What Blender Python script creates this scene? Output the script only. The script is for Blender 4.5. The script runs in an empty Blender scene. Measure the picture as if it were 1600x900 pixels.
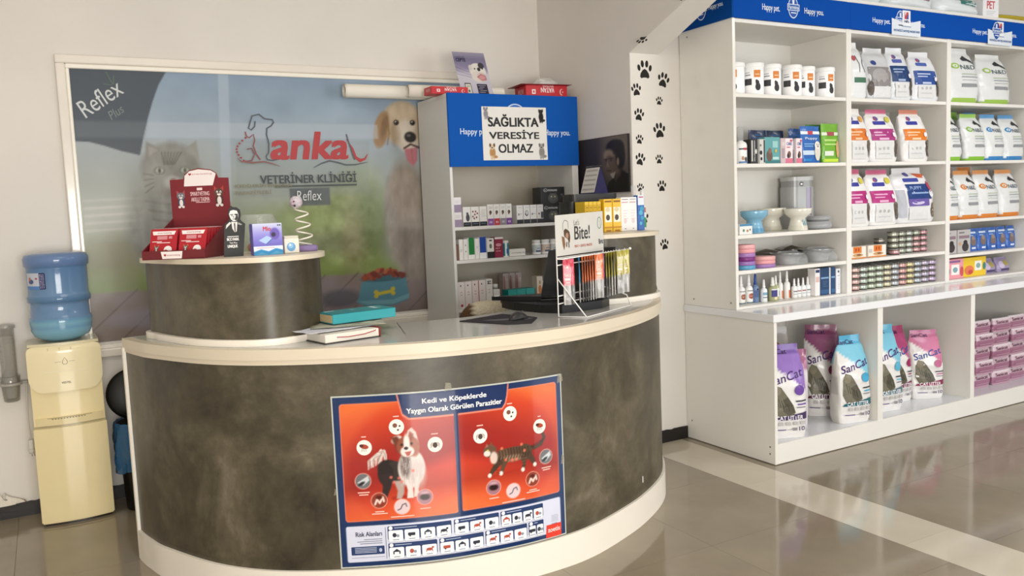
import bpy, bmesh, math, random
import numpy as np
from mathutils import Vector, Matrix
from mathutils.geometry import tessellate_polygon
random.seed(7)
SC = bpy.context.scene
COL = SC.collection
PI = math.pi

# ------------------------------------------------------------------ camera
FPX = 1304.2
def look(yaw, pit, rol):
    cy, sy = math.cos(yaw), math.sin(yaw)
    f = Vector((sy*math.cos(pit), cy*math.cos(pit), -math.sin(pit)))
    r = Vector((cy, -sy, 0)); d = f.cross(r)
    c, s = math.cos(rol), math.sin(rol)
    return c*r+s*d, -s*r+c*d, f
r_, d_, f_ = look(math.radians(29.0446), math.radians(5.4587), math.radians(2.3642))
cam_d = bpy.data.cameras.new('camera'); cam = bpy.data.objects.new('camera', cam_d); COL.objects.link(cam)
cam_d.sensor_width = 36.0; cam_d.lens = FPX/1600*36; cam_d.clip_start = 0.05
mw = Matrix.Identity(4)
for i in range(3):
    mw[i][0], mw[i][1], mw[i][2] = r_[i], -d_[i], -f_[i]
mw[2][3] = 1.5
cam.matrix_world = mw
SC.camera = cam

# ------------------------------------------------------------------ world, lights, exposure
SC.view_settings.view_transform = 'Standard'; SC.view_settings.look = 'None'
SC.view_settings.gamma = 1.0; SC.view_settings.use_curve_mapping = False
SC.view_settings.exposure = 0.06
world = bpy.data.worlds.new('World'); SC.world = world; world.use_nodes = True
wn = world.node_tree.nodes; wl = world.node_tree.links
bg = wn['Background']; bg.inputs[0].default_value = (0.86, 0.93, 1.0, 1); bg.inputs[1].default_value = 0.9

def area(name, loc, rot, sx, sy, power, col):
    l = bpy.data.lights.new(name, 'AREA'); l.shape = 'RECTANGLE'; l.size = sx; l.size_y = sy
    l.energy = power; l.color = col
    o = bpy.data.objects.new(name, l); COL.objects.link(o); o.location = loc; o.rotation_euler = rot
    return o
# daylight through the shop front behind the camera, and unseen overhead lights added in both rooms
area('shopfront_daylight_left', (0.25, -2.45, 1.15), (PI/2, 0, 0), 2.5, 1.6, 185, (1.0, 0.968, 0.915))
area('shopfront_daylight_right', (5.6, -2.45, 1.55), (PI/2, 0, 0), 3.4, 2.3, 97, (0.95, 0.97, 1.0))
area('added_top_light_left', (0.9, 2.2, 3.04), (0, 0, 0), 1.2, 1.2, 17, (1.0, 0.96, 0.90))
area('added_top_light_right', (5.4, 1.6, 3.04), (0, 0, 0), 1.2, 1.2, 30, (0.98, 0.98, 1.0))

# ------------------------------------------------------------------ colours and materials
def hexc(h):
    if isinstance(h, str):
        h = h.lstrip('#'); h = h if len(h) == 6 else ''.join(c*2 for c in h); return tuple(int(h[i:i+2], 16)/255 for i in (0, 2, 4))
    return tuple(h)
def lin1(c): return c/12.92 if c <= 0.04045 else ((c+0.055)/1.055)**2.4
def lin(h): return tuple(lin1(c) for c in hexc(h))
def linA(a): return np.where(a <= 0.04045, a/12.92, ((np.clip(a, 0, 1)+0.055)/1.055)**2.4)
MATS = {}
def newmat(name):
    m = bpy.data.materials.new(name); m.use_nodes = True
    return m, m.node_tree.nodes, m.node_tree.links, m.node_tree.nodes['Principled BSDF']
def V(name, rough=0.5, metal=0.0, coat=0.0, trans=0.0, alpha=1.0, bump=0.0, bscale=60, var=0.04, vscale=9, ior=1.45, spec=0.5, emit=0):
    """procedural material whose tint comes from the mesh colour layer, with fine noise in tint, gloss and relief"""
    if name in MATS: return MATS[name]
    m, n, l, b = newmat(name)
    a = n.new('ShaderNodeAttribute'); a.attribute_name = 'Col'
    tc = n.new('ShaderNodeTexCoord')
    nz = n.new('ShaderNodeTexNoise'); nz.inputs['Scale'].default_value = vscale; nz.inputs['Detail'].default_value = 3
    l.new(tc.outputs['Object'], nz.inputs['Vector'])
    mr = n.new('ShaderNodeMapRange'); mr.inputs['To Min'].default_value = 1-var; mr.inputs['To Max'].default_value = 1+var
    l.new(nz.outputs['Fac'], mr.inputs['Value'])
    mx = n.new('ShaderNodeVectorMath'); mx.operation = 'SCALE'
    l.new(a.outputs['Color'], mx.inputs[0]); l.new(mr.outputs[0], mx.inputs['Scale']); l.new(mx.outputs[0], b.inputs['Base Color'])
    b.inputs['Roughness'].default_value = rough; b.inputs['Metallic'].default_value = metal
    b.inputs['Coat Weight'].default_value = coat; b.inputs['Coat Roughness'].default_value = 0.06
    b.inputs['Transmission Weight'].default_value = trans; b.inputs['Alpha'].default_value = alpha
    b.inputs['IOR'].default_value = ior; b.inputs['Specular IOR Level'].default_value = spec
    if emit:
        l.new(mx.outputs[0], b.inputs['Emission Color']); b.inputs['Emission Strength'].default_value = emit
    if bump:
        n2 = n.new('ShaderNodeTexNoise'); n2.inputs['Scale'].default_value = bscale; n2.inputs['Detail'].default_value = 4
        l.new(tc.outputs['Object'], n2.inputs['Vector'])
        bp = n.new('ShaderNodeBump'); bp.inputs['Strength'].default_value = bump; bp.inputs['Distance'].default_value = 0.01
        l.new(n2.outputs['Fac'], bp.inputs['Height']); l.new(bp.outputs[0], b.inputs['Normal'])
    MATS[name] = m; return m
CARD = V('printed_card', 0.45, coat=0.15)
PAPER = V('paper', 0.8)
FOIL = V('bag_film', 0.3, coat=0.3, bump=0.25, bscale=22, spec=0.6)
PLAST = V('plastic', 0.35)
GLOSSP = V('gloss_plastic', 0.18, coat=0.4)
MATTE = V('matte', 0.75)
CLEAR = V('clear_film', 0.08, alpha=0.28, bump=0.5, bscale=30)
GLASS = V('clear_glass', 0.02, alpha=0.16, spec=1.0)
STEEL = V('steel', 0.22, metal=1.0)
CHROME = V('wire', 0.25, coat=0.3)
WHITEB = V('white_board', 0.38, var=0.02, vscale=2.5, bump=0.02, bscale=8)
WHITEG = V('white_gloss_board', 0.2, coat=0.3, var=0.02, vscale=3)
FUR = V('fur', 0.95, bump=1.0, bscale=120, var=0.25, vscale=40)
PRINTG = V('glossy_print', 0.3, spec=0.3, coat=0.04, var=0.0)
HEADM = V('header_laminate', 0.6, var=0.0, spec=0.06)
SIDEM = V('gloss_side_board', 0.16, var=0.02, spec=0.6)
INK = V('ink', 0.5, var=0.0)
LAMIN = V('laminated_print', 0.13, coat=0.35, var=0.0, bump=0.05, bscale=5)

def wallmat(name, c1, c2, rough=0.75, scale=1.3, bump=0.06):
    m, n, l, b = newmat(name)
    tc = n.new('ShaderNodeTexCoord'); nz = n.new('ShaderNodeTexNoise'); nz.inputs['Scale'].default_value = scale; nz.inputs['Detail'].default_value = 5
    cr = n.new('ShaderNodeValToRGB'); cr.color_ramp.elements[0].position = 0.35; cr.color_ramp.elements[1].position = 0.7
    cr.color_ramp.elements[0].color = (*lin(c1), 1); cr.color_ramp.elements[1].color = (*lin(c2), 1)
    l.new(tc.outputs['Object'], nz.inputs['Vector']); l.new(nz.outputs['Fac'], cr.inputs[0]); l.new(cr.outputs[0], b.inputs['Base Color'])
    b.inputs['Roughness'].default_value = rough
    n2 = n.new('ShaderNodeTexNoise'); n2.inputs['Scale'].default_value = 45; l.new(tc.outputs['Object'], n2.inputs['Vector'])
    bp = n.new('ShaderNodeBump'); bp.inputs['Strength'].default_value = bump; bp.inputs['Distance'].default_value = 0.01
    l.new(n2.outputs['Fac'], bp.inputs['Height']); l.new(bp.outputs[0], b.inputs['Normal'])
    return m
WALL = wallmat('wall_paint', '#dfdad3', '#e6e1da')
WALLG = wallmat('shaded_side_wall_paint', '#d6d1cb', '#dcd7d1')  # wall paint darkened for the grazing light on the side wall
CEIL = wallmat('ceiling_paint', '#e6e2dc', '#eceae6')
TILE = wallmat('floor_tile', '#8e8370', '#998e7a', rough=0.09, scale=3.0, bump=0.008)
TILEL = wallmat('floor_strip_tile', '#cdc4b0', '#d6cdbb', rough=0.09, scale=3.0, bump=0.008)
SKIRT = wallmat('skirting_black', '#120e0c', '#1e1814', rough=0.5)

def panelmat():
    m, n, l, b = newmat('patinated_panel')
    tc = n.new('ShaderNodeTexCoord')
    n1 = n.new('ShaderNodeTexNoise'); n1.inputs['Scale'].default_value = 2.6; n1.inputs['Detail'].default_value = 9; n1.inputs['Roughness'].default_value = 0.68; n1.inputs['Distortion'].default_value = 0.35
    l.new(tc.outputs['Object'], n1.inputs['Vector'])
    cr = n.new('ShaderNodeValToRGB'); e = cr.color_ramp.elements
    e[0].position = 0.3; e[0].color = (*lin('#2e2820'), 1); e[1].position = 0.75; e[1].color = (*lin('#827a69'), 1)
    x = e.new(0.5); x.color = (*lin('#4f4838'), 1); x = e.new(0.62); x.color = (*lin('#655d4a'), 1)
    l.new(n1.outputs['Fac'], cr.inputs[0])
    n2 = n.new('ShaderNodeTexNoise'); n2.inputs['Scale'].default_value = 28; n2.inputs['Detail'].default_value = 5
    l.new(tc.outputs['Object'], n2.inputs['Vector'])
    mr = n.new('ShaderNodeMapRange'); mr.inputs['To Min'].default_value = 0.72; mr.inputs['To Max'].default_value = 1.25; l.new(n2.outputs['Fac'], mr.inputs['Value'])
    mx = n.new('ShaderNodeVectorMath'); mx.operation = 'SCALE'; l.new(cr.outputs[0], mx.inputs[0]); l.new(mr.outputs[0], mx.inputs['Scale'])
    l.new(mx.outputs[0], b.inputs['Base Color'])
    mr2 = n.new('ShaderNodeMapRange'); mr2.inputs['To Min'].default_value = 0.25; mr2.inputs['To Max'].default_value = 0.5
    l.new(n1.outputs['Fac'], mr2.inputs['Value']); l.new(mr2.outputs[0], b.inputs['Roughness'])
    bp = n.new('ShaderNodeBump'); bp.inputs['Strength'].default_value = 0.12; bp.inputs['Distance'].default_value = 0.01
    l.new(n1.outputs['Fac'], bp.inputs['Height']); l.new(bp.outputs[0], b.inputs['Normal'])
    return m
PANEL = panelmat()

# ------------------------------------------------------------------ mesh builder
BOXC = {}
class MB:
    def __init__(s): s.v = []; s.f = []; s.c = []; s.s = []; s.n = 0
    def add(s, vs, fs, col, smooth=False):
        """col: one colour or an (n,3) array of display colours per vertex"""
        vs = np.asarray(vs, float).reshape(-1, 3); k = len(vs)
        c = hexc(col) if (isinstance(col, str) or (not isinstance(col, np.ndarray))) else None
        ca = np.tile(np.array(c), (k, 1)) if c is not None else np.asarray(col, float).reshape(-1, 3)
        s.v.append(vs); s.c.append(ca)
        s.f.extend([tuple(i+s.n for i in f) for f in fs]); s.s.extend([smooth]*len(fs)); s.n += k
        return s
    def box(s, x0, x1, y0, y1, z0, z1, col, bev=0.0, xf=None):
        key = (round(x1-x0, 4), round(y1-y0, 4), round(z1-z0, 4), bev)
        if key not in BOXC:
            b = bmesh.new(); bmesh.ops.create_cube(b, size=1)
            for v in b.verts: v.co = Vector((v.co.x*(x1-x0), v.co.y*(y1-y0), v.co.z*(z1-z0)))
            if bev: bmesh.ops.bevel(b, geom=b.edges[:], offset=bev, segments=2 if bev > 0.004 else 1, profile=0.5, affect='EDGES')
            b.verts.index_update()
            BOXC[key] = (np.array([v.co[:] for v in b.verts]), [tuple(v.index for v in f.verts) for f in b.faces]); b.free()
        vs, fs = BOXC[key]
        vs = vs+np.array([(x0+x1)/2, (y0+y1)/2, (z0+z1)/2])
        if xf is not None: vs = np.array([(xf @ Vector(v))[:] for v in vs])
        return s.add(vs, fs, col)
    def lathe(s, prof, col, c=(0, 0), n=24, sy=1.0, xf=None, cap=True):
        vs = []; fs = []; cs = []
        pc = [p[2] if len(p) > 2 else col for p in prof]
        for j, p in enumerate(prof):
            for i in range(n):
                a = 2*PI*i/n; vs.append((c[0]+p[0]*math.cos(a), c[1]+p[0]*math.sin(a)*sy, p[1])); cs.append(hexc(pc[j]))
        for j in range(len(prof)-1):
            for i in range(n):
                k = (i+1) % n; fs.append((j*n+i, j*n+k, (j+1)*n+k, (j+1)*n+i))
        if cap and prof[0][0] > 1e-5: fs.append(tuple(reversed(range(n))))
        if cap and prof[-1][0] > 1e-5: fs.append(tuple((len(prof)-1)*n+i for i in range(n)))
        if xf is not None: vs = [(xf @ Vector(v))[:] for v in vs]
        return s.add(vs, fs, np.array(cs), True)
    def tube(s, pts, r, col, n=8, closed=False):
        pts = [Vector(p) for p in pts]; m = len(pts); vs = []; fs = []
        rr = r if isinstance(r, (list, tuple)) else [r]*m
        up = Vector((0, 0, 1)); prev = None
        for i, p in enumerate(pts):
            if closed: t = (pts[(i+1) % m]-pts[i-1])
            else: t = pts[min(i+1, m-1)]-pts[max(i-1, 0)]
            t = t.normalized() if t.length > 1e-9 else Vector((0, 0, 1))
            if prev is None:
                a = up.cross(t); a = a if a.length > 0.05 else Vector((1, 0, 0)).cross(t)
            else: a = prev-t*prev.dot(t)
            a = a.normalized(); prev = a; b = t.cross(a)
            for k in range(n):
                w = 2*PI*k/n; vs.append((p+(a*math.cos(w)+b*math.sin(w))*rr[i])[:])
        for i in range(m if closed else m-1):
            for k in range(n):
                q = (k+1) % n; j = (i+1) % m
                fs.append((i*n+k, i*n+q, j*n+q, j*n+k))
        if not closed: fs.append(tuple(reversed(range(n)))); fs.append(tuple((m-1)*n+k for k in range(n)))
        return s.add(vs, fs, col, True)
    def prism(s, poly, z0, z1, col, xf=None, smooth=False):
        n = len(poly); a = sum(poly[i][0]*poly[(i+1) % n][1]-poly[(i+1) % n][0]*poly[i][1] for i in range(n))
        if a < 0: poly = poly[::-1]
        vs = [(x, y, z0) for x, y in poly]+[(x, y, z1) for x, y in poly]
        if xf is not None: vs = [(xf @ Vector(v))[:] for v in vs]
        side = [(i, (i+1) % n, n+(i+1) % n, n+i) for i in range(n)]
        tri = tessellate_polygon([[Vector((x, y, 0)) for x, y in poly]])
        caps = []
        for t in tri:
            p = [poly[i] for i in t]
            ar = (p[1][0]-p[0][0])*(p[2][1]-p[0][1])-(p[2][0]-p[0][0])*(p[1][1]-p[0][1])
            t = tuple(t) if ar > 0 else tuple(reversed(t))
            caps.append(tuple(reversed(t))); caps.append(tuple(i+n for i in t))
        s.add(vs, side, col, smooth); s.add(vs, caps, col)
        return s
    def grid(s, P, C, closed=False, smooth=True):
        """P: (ny,nx,3) points, C: (ny,nx,3) display colours or one colour"""
        ny, nx = P.shape[:2]; fs = []
        for j in range(ny-1):
            for i in range(nx if closed else nx-1):
                k = (i+1) % nx; fs.append((j*nx+i, j*nx+k, (j+1)*nx+k, (j+1)*nx+i))
        return s.add(P.reshape(-1, 3), fs, C.reshape(-1, 3) if isinstance(C, np.ndarray) else C, smooth)
    def build(s, name, mat, parent=None, loc=None, rz=None, **props):
        me = bpy.data.meshes.new(name)
        v = np.concatenate(s.v); c = linA(np.concatenate(s.c))
        me.from_pydata(v.tolist(), [], s.f)
        me.polygons.foreach_set('use_smooth', s.s)
        at = me.color_attributes.new('Col', 'FLOAT_COLOR', 'POINT')
        at.data.foreach_set('color', np.column_stack([c, np.ones(len(c))]).astype(np.float32).ravel())
        me.materials.append(mat); me.update()
        o = bpy.data.objects.new(name, me); COL.objects.link(o)
        if parent is not None: o.parent = parent
        if loc is not None: o.location = loc
        if rz is not None: o.rotation_euler = (0, 0, rz)
        for k, q in props.items(): o[k] = q
        return o

def thing(name, label, cat, loc=(0, 0, 0), rz=0.0, group=None):
    o = bpy.data.objects.new(name, None); COL.objects.link(o); o.empty_display_size = 0.05
    o.location = loc; o.rotation_euler = (0, 0, rz); o['label'] = label; o['category'] = cat
    if group: o['group'] = group
    return o
def tag(o, label, cat, group=None):
    o['label'] = label; o['category'] = cat
    if group: o['group'] = group
    return o
def struct(o, label=None):
    o['kind'] = 'structure'
    if label: o['label'] = label
    return o

# ------------------------------------------------------------------ flat print: lettering and shapes as thin layers on a surface
TXT = {}
def text_geo(t, bold=0.0, shear=0.0):
    k = (t, bold, shear)
    if k not in TXT:
        cu = bpy.data.curves.new('t', 'FONT'); cu.body = t; cu.size = 1; cu.offset = bold; cu.shear = shear; cu.resolution_u = 3
        o = bpy.data.objects.new('t', cu); COL.objects.link(o)
        dg = bpy.context.evaluated_depsgraph_get(); me = o.evaluated_get(dg).to_mesh()
        vs = np.array([v.co[:2] for v in me.vertices]) if len(me.vertices) else np.zeros((0, 2))
        me.calc_loop_triangles(); fs = [tuple(x.vertices) for x in me.loop_triangles]
        o.evaluated_get(dg).to_mesh_clear(); bpy.data.objects.remove(o); bpy.data.curves.remove(cu)
        TXT[k] = (vs, fs)
    return TXT[k]
class PR:
    def __init__(s, mp, eps=0.0004, maxe=None): s.mp = mp; s.eps = eps; s.maxe = maxe; s.mb = MB(); s.layer = 1
    def tris(s, pts, fs, col, layer=None):
        L = (layer or s.layer)*s.eps; s.layer += 0 if layer else 1
        pts = [tuple(p) for p in pts]
        if s.maxe:
            fs = list(fs); out = []; mid = {}
            while fs:
                t = fs.pop(); e = [(math.dist(pts[t[i]], pts[t[(i+1) % 3]]), i) for i in range(3)]
                m, i = max(e)
                if m <= s.maxe: out.append(t); continue
                a, b, c = t[i], t[(i+1) % 3], t[(i+2) % 3]; k = (min(a, b), max(a, b))
                if k not in mid: mid[k] = len(pts); pts.append(((pts[a][0]+pts[b][0])/2, (pts[a][1]+pts[b][1])/2))
                fs += [(a, mid[k], c), (mid[k], b, c)]
            fs = out
        s.mb.add([s.mp(p[0], p[1], L) for p in pts], fs, col)
        return s
    def poly(s, pts, col, layer=None):
        n = len(pts); a = sum(pts[i][0]*pts[(i+1) % n][1]-pts[(i+1) % n][0]*pts[i][1] for i in range(n))
        if a < 0: pts = pts[::-1]
        fs = []
        for t in tessellate_polygon([[Vector((x, y, 0)) for x, y in pts]]):
            p = [pts[i] for i in t]
            ar = (p[1][0]-p[0][0])*(p[2][1]-p[0][1])-(p[2][0]-p[0][0])*(p[1][1]-p[0][1])
            fs.append(tuple(t) if ar > 0 else tuple(reversed(t)))
        return s.tris(pts, fs, col, layer)
    def rect(s, x0, x1, y0, y1, col, r=0, layer=None): return s.poly(rrect(x0, x1, y0, y1, r), col, layer)
    def ell(s, cx, cy, rx, ry, col, n=20, rot=0, layer=None):
        return s.poly([(cx+rx*math.cos(a)*math.cos(rot)-ry*math.sin(a)*math.sin(rot), cy+rx*math.cos(a)*math.sin(rot)+ry*math.sin(a)*math.cos(rot)) for a in [2*PI*i/n for i in range(n)]], col, layer)
    def line(s, pts, w, col, closed=False, layer=None):
        n = len(pts); L = []; R = []
        for i in range(n):
            a = pts[i-1] if (i or closed) else pts[0]; b = pts[(i+1) % n] if (i < n-1 or closed) else pts[-1]
            t = Vector((b[0]-a[0], b[1]-a[1])); t = t.normalized() if t.length else Vector((1, 0)); ww = w[i] if isinstance(w, (list, tuple)) else w
            L.append((pts[i][0]-t.y*ww/2, pts[i][1]+t.x*ww/2)); R.append((pts[i][0]+t.y*ww/2, pts[i][1]-t.x*ww/2))
        vs = L+R; fs = []
        for i in range(n if closed else n-1):
            j = (i+1) % n; fs += [(i, n+i, n+j), (i, n+j, j)]
        return s.tris(vs, fs, col, layer)
    def text(s, t, x0, x1, y0, y1, col, bold=0.0, shear=0.0, rot=0, layer=None, flip=False):
        vs, fs = text_geo(t, 0.0, shear)
        if not len(vs): return s
        lo = vs.min(0); hi = vs.max(0); q = (vs-lo)/(hi-lo)
        if flip: q = 1-q
        w, h = x1-x0, y1-y0; p = (q-0.5)*np.array([w, h])
        c, sn = math.cos(rot), math.sin(rot)
        p = np.column_stack([p[:, 0]*c-p[:, 1]*sn, p[:, 0]*sn+p[:, 1]*c])+np.array([(x0+x1)/2, (y0+y1)/2])
        if not bold: return s.tris(p.tolist(), fs, col, layer)
        L = layer or s.layer; e = bold*h*0.9      # heavier strokes: the same glyphs laid down four times, a hair apart
        for i, (dx, dy) in enumerate(((-1, -.6), (1, -.6), (-1, .6), (1, .6))): s.tris((p+np.array([dx*e, dy*e])).tolist(), fs, col, L+i*.12)
        if layer is None: s.layer += 1
        return s
    def build(s, name='print', mat=None, parent=None, **k): return s.mb.build(name, mat or INK, parent, **k)
def rrect(x0, x1, y0, y1, r=0, k=4):
    if r <= 0: return [(x0, y0), (x1, y0), (x1, y1), (x0, y1)]
    out = []
    for cx, cy, a0 in ((x1-r, y0+r, -PI/2), (x1-r, y1-r, 0), (x0+r, y1-r, PI/2), (x0+r, y0+r, PI)):
        for i in range(k+1): out.append((cx+r*math.cos(a0+PI/2*i/k), cy+r*math.sin(a0+PI/2*i/k)))
    return out
def flat(o, ex, ey, n=None):
    o, ex, ey = Vector(o), Vector(ex).normalized(), Vector(ey).normalized(); n = Vector(n) if n else ex.cross(ey)
    return lambda u, v, d=0: (o+ex*u+ey*v+n*d)[:]
def front(x0, y, z0): return flat((x0, y, z0), (1, 0, 0), (0, 0, 1), (0, -1, 0))

# ------------------------------------------------------------------ painted pictures (soft-edged, on a fine vertex grid)
RNG = np.random.RandomState(3)
def vnoise(X, Y, sc, seed=0, octv=3):
    out = np.zeros_like(X); amp = 1; tot = 0
    for o in range(octv):
        g = np.random.RandomState(seed+o*17).rand(64, 64); x = X*sc*2**o; y = Y*sc*2**o
        xi = np.floor(x).astype(int); yi = np.floor(y).astype(int); fx = x-xi; fy = y-yi
        fx = fx*fx*(3-2*fx); fy = fy*fy*(3-2*fy)
        a = g[yi % 64, xi % 64]; b = g[yi % 64, (xi+1) % 64]; c = g[(yi+1) % 64, xi % 64]; d = g[(yi+1) % 64, (xi+1) % 64]
        out += amp*((a*(1-fx)+b*fx)*(1-fy)+(c*(1-fx)+d*fx)*fy); tot += amp; amp *= 0.5
    return out/tot
class CV:
    def __init__(s, x0, x1, y0, y1, nx, ny, base):
        s.X, s.Y = np.meshgrid(np.linspace(x0, x1, nx), np.linspace(y0, y1, ny)); s.C = np.tile(np.array(hexc(base)), (ny, nx, 1)); s.px = (x1-x0)/nx
    def mix(s, m, col):
        c = col if isinstance(col, np.ndarray) else np.array(hexc(col)); s.C = s.C*(1-m[..., None])+c*m[..., None]; return s
    def _s(s, d, soft): return np.clip(0.5-d/max(soft, s.px), 0, 1)
    def ell(s, cx, cy, rx, ry, col, soft=0, a=1.0, rot=0, clip=None):
        x = s.X-cx; y = s.Y-cy; c, n = math.cos(rot), math.sin(rot); u = x*c+y*n; v = -x*n+y*c
        d = (np.sqrt((u/rx)**2+(v/ry)**2)-1)*min(rx, ry); m = s._s(d, soft)*a
        if clip is not None: m = m*clip
        return s.mix(m, col)
    def sd(s, pts):
        d = np.full(s.X.shape, 1e9); sg = np.ones(s.X.shape); n = len(pts)
        for i in range(n):
            ax, ay = pts[i]; bx, by = pts[i-1]; ex, ey = bx-ax, by-ay; wx, wy = s.X-ax, s.Y-ay
            t = np.clip((wx*ex+wy*ey)/(ex*ex+ey*ey+1e-12), 0, 1); d = np.minimum(d, (wx-ex*t)**2+(wy-ey*t)**2)
            c = np.stack([s.Y >= ay, s.Y < by, ex*wy > ey*wx]); sg = np.where(c.all(0) | (~c).all(0), -sg, sg)
        return sg*np.sqrt(d)
    def poly(s, pts, col, soft=0, a=1.0): return s.mix(s._s(s.sd(pts), soft)*a, col)
    def line(s, pts, w, col, soft=0, a=1.0):
        d = np.full(s.X.shape, 1e9)
        for i in range(len(pts)-1):
            ax, ay = pts[i]; ex, ey = pts[i+1][0]-ax, pts[i+1][1]-ay; wx, wy = s.X-ax, s.Y-ay
            t = np.clip((wx*ex+wy*ey)/(ex*ex+ey*ey+1e-12), 0, 1); d = np.minimum(d, np.hypot(wx-ex*t, wy-ey*t))
        return s.mix(s._s(d-w/2, soft)*a, col)
    def grad(s, f, stops):
        f = np.clip(f, 0, 1); ps = [p for p, _ in stops]; cs = np.array([hexc(c) for _, c in stops])
        s.C = np.stack([np.interp(f, ps, cs[:, k]) for k in range(3)], -1); return s
    def noise(s, sc, amp, seed=0, sy=1.0, mask=None):
        n = (vnoise(s.X+50, s.Y*sy+50, sc, seed)-0.5)*2*amp
        if mask is not None: n = n*mask
        s.C = np.clip(s.C+n[..., None], 0, 1); return s
    def build(s, mp, name, mat, parent=None, d=0.0):
        P = np.array([[mp(x, y, d) for x, y in zip(rx, ry)] for rx, ry in zip(s.X, s.Y)])
        return MB().grid(P, s.C).build(name, mat, parent)
# ================================================================== THE SETTING
XS, YW, YJ = 3.055, 4.99, 4.035       # side wall, window wall, jamb / shelf wall
def wallbox(name, x0, x1, y0, y1, z0, z1, mat, label=None):
    return struct(MB().box(x0, x1, y0, y1, z0, z1, '#ffffff').build(name, mat), label)
HC = 3.1
wallbox('wall_back', -2.0, XS, YW, YW+0.15, 0, HC, WALL)
wallbox('wall_left', -2.15, -2.0, -2.6, YW+0.15, 0, HC, WALL)
wallbox('wall_right', 8.2, 8.35, -2.6, YJ+0.15, 0, HC, WALL)
wallbox('ceiling', -2.15, 8.35, -2.6, YW+0.15, HC, HC+0.1, CEIL)
# wall behind the shelving
wallbox('wall_shelving', 3.31, 8.35, YJ, YJ+0.15, 0, HC, WALL)
# dividing wall with a chamfered archway (outline in the Y-Z plane, closed by the solid part next to the window wall)
arch = [(YW, 0), (YJ, 0), (YJ, 2.385), (3.0, 2.803), (0.9, 2.803), (-0.1, 2.385), (-0.1, 0), (-2.6, 0), (-2.6, HC), (YW, HC)]
xf = Matrix(((0, 0, 1, 0), (1, 0, 0, 0), (0, 1, 0, 0), (0, 0, 0, 1)))
def skew(o):      # the dividing wall leans a little off square towards the shop
    for v in o.data.vertices:
        if v.co.x < 3.2: v.co.x += (4.99-v.co.y)*.042
    return o
XWY = lambda y: XS+(4.99-y)*.042
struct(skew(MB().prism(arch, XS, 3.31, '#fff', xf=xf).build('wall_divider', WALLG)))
# the inside faces of the archway keep the undarkened wall paint, in thin render coats
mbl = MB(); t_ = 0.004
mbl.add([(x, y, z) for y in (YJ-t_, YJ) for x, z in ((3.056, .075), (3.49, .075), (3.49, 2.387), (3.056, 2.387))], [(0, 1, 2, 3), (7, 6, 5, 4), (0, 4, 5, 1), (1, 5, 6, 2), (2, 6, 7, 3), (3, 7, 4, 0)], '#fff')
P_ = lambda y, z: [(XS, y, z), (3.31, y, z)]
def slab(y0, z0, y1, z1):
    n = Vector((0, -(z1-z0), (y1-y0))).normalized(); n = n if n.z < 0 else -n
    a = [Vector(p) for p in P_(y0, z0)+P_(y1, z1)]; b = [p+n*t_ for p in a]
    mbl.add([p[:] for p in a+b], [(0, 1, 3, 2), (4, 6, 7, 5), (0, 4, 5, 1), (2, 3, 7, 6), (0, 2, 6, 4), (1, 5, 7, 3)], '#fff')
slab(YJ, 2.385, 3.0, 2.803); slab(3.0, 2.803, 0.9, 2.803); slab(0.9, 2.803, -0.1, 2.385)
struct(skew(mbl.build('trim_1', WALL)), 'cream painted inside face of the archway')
# front walls: shop windows behind the camera (frame around open daylight)
mbf = MB()
for x0, x1 in ((-2.15, -1.1), (1.6, 3.9), (7.4, 8.35)): mbf.box(x0, x1, -2.7, -2.55, 0, HC, '#fff')
mbf.box(-2.15, 8.35, -2.7, -2.55, 2.75, HC, '#fff'); mbf.box(-2.15, 8.35, -2.7, -2.55, 0, 0.35, '#fff')
struct(mbf.build('wall_front', WALL))
# baseboards, black, with a ragged plaster edge above
def ragged(name, x0, x1, y, h=0.075, face=-1):
    n = int((x1-x0)/0.02); poly = [(x0, 0), (x1, 0)]
    r = random.Random(5)
    for i in range(n+1): poly.append((x1-(x1-x0)*i/n, h+r.uniform(-0.003, 0.004)))
    xf = Matrix(((1, 0, 0, 0), (0, 0, -1, y), (0, 1, 0, 0), (0, 0, 0, 1)))
    return struct(MB().prism(poly, 0.001, 0.012, '#fff', xf=xf).build(name, SKIRT))
ragged('baseboard_back', -2.0, XS, YW)
ragged('baseboard_jamb', XWY(4.035)+.002, 3.47, YJ-t_)
struct(skew(MB().box(XS-0.012, XS-0.001, YJ, YW-0.013, 0, 0.075, '#fff').build('baseboard_side', SKIRT)))

# floor: bed of dark grout plus every tile as its own piece
TS = 0.665; G = 0.0007
fl = struct(MB().box(-2.15, 8.35, -2.7, YW+0.15, -0.12, -0.004, '#6d6353').build('floor', V('grout', 0.85)))
tmesh = {}
def tile(x0, x1, y0, y1, m):
    w, h = round(x1-x0, 3), round(y1-y0, 3); k = (w, h, m.name)
    if k not in tmesh:
        b = MB().box(-w/2+G, w/2-G, -h/2+G, h/2-G, -0.012, 0, '#fff')
        o = b.build('floor_tile' if m is TILE else 'strip_tile', m, fl); tmesh[k] = o.data
    else:
        o = bpy.data.objects.new('floor_tile' if m is TILE else 'strip_tile', tmesh[k]); COL.objects.link(o); o.parent = fl
    o.location = ((x0+x1)/2, (y0+y1)/2, 0)
xs = [3.09-TS*i for i in range(8)]; xs = [-2.0]+xs[::-1]; xs = [x for x in xs if x > -2.0 or x == -2.0]
def rows(y0, ymin, ymax):
    r = [y0]
    while r[-1]-TS > ymin: r.append(r[-1]-TS)
    r.append(ymin); r = r[::-1]
    while r[-1]+TS < ymax: r.append(r[-1]+TS)
    if ymax-r[-1] > 0.02: r.append(ymax)
    return r
ry = rows(2.67, -0.7, YW)
for i in range(len(xs)-1):
    for j in range(len(ry)-1): tile(xs[i], xs[i+1], ry[j], ry[j+1], TILE)
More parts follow.
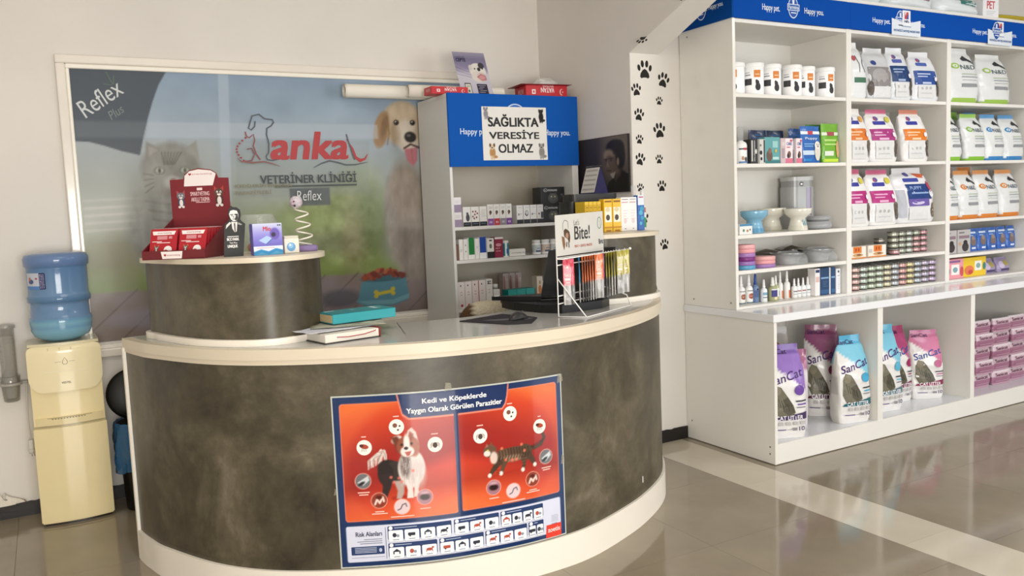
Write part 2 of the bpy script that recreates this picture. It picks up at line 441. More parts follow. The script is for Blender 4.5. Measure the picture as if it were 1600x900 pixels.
ry = [-0.7, 0.345, 1.28, 2.215, 3.15, YJ]
for j in range(len(ry)-1): tile(3.09, 3.415, ry[j], ry[j+1], TILEL)
xs = [3.415+TS*i for i in range(8)]; ry = rows(2.70, -0.7, YJ)
for i in range(len(xs)-1):
    for j in range(len(ry)-1): tile(xs[i], xs[i+1], ry[j], ry[j+1], TILE)
struct(MB().box(-2.0, 8.1, -2.55, -0.7, -0.012, 0, '#fff').build('floor_front', TILE, fl))

# ------------------------------------------------------------------ interior window with the printed film
wroot = thing('window_1', 'large interior window in the back wall covered with a printed pet film', 'window')
for k in ('category',): del wroot[k]
struct(wroot)
fx0, fx1, fz0, fz1 = 0.12, 2.5, 0.79, 2.388
FRC = '#ece5da'
def fbar(x0, x1, z0, z1): return MB().box(x0, x1, YW-0.03, YW+0.0, z0, z1, FRC, bev=0.006)
w_ = 0.045
for a in ((fx0, fx1, fz1-w_, fz1), (fx0, fx1, fz0, fz0+w_), (fx0, fx0+w_, fz0+w_, fz1-w_), (fx1-w_, fx1, fz0+w_, fz1-w_)):
    fbar(*a).build('window_frame', GLOSSP, wroot)
for a in ((fx0+w_, fx1-w_, fz1-w_-0.024, fz1-w_), (fx0+w_, fx1-w_, fz0+w_, fz0+w_+0.022), (fx0+w_, fx0+w_+0.018, fz0+w_+0.022, fz1-w_-0.024), (fx1-w_-0.018, fx1-w_, fz0+w_+0.022, fz1-w_-0.024)):
    MB().box(a[0], a[1], YW-0.02, YW, a[2], a[3], '#fbf6ea', bev=0.004).build('glazing_bead', GLOSSP, wroot)
# --- the film picture
cv = CV(0.18, 2.44, 0.872, 2.322, 340, 220, '#9aa4a6')
X, Y = cv.X, cv.Y
cv.grad((Y-0.87)/1.45, [(0, '#7d6c60'), (0.10, '#86786e'), (0.17, '#7f7a72'), (0.185, '#76874c'), (0.27, '#869658'), (0.33, '#87935f'), (0.40, '#96a086'), (0.55, '#a0a79f'), (0.72, '#9faab2'), (0.85, '#93a4b4'), (1, '#889bb0')])
# left part is paler, the right more saturated green
cv.mix(np.clip((1.0-X)*0.9, 0, 1)*np.clip((2.0-Y)*2, 0, 1)*np.clip((Y-1.25)*6, 0, 1)*0.55, '#a3a49f')
for cx, cy, rx, ry_, c, a in ((1.55, 1.50, .25, .16, '#87934f', .6), (1.30, 1.44, .3, .12, '#8a9a62', .6), (1.72, 1.62, .16, .2, '#8f9c6e', .5), (1.55, 1.33, .35, .08, '#6a6b58', .5), (1.80, 1.42, .12, .22, '#5d6a3e', .55), (1.66, 1.32, .06, .2, '#7c6c58', .5),
                            (0.42, 1.52, .22, .1, '#b0b0ab', .6), (0.35, 1.36, .25, .07, '#8b8478', .5), (0.55, 1.40, .14, .12, '#717a86', .5), (1.2, 1.33, .2, .06, '#c4c4bb', .4), (2.02, 1.28, .16, .12, '#8b8d92', .8),
                            (0.30, 1.28, .2, .05, '#746b58', .6), (0.35, 1.20, .25, .05, '#77805a', .7)):
    cv.ell(cx, cy, rx, ry_, c, soft=0.1, a=a)
for i, z in enumerate((1.63, 1.59, 1.55, 1.51, 1.47)): cv.line([(0.2, z), (0.48, z+0.01)], 0.012, '#c4c4be', soft=0.012, a=0.55)  # bright street reflections painted into the film as pale lines
cv.noise(7, 0.035, 3, 1.0); cv.noise(2.5, 0.03, 9)
cv.poly([(0.3, 1.4), (0.44, 1.41), (0.43, 1.08), (0.3, 1.08)], '#8c8676', 0.02, 0.35)
# wooden deck
deck = cv._s(-(1.125-Y)-0.0, 0.02)
cv.poly([(0.17, 1.135), (2.5, 1.135), (2.5, 0.86), (0.17, 0.86)], '#7a6d66', 0.01, 0.75)
for i in range(12):
    x = 0.1+i*0.21; cv.line([(x, 0.86), (x+0.32, 1.14)], 0.008, '#4e4440', 0.004, 0.6)
cv.mix(cv._s(cv.sd([(0.17, 1.14), (2.5, 1.14), (2.5, 0.86), (0.17, 0.86)]), 0.01)*np.clip(vnoise(X, Y, 6, 4)-0.4, 0, 1)*1.3, '#8d8390')
cv.ell(1.56, 0.99, .13, .055, '#55545c', 0.03, 0.8)
cv.ell(0.42, 0.98, .15, .05, '#8d8898', 0.04, 0.6)
# --- cat
cv.ell(0.61, 1.50, .20, .34, '#8f908d', 0.08, 0.8); cv.ell(0.645, 1.79, .155, .15, '#7b7a73', 0.03, 0.92); cv.ell(0.56, 1.74, .07, .08, '#a09f99', .05, .8)
cv.poly([(0.515, 1.845), (0.525, 1.945), (0.60, 1.90)], '#77756e', 0.01, 0.95); cv.poly([(0.715, 1.90), (0.785, 1.95), (0.795, 1.84)], '#8d8b84', 0.01, 0.95)
cv.poly([(0.532, 1.86), (0.537, 1.92), (0.58, 1.895)], '#a39a94', 0.012, 0.7)
for k in range(7):
    x = 0.60+k*0.017; cv.line([(x, 1.885), (0.6345+(k-3)*0.009, 1.82)], 0.006, '#45433d', 0.004, 0.85)
for sx in (-1, 1):
    cv.ell(0.648+sx*0.066, 1.785, .028, .021, '#5a5a52', 0.006, 0.95); cv.ell(0.648+sx*0.066, 1.785, .021, .016, '#b4b7a6', 0.004); cv.ell(0.648+sx*0.066, 1.785, .007, .013, '#262622', 0.003)
    for k in range(4): cv.line([(0.648+sx*0.10, 1.76-k*.02), (0.648+sx*0.145, 1.77-k*.035)], 0.006, '#55534d', 0.005, 0.65)
cv.ell(0.648, 1.72, .045, .035, '#bcbab5', 0.02, 0.9); cv.ell(0.648, 1.735, .014, .009, '#8c716c', 0.004)
for k in range(6): cv.line([(0.5+k*0.015, 1.62-k*.05), (0.62, 1.60-k*.05), (0.76-k*.01, 1.62-k*.05)], 0.008, '#6b6a64', 0.014, 0.5)
# --- golden retriever
cv.ell(2.03, 1.47, .155, .36, '#8f877e', 0.04, 1); cv.poly([(1.90, 1.40), (2.2, 1.4), (2.2, 1.06), (1.98, 1.07), (1.955, 1.2)], '#847b73', 0.03, 1); mk = cv._s(cv.sd([(1.88, 1.75), (2.2, 1.75), (2.2, 1.06), (1.96, 1.06), (1.86, 1.5)]), .05); cv.noise(14, .06, 21, .5, mk); cv.line([(2.01, 1.40), (2.0, 1.10)], .02, '#675f59', .03, .5)
cv.ell(2.02, 1.62, .12, .15, '#9c8f84', 0.05, 0.7)
for k in range(0): cv.line([(1.93+k*0.018, 1.68-(k % 3)*.05), (1.92+k*0.02, 1.50-(k % 4)*.06)], 0.008, '#a39588' if k % 2 else '#75695f', 0.012, 0.4)
cv.ell(2.03, 2.06, .137, .137, '#b5a188', 0.02); cv.ell(2.03, 2.13, .10, .06, '#c9b89e', 0.03, .8); cv.ell(2.055, 1.985, .088, .10, '#cdc3b4', 0.025); cv.ell(1.97, 1.99, .035, .06, '#9f8a70', .03, .7); cv.ell(2.13, 1.99, .03, .06, '#a8937a', .03, .6)
cv.ell(1.885, 2.02, .05, .115, '#9c7c58', 0.012, 1, rot=-0.25); cv.ell(1.905, 2.04, .022, .08, '#7a5f42', 0.015, 0.8, rot=-0.25); cv.line([(1.925, 2.10), (1.935, 2.0), (1.92, 1.93)], .008, '#6b5238', .008, .7)
cv.ell(2.19, 2.0, .045, .12, '#a88d6f', 0.02, 1, rot=0.2)
for sx, x in ((-1, 1.985), (1, 2.095)): cv.ell(x, 2.065, .018, .017, '#2a2420', 0.006); cv.ell(x-.004, 2.07, .005, .005, '#d8d4cc', 0.002)
cv.ell(2.075, 1.975, .04, .034, '#2c2827', 0.01); cv.ell(2.065, 1.985, .014, .008, '#8b8985', 0.006, 0.6)
cv.poly([(2.03, 1.90), (2.12, 1.91), (2.115, 1.83), (2.085, 1.79), (2.045, 1.83)], '#b4717a', 0.012); cv.line([(2.03, 1.905), (2.075, 1.93), (2.13, 1.91)], 0.012, '#4b3a36', 0.006)
cv.line([(2.08, 1.90), (2.085, 1.81)], 0.004, '#8f525b', 0.004, 0.7)
mk = cv._s(np.minimum(np.hypot((X-2.03)/1.0, (Y-2.04)/1.0)-.15, np.hypot((X-2.03)/.16, (Y-1.47)/.37)*.16-.16), .03)
cv.noise(30, .055, 31, .45, mk)
mk = cv._s(np.minimum(np.hypot(X-.645, Y-1.80)-.16, np.hypot((X-.61)/.2, (Y-1.5)/.34)*.2-.2), .03); cv.noise(34, .06, 33, .5, mk)
mk = np.clip((Y-1.15)*14, 0, 1)*np.clip((1.74-Y)*6, 0, 1)*np.clip((X-1.05)*3, 0, 1)*np.clip((1.87-X)*12, 0, 1); cv.noise(9, .10, 41, 1, mk); cv.noise(26, .05, 43, 1, mk)
# --- food bowl
cv.poly([(1.675, 0.985), (1.66, 0.955), (1.72, 0.925), (1.9, 0.915), (2.0, 0.945), (2.01, 0.975), (1.995, 1.09), (1.70, 1.08)], '#54808f', 0.008)
cv.poly([(1.66, 0.965), (1.73, 0.935), (1.9, 0.925), (2.01, 0.955), (2.012, 0.985), (1.9, 0.955), (1.73, 0.96)], '#6d99a6', 0.006)
cv.ell(1.847, 1.095, .15, .022, '#41626c', 0.005)
r = random.Random(2)
for k in range(46):
    a = r.uniform(-1, 1); cv.ell(1.85+a*0.135, 1.10+r.uniform(0, 0.055)*(1-a*a), .02, .012, r.choice(['#7a3b2e', '#8e4a38', '#5f2c24', '#a05c44', '#6a3830']), 0.004, rot=r.uniform(-1, 1))
cv.line([(1.80, 0.998), (1.895, 1.008)], 0.02, '#b9a93f', 0.003)
for x, y in ((1.79, 1.01), (1.79, .985), (1.903, 1.022), (1.903, .995)): cv.ell(x, y, .015, .013, '#b9a93f', 0.003)
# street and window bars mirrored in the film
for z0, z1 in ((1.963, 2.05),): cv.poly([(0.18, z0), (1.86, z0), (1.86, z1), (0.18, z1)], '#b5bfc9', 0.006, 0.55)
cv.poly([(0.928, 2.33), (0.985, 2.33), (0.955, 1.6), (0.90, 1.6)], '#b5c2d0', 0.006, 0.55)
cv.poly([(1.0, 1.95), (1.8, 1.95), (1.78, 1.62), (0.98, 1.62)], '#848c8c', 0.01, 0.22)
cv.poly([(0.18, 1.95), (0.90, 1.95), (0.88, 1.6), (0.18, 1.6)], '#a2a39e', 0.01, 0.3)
# dark brand corner
cv.poly([(0.17, 2.33), (0.66, 2.33), (0.612, 2.25), (0.575, 2.16), (0.545, 2.07), (0.515, 1.97), (0.49, 1.87), (0.40, 1.892), (0.32, 1.92), (0.25, 1.94), (0.17, 1.945)], '#474e57', 0.003, 0.93)
cv.poly([(0.18, 1.963), (0.52, 1.963), (0.54, 2.05), (0.18, 2.05)], '#747c84', 0.02, 0.45)  # reflected window bar painted on across the corner
# logo panel in the middle
cv.poly(rrect(1.288, 1.532, 1.566, 1.67, 0.005), '#5b6065', 0.003, 0.85)
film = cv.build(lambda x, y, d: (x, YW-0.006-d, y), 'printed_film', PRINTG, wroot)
pr = PR(front(0, YW-0.006, 0), 0.0006)
pr.text('Reflex', 0.195, 0.44, 2.125, 2.215, '#cfd3d4', 0.0, 0.15, rot=0.62)
pr.text('Plus', 0.345, 0.43, 2.075, 2.12, '#7b8483', 0, 0.3, rot=0.62)
pr.line([(0.385, 2.245), (0.365, 2.29), (0.355, 2.31)], 0.006, '#4f6a5c'); pr.line([(0.388, 2.245), (0.392, 2.29)], 0.006, '#4f6a5c'); pr.line([(0.38, 2.24), (0.34, 2.245)], 0.005, '#4f6a5c')
RED = '#b33c40'
pr.text('anka', 1.197, 1.655, 1.842, 2.0, RED, 0.05, 0.16)
pr.poly([(1.205, 1.845), (1.225, 1.84), (1.24, 1.86), (1.21, 1.90)], RED)
# tail flourish after the last letter
pr.line([(1.655, 1.96), (1.69, 1.90), (1.705, 1.85), (1.735, 1.83), (1.765, 1.84), (1.785, 1.87)], [0.004, 0.012, 0.018, 0.022, 0.012, 0.003], RED)
pr.line([(1.655, 1.99), (1.67, 1.93), (1.69, 1.86), (1.70, 1.835)], 0.008, '#5a5f66')
pr.line([(1.44, 1.79), (1.49, 1.815), (1.54, 1.83), (1.59, 1.82), (1.64, 1.805), (1.70, 1.805), (1.78, 1.82)], [0.003, 0.008, 0.01, 0.009, 0.009, 0.008, 0.003], '#565b62')
GR = '#555b62'
# dog outline
pr.line([(1.18, 1.88), (1.165, 1.86), (1.17, 1.84), (1.20, 1.835), (1.225, 1.84)], 0.007, GR)
pr.line([(1.18, 1.88), (1.185, 1.93), (1.175, 1.985), (1.18, 2.02), (1.205, 2.035), (1.22, 2.055), (1.215, 2.07), (1.17, 2.075), (1.14, 2.10), (1.10, 2.09), (1.085, 2.05), (1.075, 2.02), (1.09, 2.01), (1.11, 2.03), (1.115, 2.06)], 0.008, GR)
# cat outline
pr.line([(1.055, 2.0), (1.06, 1.975), (1.075, 1.965), (1.10, 1.985), (1.105, 1.95), (1.095, 1.92), (1.11, 1.87), (1.13, 1.84)], 0.007, '#8e4a50')
pr.line([(1.06, 1.90), (1.085, 1.905), (1.10, 1.87), (1.08, 1.835), (1.04, 1.83)], 0.009, '#7d5a5e')
for k in range(9):
    a = k/8; pr.ell(1.055-0.045*math.sin(a*PI)-0.02*a, 1.965-0.13*a, .006, .006, '#9d3a40', 10)
pr.line([(1.0, 1.85), (1.02, 1.83), (1.08, 1.822), (1.15, 1.828), (1.20, 1.815), (1.24, 1.80)], [0.002, 0.007, 0.009, 0.008, 0.006, 0.002], '#8b5a55')
pr.text('VETERİNER KLİNİĞİ', 1.12, 1.70, 1.70, 1.765, '#3f444c', 0.02)
pr.line([(1.205, 1.683), (1.70, 1.683)], 0.01, '#4a504f')
pr.text('KEDİLERİN BAŞLICA', 0.978, 1.30, 1.676, 1.704, '#8a8468', 0.02); pr.text('PARAZİTLERİ', 0.976, 1.18, 1.642, 1.668, '#948f7c', 0.02)
pr.text('Reflex', 1.325, 1.475, 1.595, 1.655, '#d5d8d6', 0.0, 0.1)
pr.build('lettering', INK, wroot)

# ------------------------------------------------------------------ RECEPTION COUNTER
CPTS = [(.262, 4.16), (.27, 4.0), (.302, 3.85), (.352, 3.70), (.525, 3.376), (.768, 3.143), (1.168, 2.94), (1.48, 2.868), (1.735, 2.855), (1.95, 2.886), (2.22, 2.99), (2.40, 3.085), (2.58, 3.21), (2.71, 3.342), (2.83, 3.52), (2.905, 3.72), (2.93, 3.9), (2.935, 4.1)]
def catmull(P, k=12):
    P = [np.array(p, float) for p in P]; out = []
    for i in range(1, len(P)-2):
        a, b, c, d = P[i-1:i+3]
        for j in range(k):
            t = j/k; out.append(.5*((2*b)+(c-a)*t+(2*a-5*b+4*c-d)*t*t+(3*b-a-3*c+d)*t**3))
    out.append(P[-2]); return np.array(out)
CU = catmull(CPTS); CS = np.r_[0, np.cumsum(np.hypot(*np.diff(CU, axis=0).T))]
tg = np.gradient(CU, axis=0); tg /= np.hypot(tg[:, 0], tg[:, 1])[:, None]; CN = np.column_stack([tg[:, 1], -tg[:, 0]])  # outward (towards the room)
def cpos(s, off=0.0):
    x = np.interp(s, CS, CU[:, 0]); y = np.interp(s, CS, CU[:, 1]); nx = np.interp(s, CS, CN[:, 0]); ny = np.interp(s, CS, CN[:, 1])
    return x+nx*off, y+ny*off
def band(mb, off0, off1, z0, z1, col, s0=0.0, s1=None, n=110):
    """curved strip between two offsets of the counter line, closed on all sides"""
    s1 = CS[-1] if s1 is None else s1; ss = np.linspace(s0, s1, n); vs = []; fs = []
    for s in ss:
        for o in (off0, off1):
            x, y = cpos(s, o); vs += [(x, y, z0), (x, y, z1)]
    for i in range(n-1):
        a = i*4; b = a+4
        fs += [(a, a+1, b+1, b), (a+2, b+2, b+3, a+3), (a+1, a+3, b+3, b+1), (a, b, b+2, a+2)]
    mb.add(vs, [f for f in fs], col, True); mb.add(vs, [(0, 2, 3, 1), tuple((n-1)*4+k for k in (0, 1, 3, 2))], col)
    return mb
def fixn(o):
    b = bmesh.new(); b.from_mesh(o.data); bmesh.ops.recalc_face_normals(b, faces=b.faces); b.to_mesh(o.data); b.free()
    return o
def sharp(o, ang=40):
    b = bmesh.new(); b.from_mesh(o.data)
    bmesh.ops.remove_doubles(b, verts=b.verts, dist=1e-5); bmesh.ops.recalc_face_normals(b, faces=b.faces)
    for e in b.edges: e.smooth = not (len(e.link_faces) == 2 and e.calc_face_angle(0) > math.radians(ang))
    b.to_mesh(o.data); b.free(); return o
RC = thing('reception_counter', 'curved reception counter with dark patinated front, white plinth and two raised podiums', 'counter')
CREAM = '#f3ecdf'; RIMC = '#dfd3bd'
sharp(band(MB(), -0.02, 0.0, 0.135, 0.945, '#fff').build('front_panel', PANEL, RC))
sharp(band(MB(), -0.03, 0.012, 0.0, 0.136, CREAM).build('plinth', WHITEB, RC))
sharp(band(MB(), -0.03, 0.004, 0.944, 0.964, RIMC).build('lower_rim', WHITEB, RC))
sharp(band(MB(), -0.03, 0.011, 0.964, 1.0045, RIMC).build('upper_rim', WHITEB, RC))
o = band(MB(), -0.62, -0.029, 0.975, 1.0055, '#bcbab5', 0.0, CS[-1]).build('worktop', WHITEG, RC); sharp(o)
for s_ in (1.42,):
    (x0, y0), (x1, y1) = cpos(1.31, -0.63), cpos(1.17, -0.26)
    pr = PR(lambda u, v, d: (u, v, 1.0055+d), 0.0004); pr.line([(1.362, 3.543), (1.255, 3.177)], 0.004, '#55524c'); pr.build('worktop_joint', INK, RC)
# end panels with white edging
for s_, sg in ((0.0, 1), (CS[-1], -1)):
    (xa, ya), (xb, yb) = cpos(s_, 0.013), cpos(s_, -0.6)
    mb = MB(); L = math.dist((xa, ya), (xb, yb)); ang = math.atan2(yb-ya, xb-xa)
    mb.box(0, L, -0.012, 0.012, 0.0, 0.963, CREAM, bev=0.002)
    mb.build('end_panel', WHITEB, RC, loc=(xa-0.001, ya+0.012, 0), rz=ang)
# desk front hidden side
def podium(pts, name):
    C_ = catmull([pts[-1]]+pts+[pts[0], pts[1]], 8)
    def off(d):
        t = np.roll(C_, -1, 0)-np.roll(C_, 1, 0); t /= np.hypot(t[:, 0], t[:, 1])[:, None]
        n = np.column_stack([t[:, 1], -t[:, 0]])
        a = np.sum(C_[:, 0]*np.roll(C_[:, 1], -1)-np.roll(C_[:, 0], -1)*C_[:, 1])
        return (C_+n*(d if a > 0 else -d))
    C0 = C_[:-1] if np.allclose(C_[0], C_[-1]) else C_
    C_ = C0
    p = sharp(MB().prism([tuple(q) for q in off(0)], 1.03, 1.332, '#fff', smooth=True).build('podium_panel', PANEL, RC))
    sharp(MB().prism([tuple(q) for q in off(0.02)], 1.0058, 1.032, CREAM, smooth=True).build('podium_foot', WHITEB, p))
    sharp(MB().prism([tuple(q) for q in off(0.022)], 1.331, 1.351, RIMC, smooth=True).build('podium_top', WHITEB, p))
PL = [(.385, 3.95), (.395, 3.84), (.42, 3.74), (.49, 3.545), (.55, 3.44), (.625, 3.355), (.70, 3.30), (.78, 3.285), (.88, 3.32), (.97, 3.41), (1.02, 3.52), (1.03, 3.62), (.96, 3.80), (.82, 3.93), (.6, 3.98)]
podium(PL, 'l'); podium([(2.86, 3.95), (2.87, 3.85), (2.868, 3.74), (2.855, 3.61), (2.815, 3.49), (2.74, 3.42), (2.65, 3.385), (2.55, 3.368), (2.46, 3.365), (2.40, 3.385), (2.372, 3.45), (2.38, 3.56), (2.42, 3.70), (2.49, 3.84), (2.58, 3.94), (2.72, 3.98)], 'r')

# chipped white clip mark
PR(lambda u, v, d: (*cpos(u, 0.001+d), v), 0.0005).rect(2.703, 2.713, 0.19, 0.222, '#f2efe6', 0.004).build('white_mark', INK, RC)

# ------------------------------------------------------------------ parasite poster on the counter front
U0, W0 = 1.174, 0.146
pm = lambda u, v, d=0: (*cpos(U0+u, 0.0045+d), W0+v)
PT = thing('parasite_poster', 'laminated red and blue poster about cat and dog parasites taped to the counter front', 'poster', (0, 0, 0))
sheet = MB(); nn = 60
P3 = np.array([[pm(u, v, -0.0012) for u in np.linspace(-.006, .932, nn)] for v in (-.006, .672)])
sheet.grid(P3, '#c3c6bd'); sheet.build('lamination_margin', LAMIN, PT)
cv = CV(0, .926, 0, .666, 300, 216, '#14305e')
X, Y = cv.X, cv.Y
def zone(pts): return cv._s(cv.sd(pts), 0)
redL = rrect(.026, .457, .180, .638, .012); redR = rrect(.474, .902, .183, .640, .012)
tit = [(.245, .67), (.255, .62), (.262, .59), (.285, .572), (.655, .572), (.668, .59), (.676, .62), (.683, .67)]
base = cv.C.copy()
g = np.clip((Y-.18)/.46, 0, 1)
def redfield(x0, x1, flip):
    s = CV(0, .926, 0, .666, 300, 216, '#c23527'); u = (X-x0)/(x1-x0); u = 1-u if flip else u
    f = np.clip(g*0.9+0.05-0.25*u+0.12, 0, 1)
    s.grad(f, [(0, '#e8703e'), (0.15, '#dd5530'), (0.33, '#c83c2a'), (0.42, '#9e2420'), (0.6, '#a32a24'), (0.85, '#cf4326'), (1, '#e0642e')])
    d = np.hypot((u-.62)*.43, (g-.45)*.46)
    s.mix(np.clip((d-.235)*30, 0, 1)*0.18, '#ff9a50')
    s.mix(np.clip(1-abs(g-.27)*7, 0, 1)*0.35, '#7c1715')
    return s.C
for z, f in ((redL, redfield(.026, .457, False)), (redR, redfield(.474, .902, True))):
    cv.mix(cv._s(cv.sd([(p[0]+(.0025 if p[0] > sum(q[0] for q in z)/len(z) else -.0025), p[1]+(.0025 if p[1] > .4 else -.0025)) for p in z]), 0.002), '#e98a72'); cv.mix(zone(z), f)
cv.poly([(p[0]*1, p[1]-.003) for p in [(.24, .67), (.25, .62), (.258, .586), (.283, .568), (.657, .568), (.672, .586), (.681, .62), (.688, .67)]], '#e98a72', 0.001); cv.poly(tit, '#1b3160', 0.001)
cv.poly([(.457, .6), (.474, .6), (.474, .17), (.457, .17)], '#1b3160', 0)
cv.poly(rrect(.022, .905, .017, .160, .008), '#d9dcee', 0.001)
# dog
def dog(cv):
    e = cv.ell; fur = lambda x, y, rx, ry, c, a=1, s=.006, rot=0: e(x, y, rx, ry, c, s, a, rot)
    cv.line([(.30, .268), (.21, .262)], .012, '#8e1d18', 0.01, .6)
    rt = random.Random(19)
    for k in range(34):  # plume tail, long strands falling over an arch
        a = rt.uniform(-.2, 1.0); x = .185-.045*a; y = .452-.035*a*a+rt.uniform(-.008, .008); cv.line([(.19, .40), (.19-.012*a, .435), (x, y), (x-.012-.02*a, y-.022), (x-.018-.012*a, y-.055*rt.uniform(.6, 1))], .004, rt.choice(['#e6d6cd', '#cdb9b0', '#a8948c', '#f0e4dd']), .003, .75)
    fur(.195, .385, .04, .03, '#2c2526'); fur(.225, .365, .055, .042, '#3a3130'); fur(.185, .36, .03, .045, '#2b2425')
    cv.poly([(.165, .36), (.215, .36), (.205, .31), (.185, .265), (.165, .262), (.172, .31)], '#33292a', .005)
    cv.poly([(.215, .33), (.255, .33), (.252, .28), (.24, .255), (.222, .26), (.228, .29)], '#b9a49d', .006)
    fur(.285, .375, .052, .075, '#e3d8d3'); fur(.262, .39, .02, .05, '#4a3c3a', .7, .012); fur(.31, .35, .03, .06, '#c9b9b4', .6, .015)
    cv.poly([(.258, .33), (.288, .33), (.286, .29), (.288, .258), (.262, .258), (.266, .29)], '#e6dbd5', .004); cv.poly([(.29, .34), (.318, .34), (.307, .29), (.312, .26), (.288, .262), (.292, .3)], '#d8cac4', .004)
    fur(.235, .49, .022, .017, '#e2cfc6', 1, .005, .3); cv.poly([(.213, .50), (.235, .505), (.26, .475), (.262, .44), (.235, .44)], '#6c3a2c', .008)
    cv.poly([(.268, .49), (.278, .525), (.292, .535), (.308, .515), (.318, .47)], '#dcc6bd', .004); cv.poly([(.276, .495), (.284, .52), (.298, .51), (.30, .48)], '#9c5a4c', .006)
    fur(.275, .462, .043, .042, '#93503c'); fur(.30, .455, .02, .035, '#a5604a', .9); fur(.271, .475, .012, .035, '#ece2dc', 1, .006); fur(.272, .442, .026, .022, '#ece2dc')
    fur(.268, .455, .008, .006, '#241c1c', 1, .002); fur(.252, .470, .005, .005, '#241c1c', 1, .002); fur(.29, .472, .005, .005, '#241c1c', 1, .002)
    cv.poly([(.262, .44), (.288, .443), (.28, .425), (.27, .424)], '#b85a55', .003)
    r = random.Random(8)
    for k in range(40): x = .245+r.random()*.09; y = .32+r.random()*.1; cv.line([(x, y), (x+.004-r.random()*.01, y-.025)], .0025, r.choice(['#f3ece8', '#b8a5a0', '#cbbbb5']), .003, .6)
    for x, y in ((.205, .345), (.235, .34), (.245, .325), (.215, .325), (.29, .365)): e(x, y, .006, .006, '#e87a6a', .004, .8)
dog(cv)
def cat(cv):
    B = '#5c4434'; e = cv.ell
    cv.line([(.59, .30), (.83, .322)], .006, '#a52a18', .006, .7)
    cv.line([(.755, .400), (.79, .388), (.822, .398), (.838, .425), (.832, .438)], .014, '#4c382c', .003)
    for k in range(6): a = k/6; cv.line([(.775+a*.06, .39+a*.02), (.78+a*.06, .40+a*.02)], .004, '#2c201a', .002, .8)
    e(.70, .378, .075, .030, B, .004); e(.745, .378, .035, .034, '#54402f', .004); e(.65, .375, .03, .032, '#6a5140', .004)
    e(.69, .362, .05, .014, '#a58a74', .008, .7)
    cv.poly([(.735, .375), (.772, .38), (.79, .345), (.797, .318), (.784, .315), (.772, .335)], '#4e3a2e', .003); cv.poly([(.725, .37), (.755, .36), (.747, .325), (.742, .305), (.727, .305), (.735, .33)], '#5e4737', .003)
    cv.poly([(.645, .37), (.675, .36), (.655, .325), (.648, .305), (.632, .305), (.640, .33)], '#5e4737', .003); cv.poly([(.625, .385), (.65, .35), (.625, .33), (.598, .303), (.585, .305), (.602, .335), (.615, .355)], '#4c382b', .003)
    for x, y in ((.592, .306), (.64, .308), (.735, .308), (.79, .32)): e(x, y, .008, .009, '#efe4da', .003)
    e(.597, .405, .028, .026, '#6a4f3d', .004); e(.585, .396, .014, .012, '#eadfd6', .003); e(.612, .375, .016, .025, '#e6d8cc', .006, .9)
    cv.poly([(.598, .425), (.602, .445), (.612, .422)], '#7b4c3c', .002); cv.poly([(.578, .42), (.584, .437), (.592, .425)], '#a86b5a', .002)
    e(.588, .408, .004, .004, '#c9d06a', .001)
    for k in range(11): x = .635+k*.0125; cv.line([(x, .405-abs(k-5)*.0012), (x+.004, .375), (x-.002, .36)], .0035, '#2e2119', .002, .75)
    for k in range(4): cv.line([(.605+k*.006, .35-k*.012), (.622+k*.004, .345-k*.012)], .003, '#2e2119', .002, .7); cv.line([(.733, .36-k*.012), (.75, .36-k*.012)], .003, '#2e2119', .002, .7)
    for x, y in ((.647, .408), (.733, .412), (.662, .36), (.69, .355), (.708, .355), (.745, .385)): e(x, y, .006, .006, '#e87a5a', .004, .9)
cat(cv)
for (x, y, kd) in ((.098, .337, 0), (.155, .257, 1), (.241, .226, 2), (.330, .257, 3), (.843, .342, 0), (.777, .261, 1), (.689, .229, 2), (.606, .256, 3)):
    cv.ell(x, y, .0315, .0315, '#f0b0a0', .002); cv.ell(x, y, .029, .029, ['#6d6f73', '#8e3a2a', '#e6cdd0', '#a97884'][kd], .002)
    if kd == 0: cv.poly([(x-.022, y-.005), (x+.02, y+.02), (x+.024, y+.002), (x, y-.018)], '#cfd2d4', .004); cv.ell(x-.006, y-.01, .014, .006, '#26282a', .004, 1, .5)
    if kd == 1: cv.line([(x-.016, y-.014), (x-.008, y+.004), (x+.002, y-.01), (x+.014, y+.012), (x+.018, y-.004)], .008, '#efd8cc', .004); cv.ell(x, y+.012, .012, .007, '#531c16', .004)
    if kd == 2: cv.line([(x-.017, y-.012), (x-.006, y-.008), (x+.002, y+.008), (x+.014, y+.012), (x+.018, y)], .0035, '#3b3a4a', .002)
    if kd == 3: cv.ell(x, y, .019, .012, '#2a1418', .006); cv.ell(x, y+.017, .016, .006, '#d9b5bd', .006, .7)
cv.build(lambda u, v, d: pm(u, v, d), 'printed_sheet', LAMIN, PT, 0.0)
pr = PR(pm, 0.0005, 0.05); pr.layer = 1
pr.text('Kedi ve Köpeklerde', .338, .592, .618, .643, '#f4f4f2', .03); pr.text('Yaygın Olarak Görülen Parazitler', .277, .655, .583, .609, '#f4f4f2', .03)
pr.layer = 1
for (x, y) in ((.236, .541), (.110, .468), (.379, .460), (.688, .544), (.560, .471), (.818, .472)): pr.ell(x, y, .029, .030, '#f6efe4', 22, layer=1)
def flea(x, y): pr.ell(x, y+.004, .017, .009, '#b0442c', 14, -.25, layer=2); pr.ell(x-.01, y+.008, .008, .006, '#4a221c', 10, layer=3); [pr.line([(x+dx, y), (x+dx*1.4-.002, y-.016)], .0015, '#3a2a26', layer=2) for dx in (-.006, 0, .006)]
def tick(x, y): pr.ell(x, y-.002, .009, .011, '#4b3b36', 14, layer=3); [pr.line([(x, y+dy), (x+sx*.011, y+dy+.003), (x+sx*.018, y+dy-.006)], .0016, '#54443e', layer=2) for sx in (-1, 1) for dy in (.005, 0, -.006)]
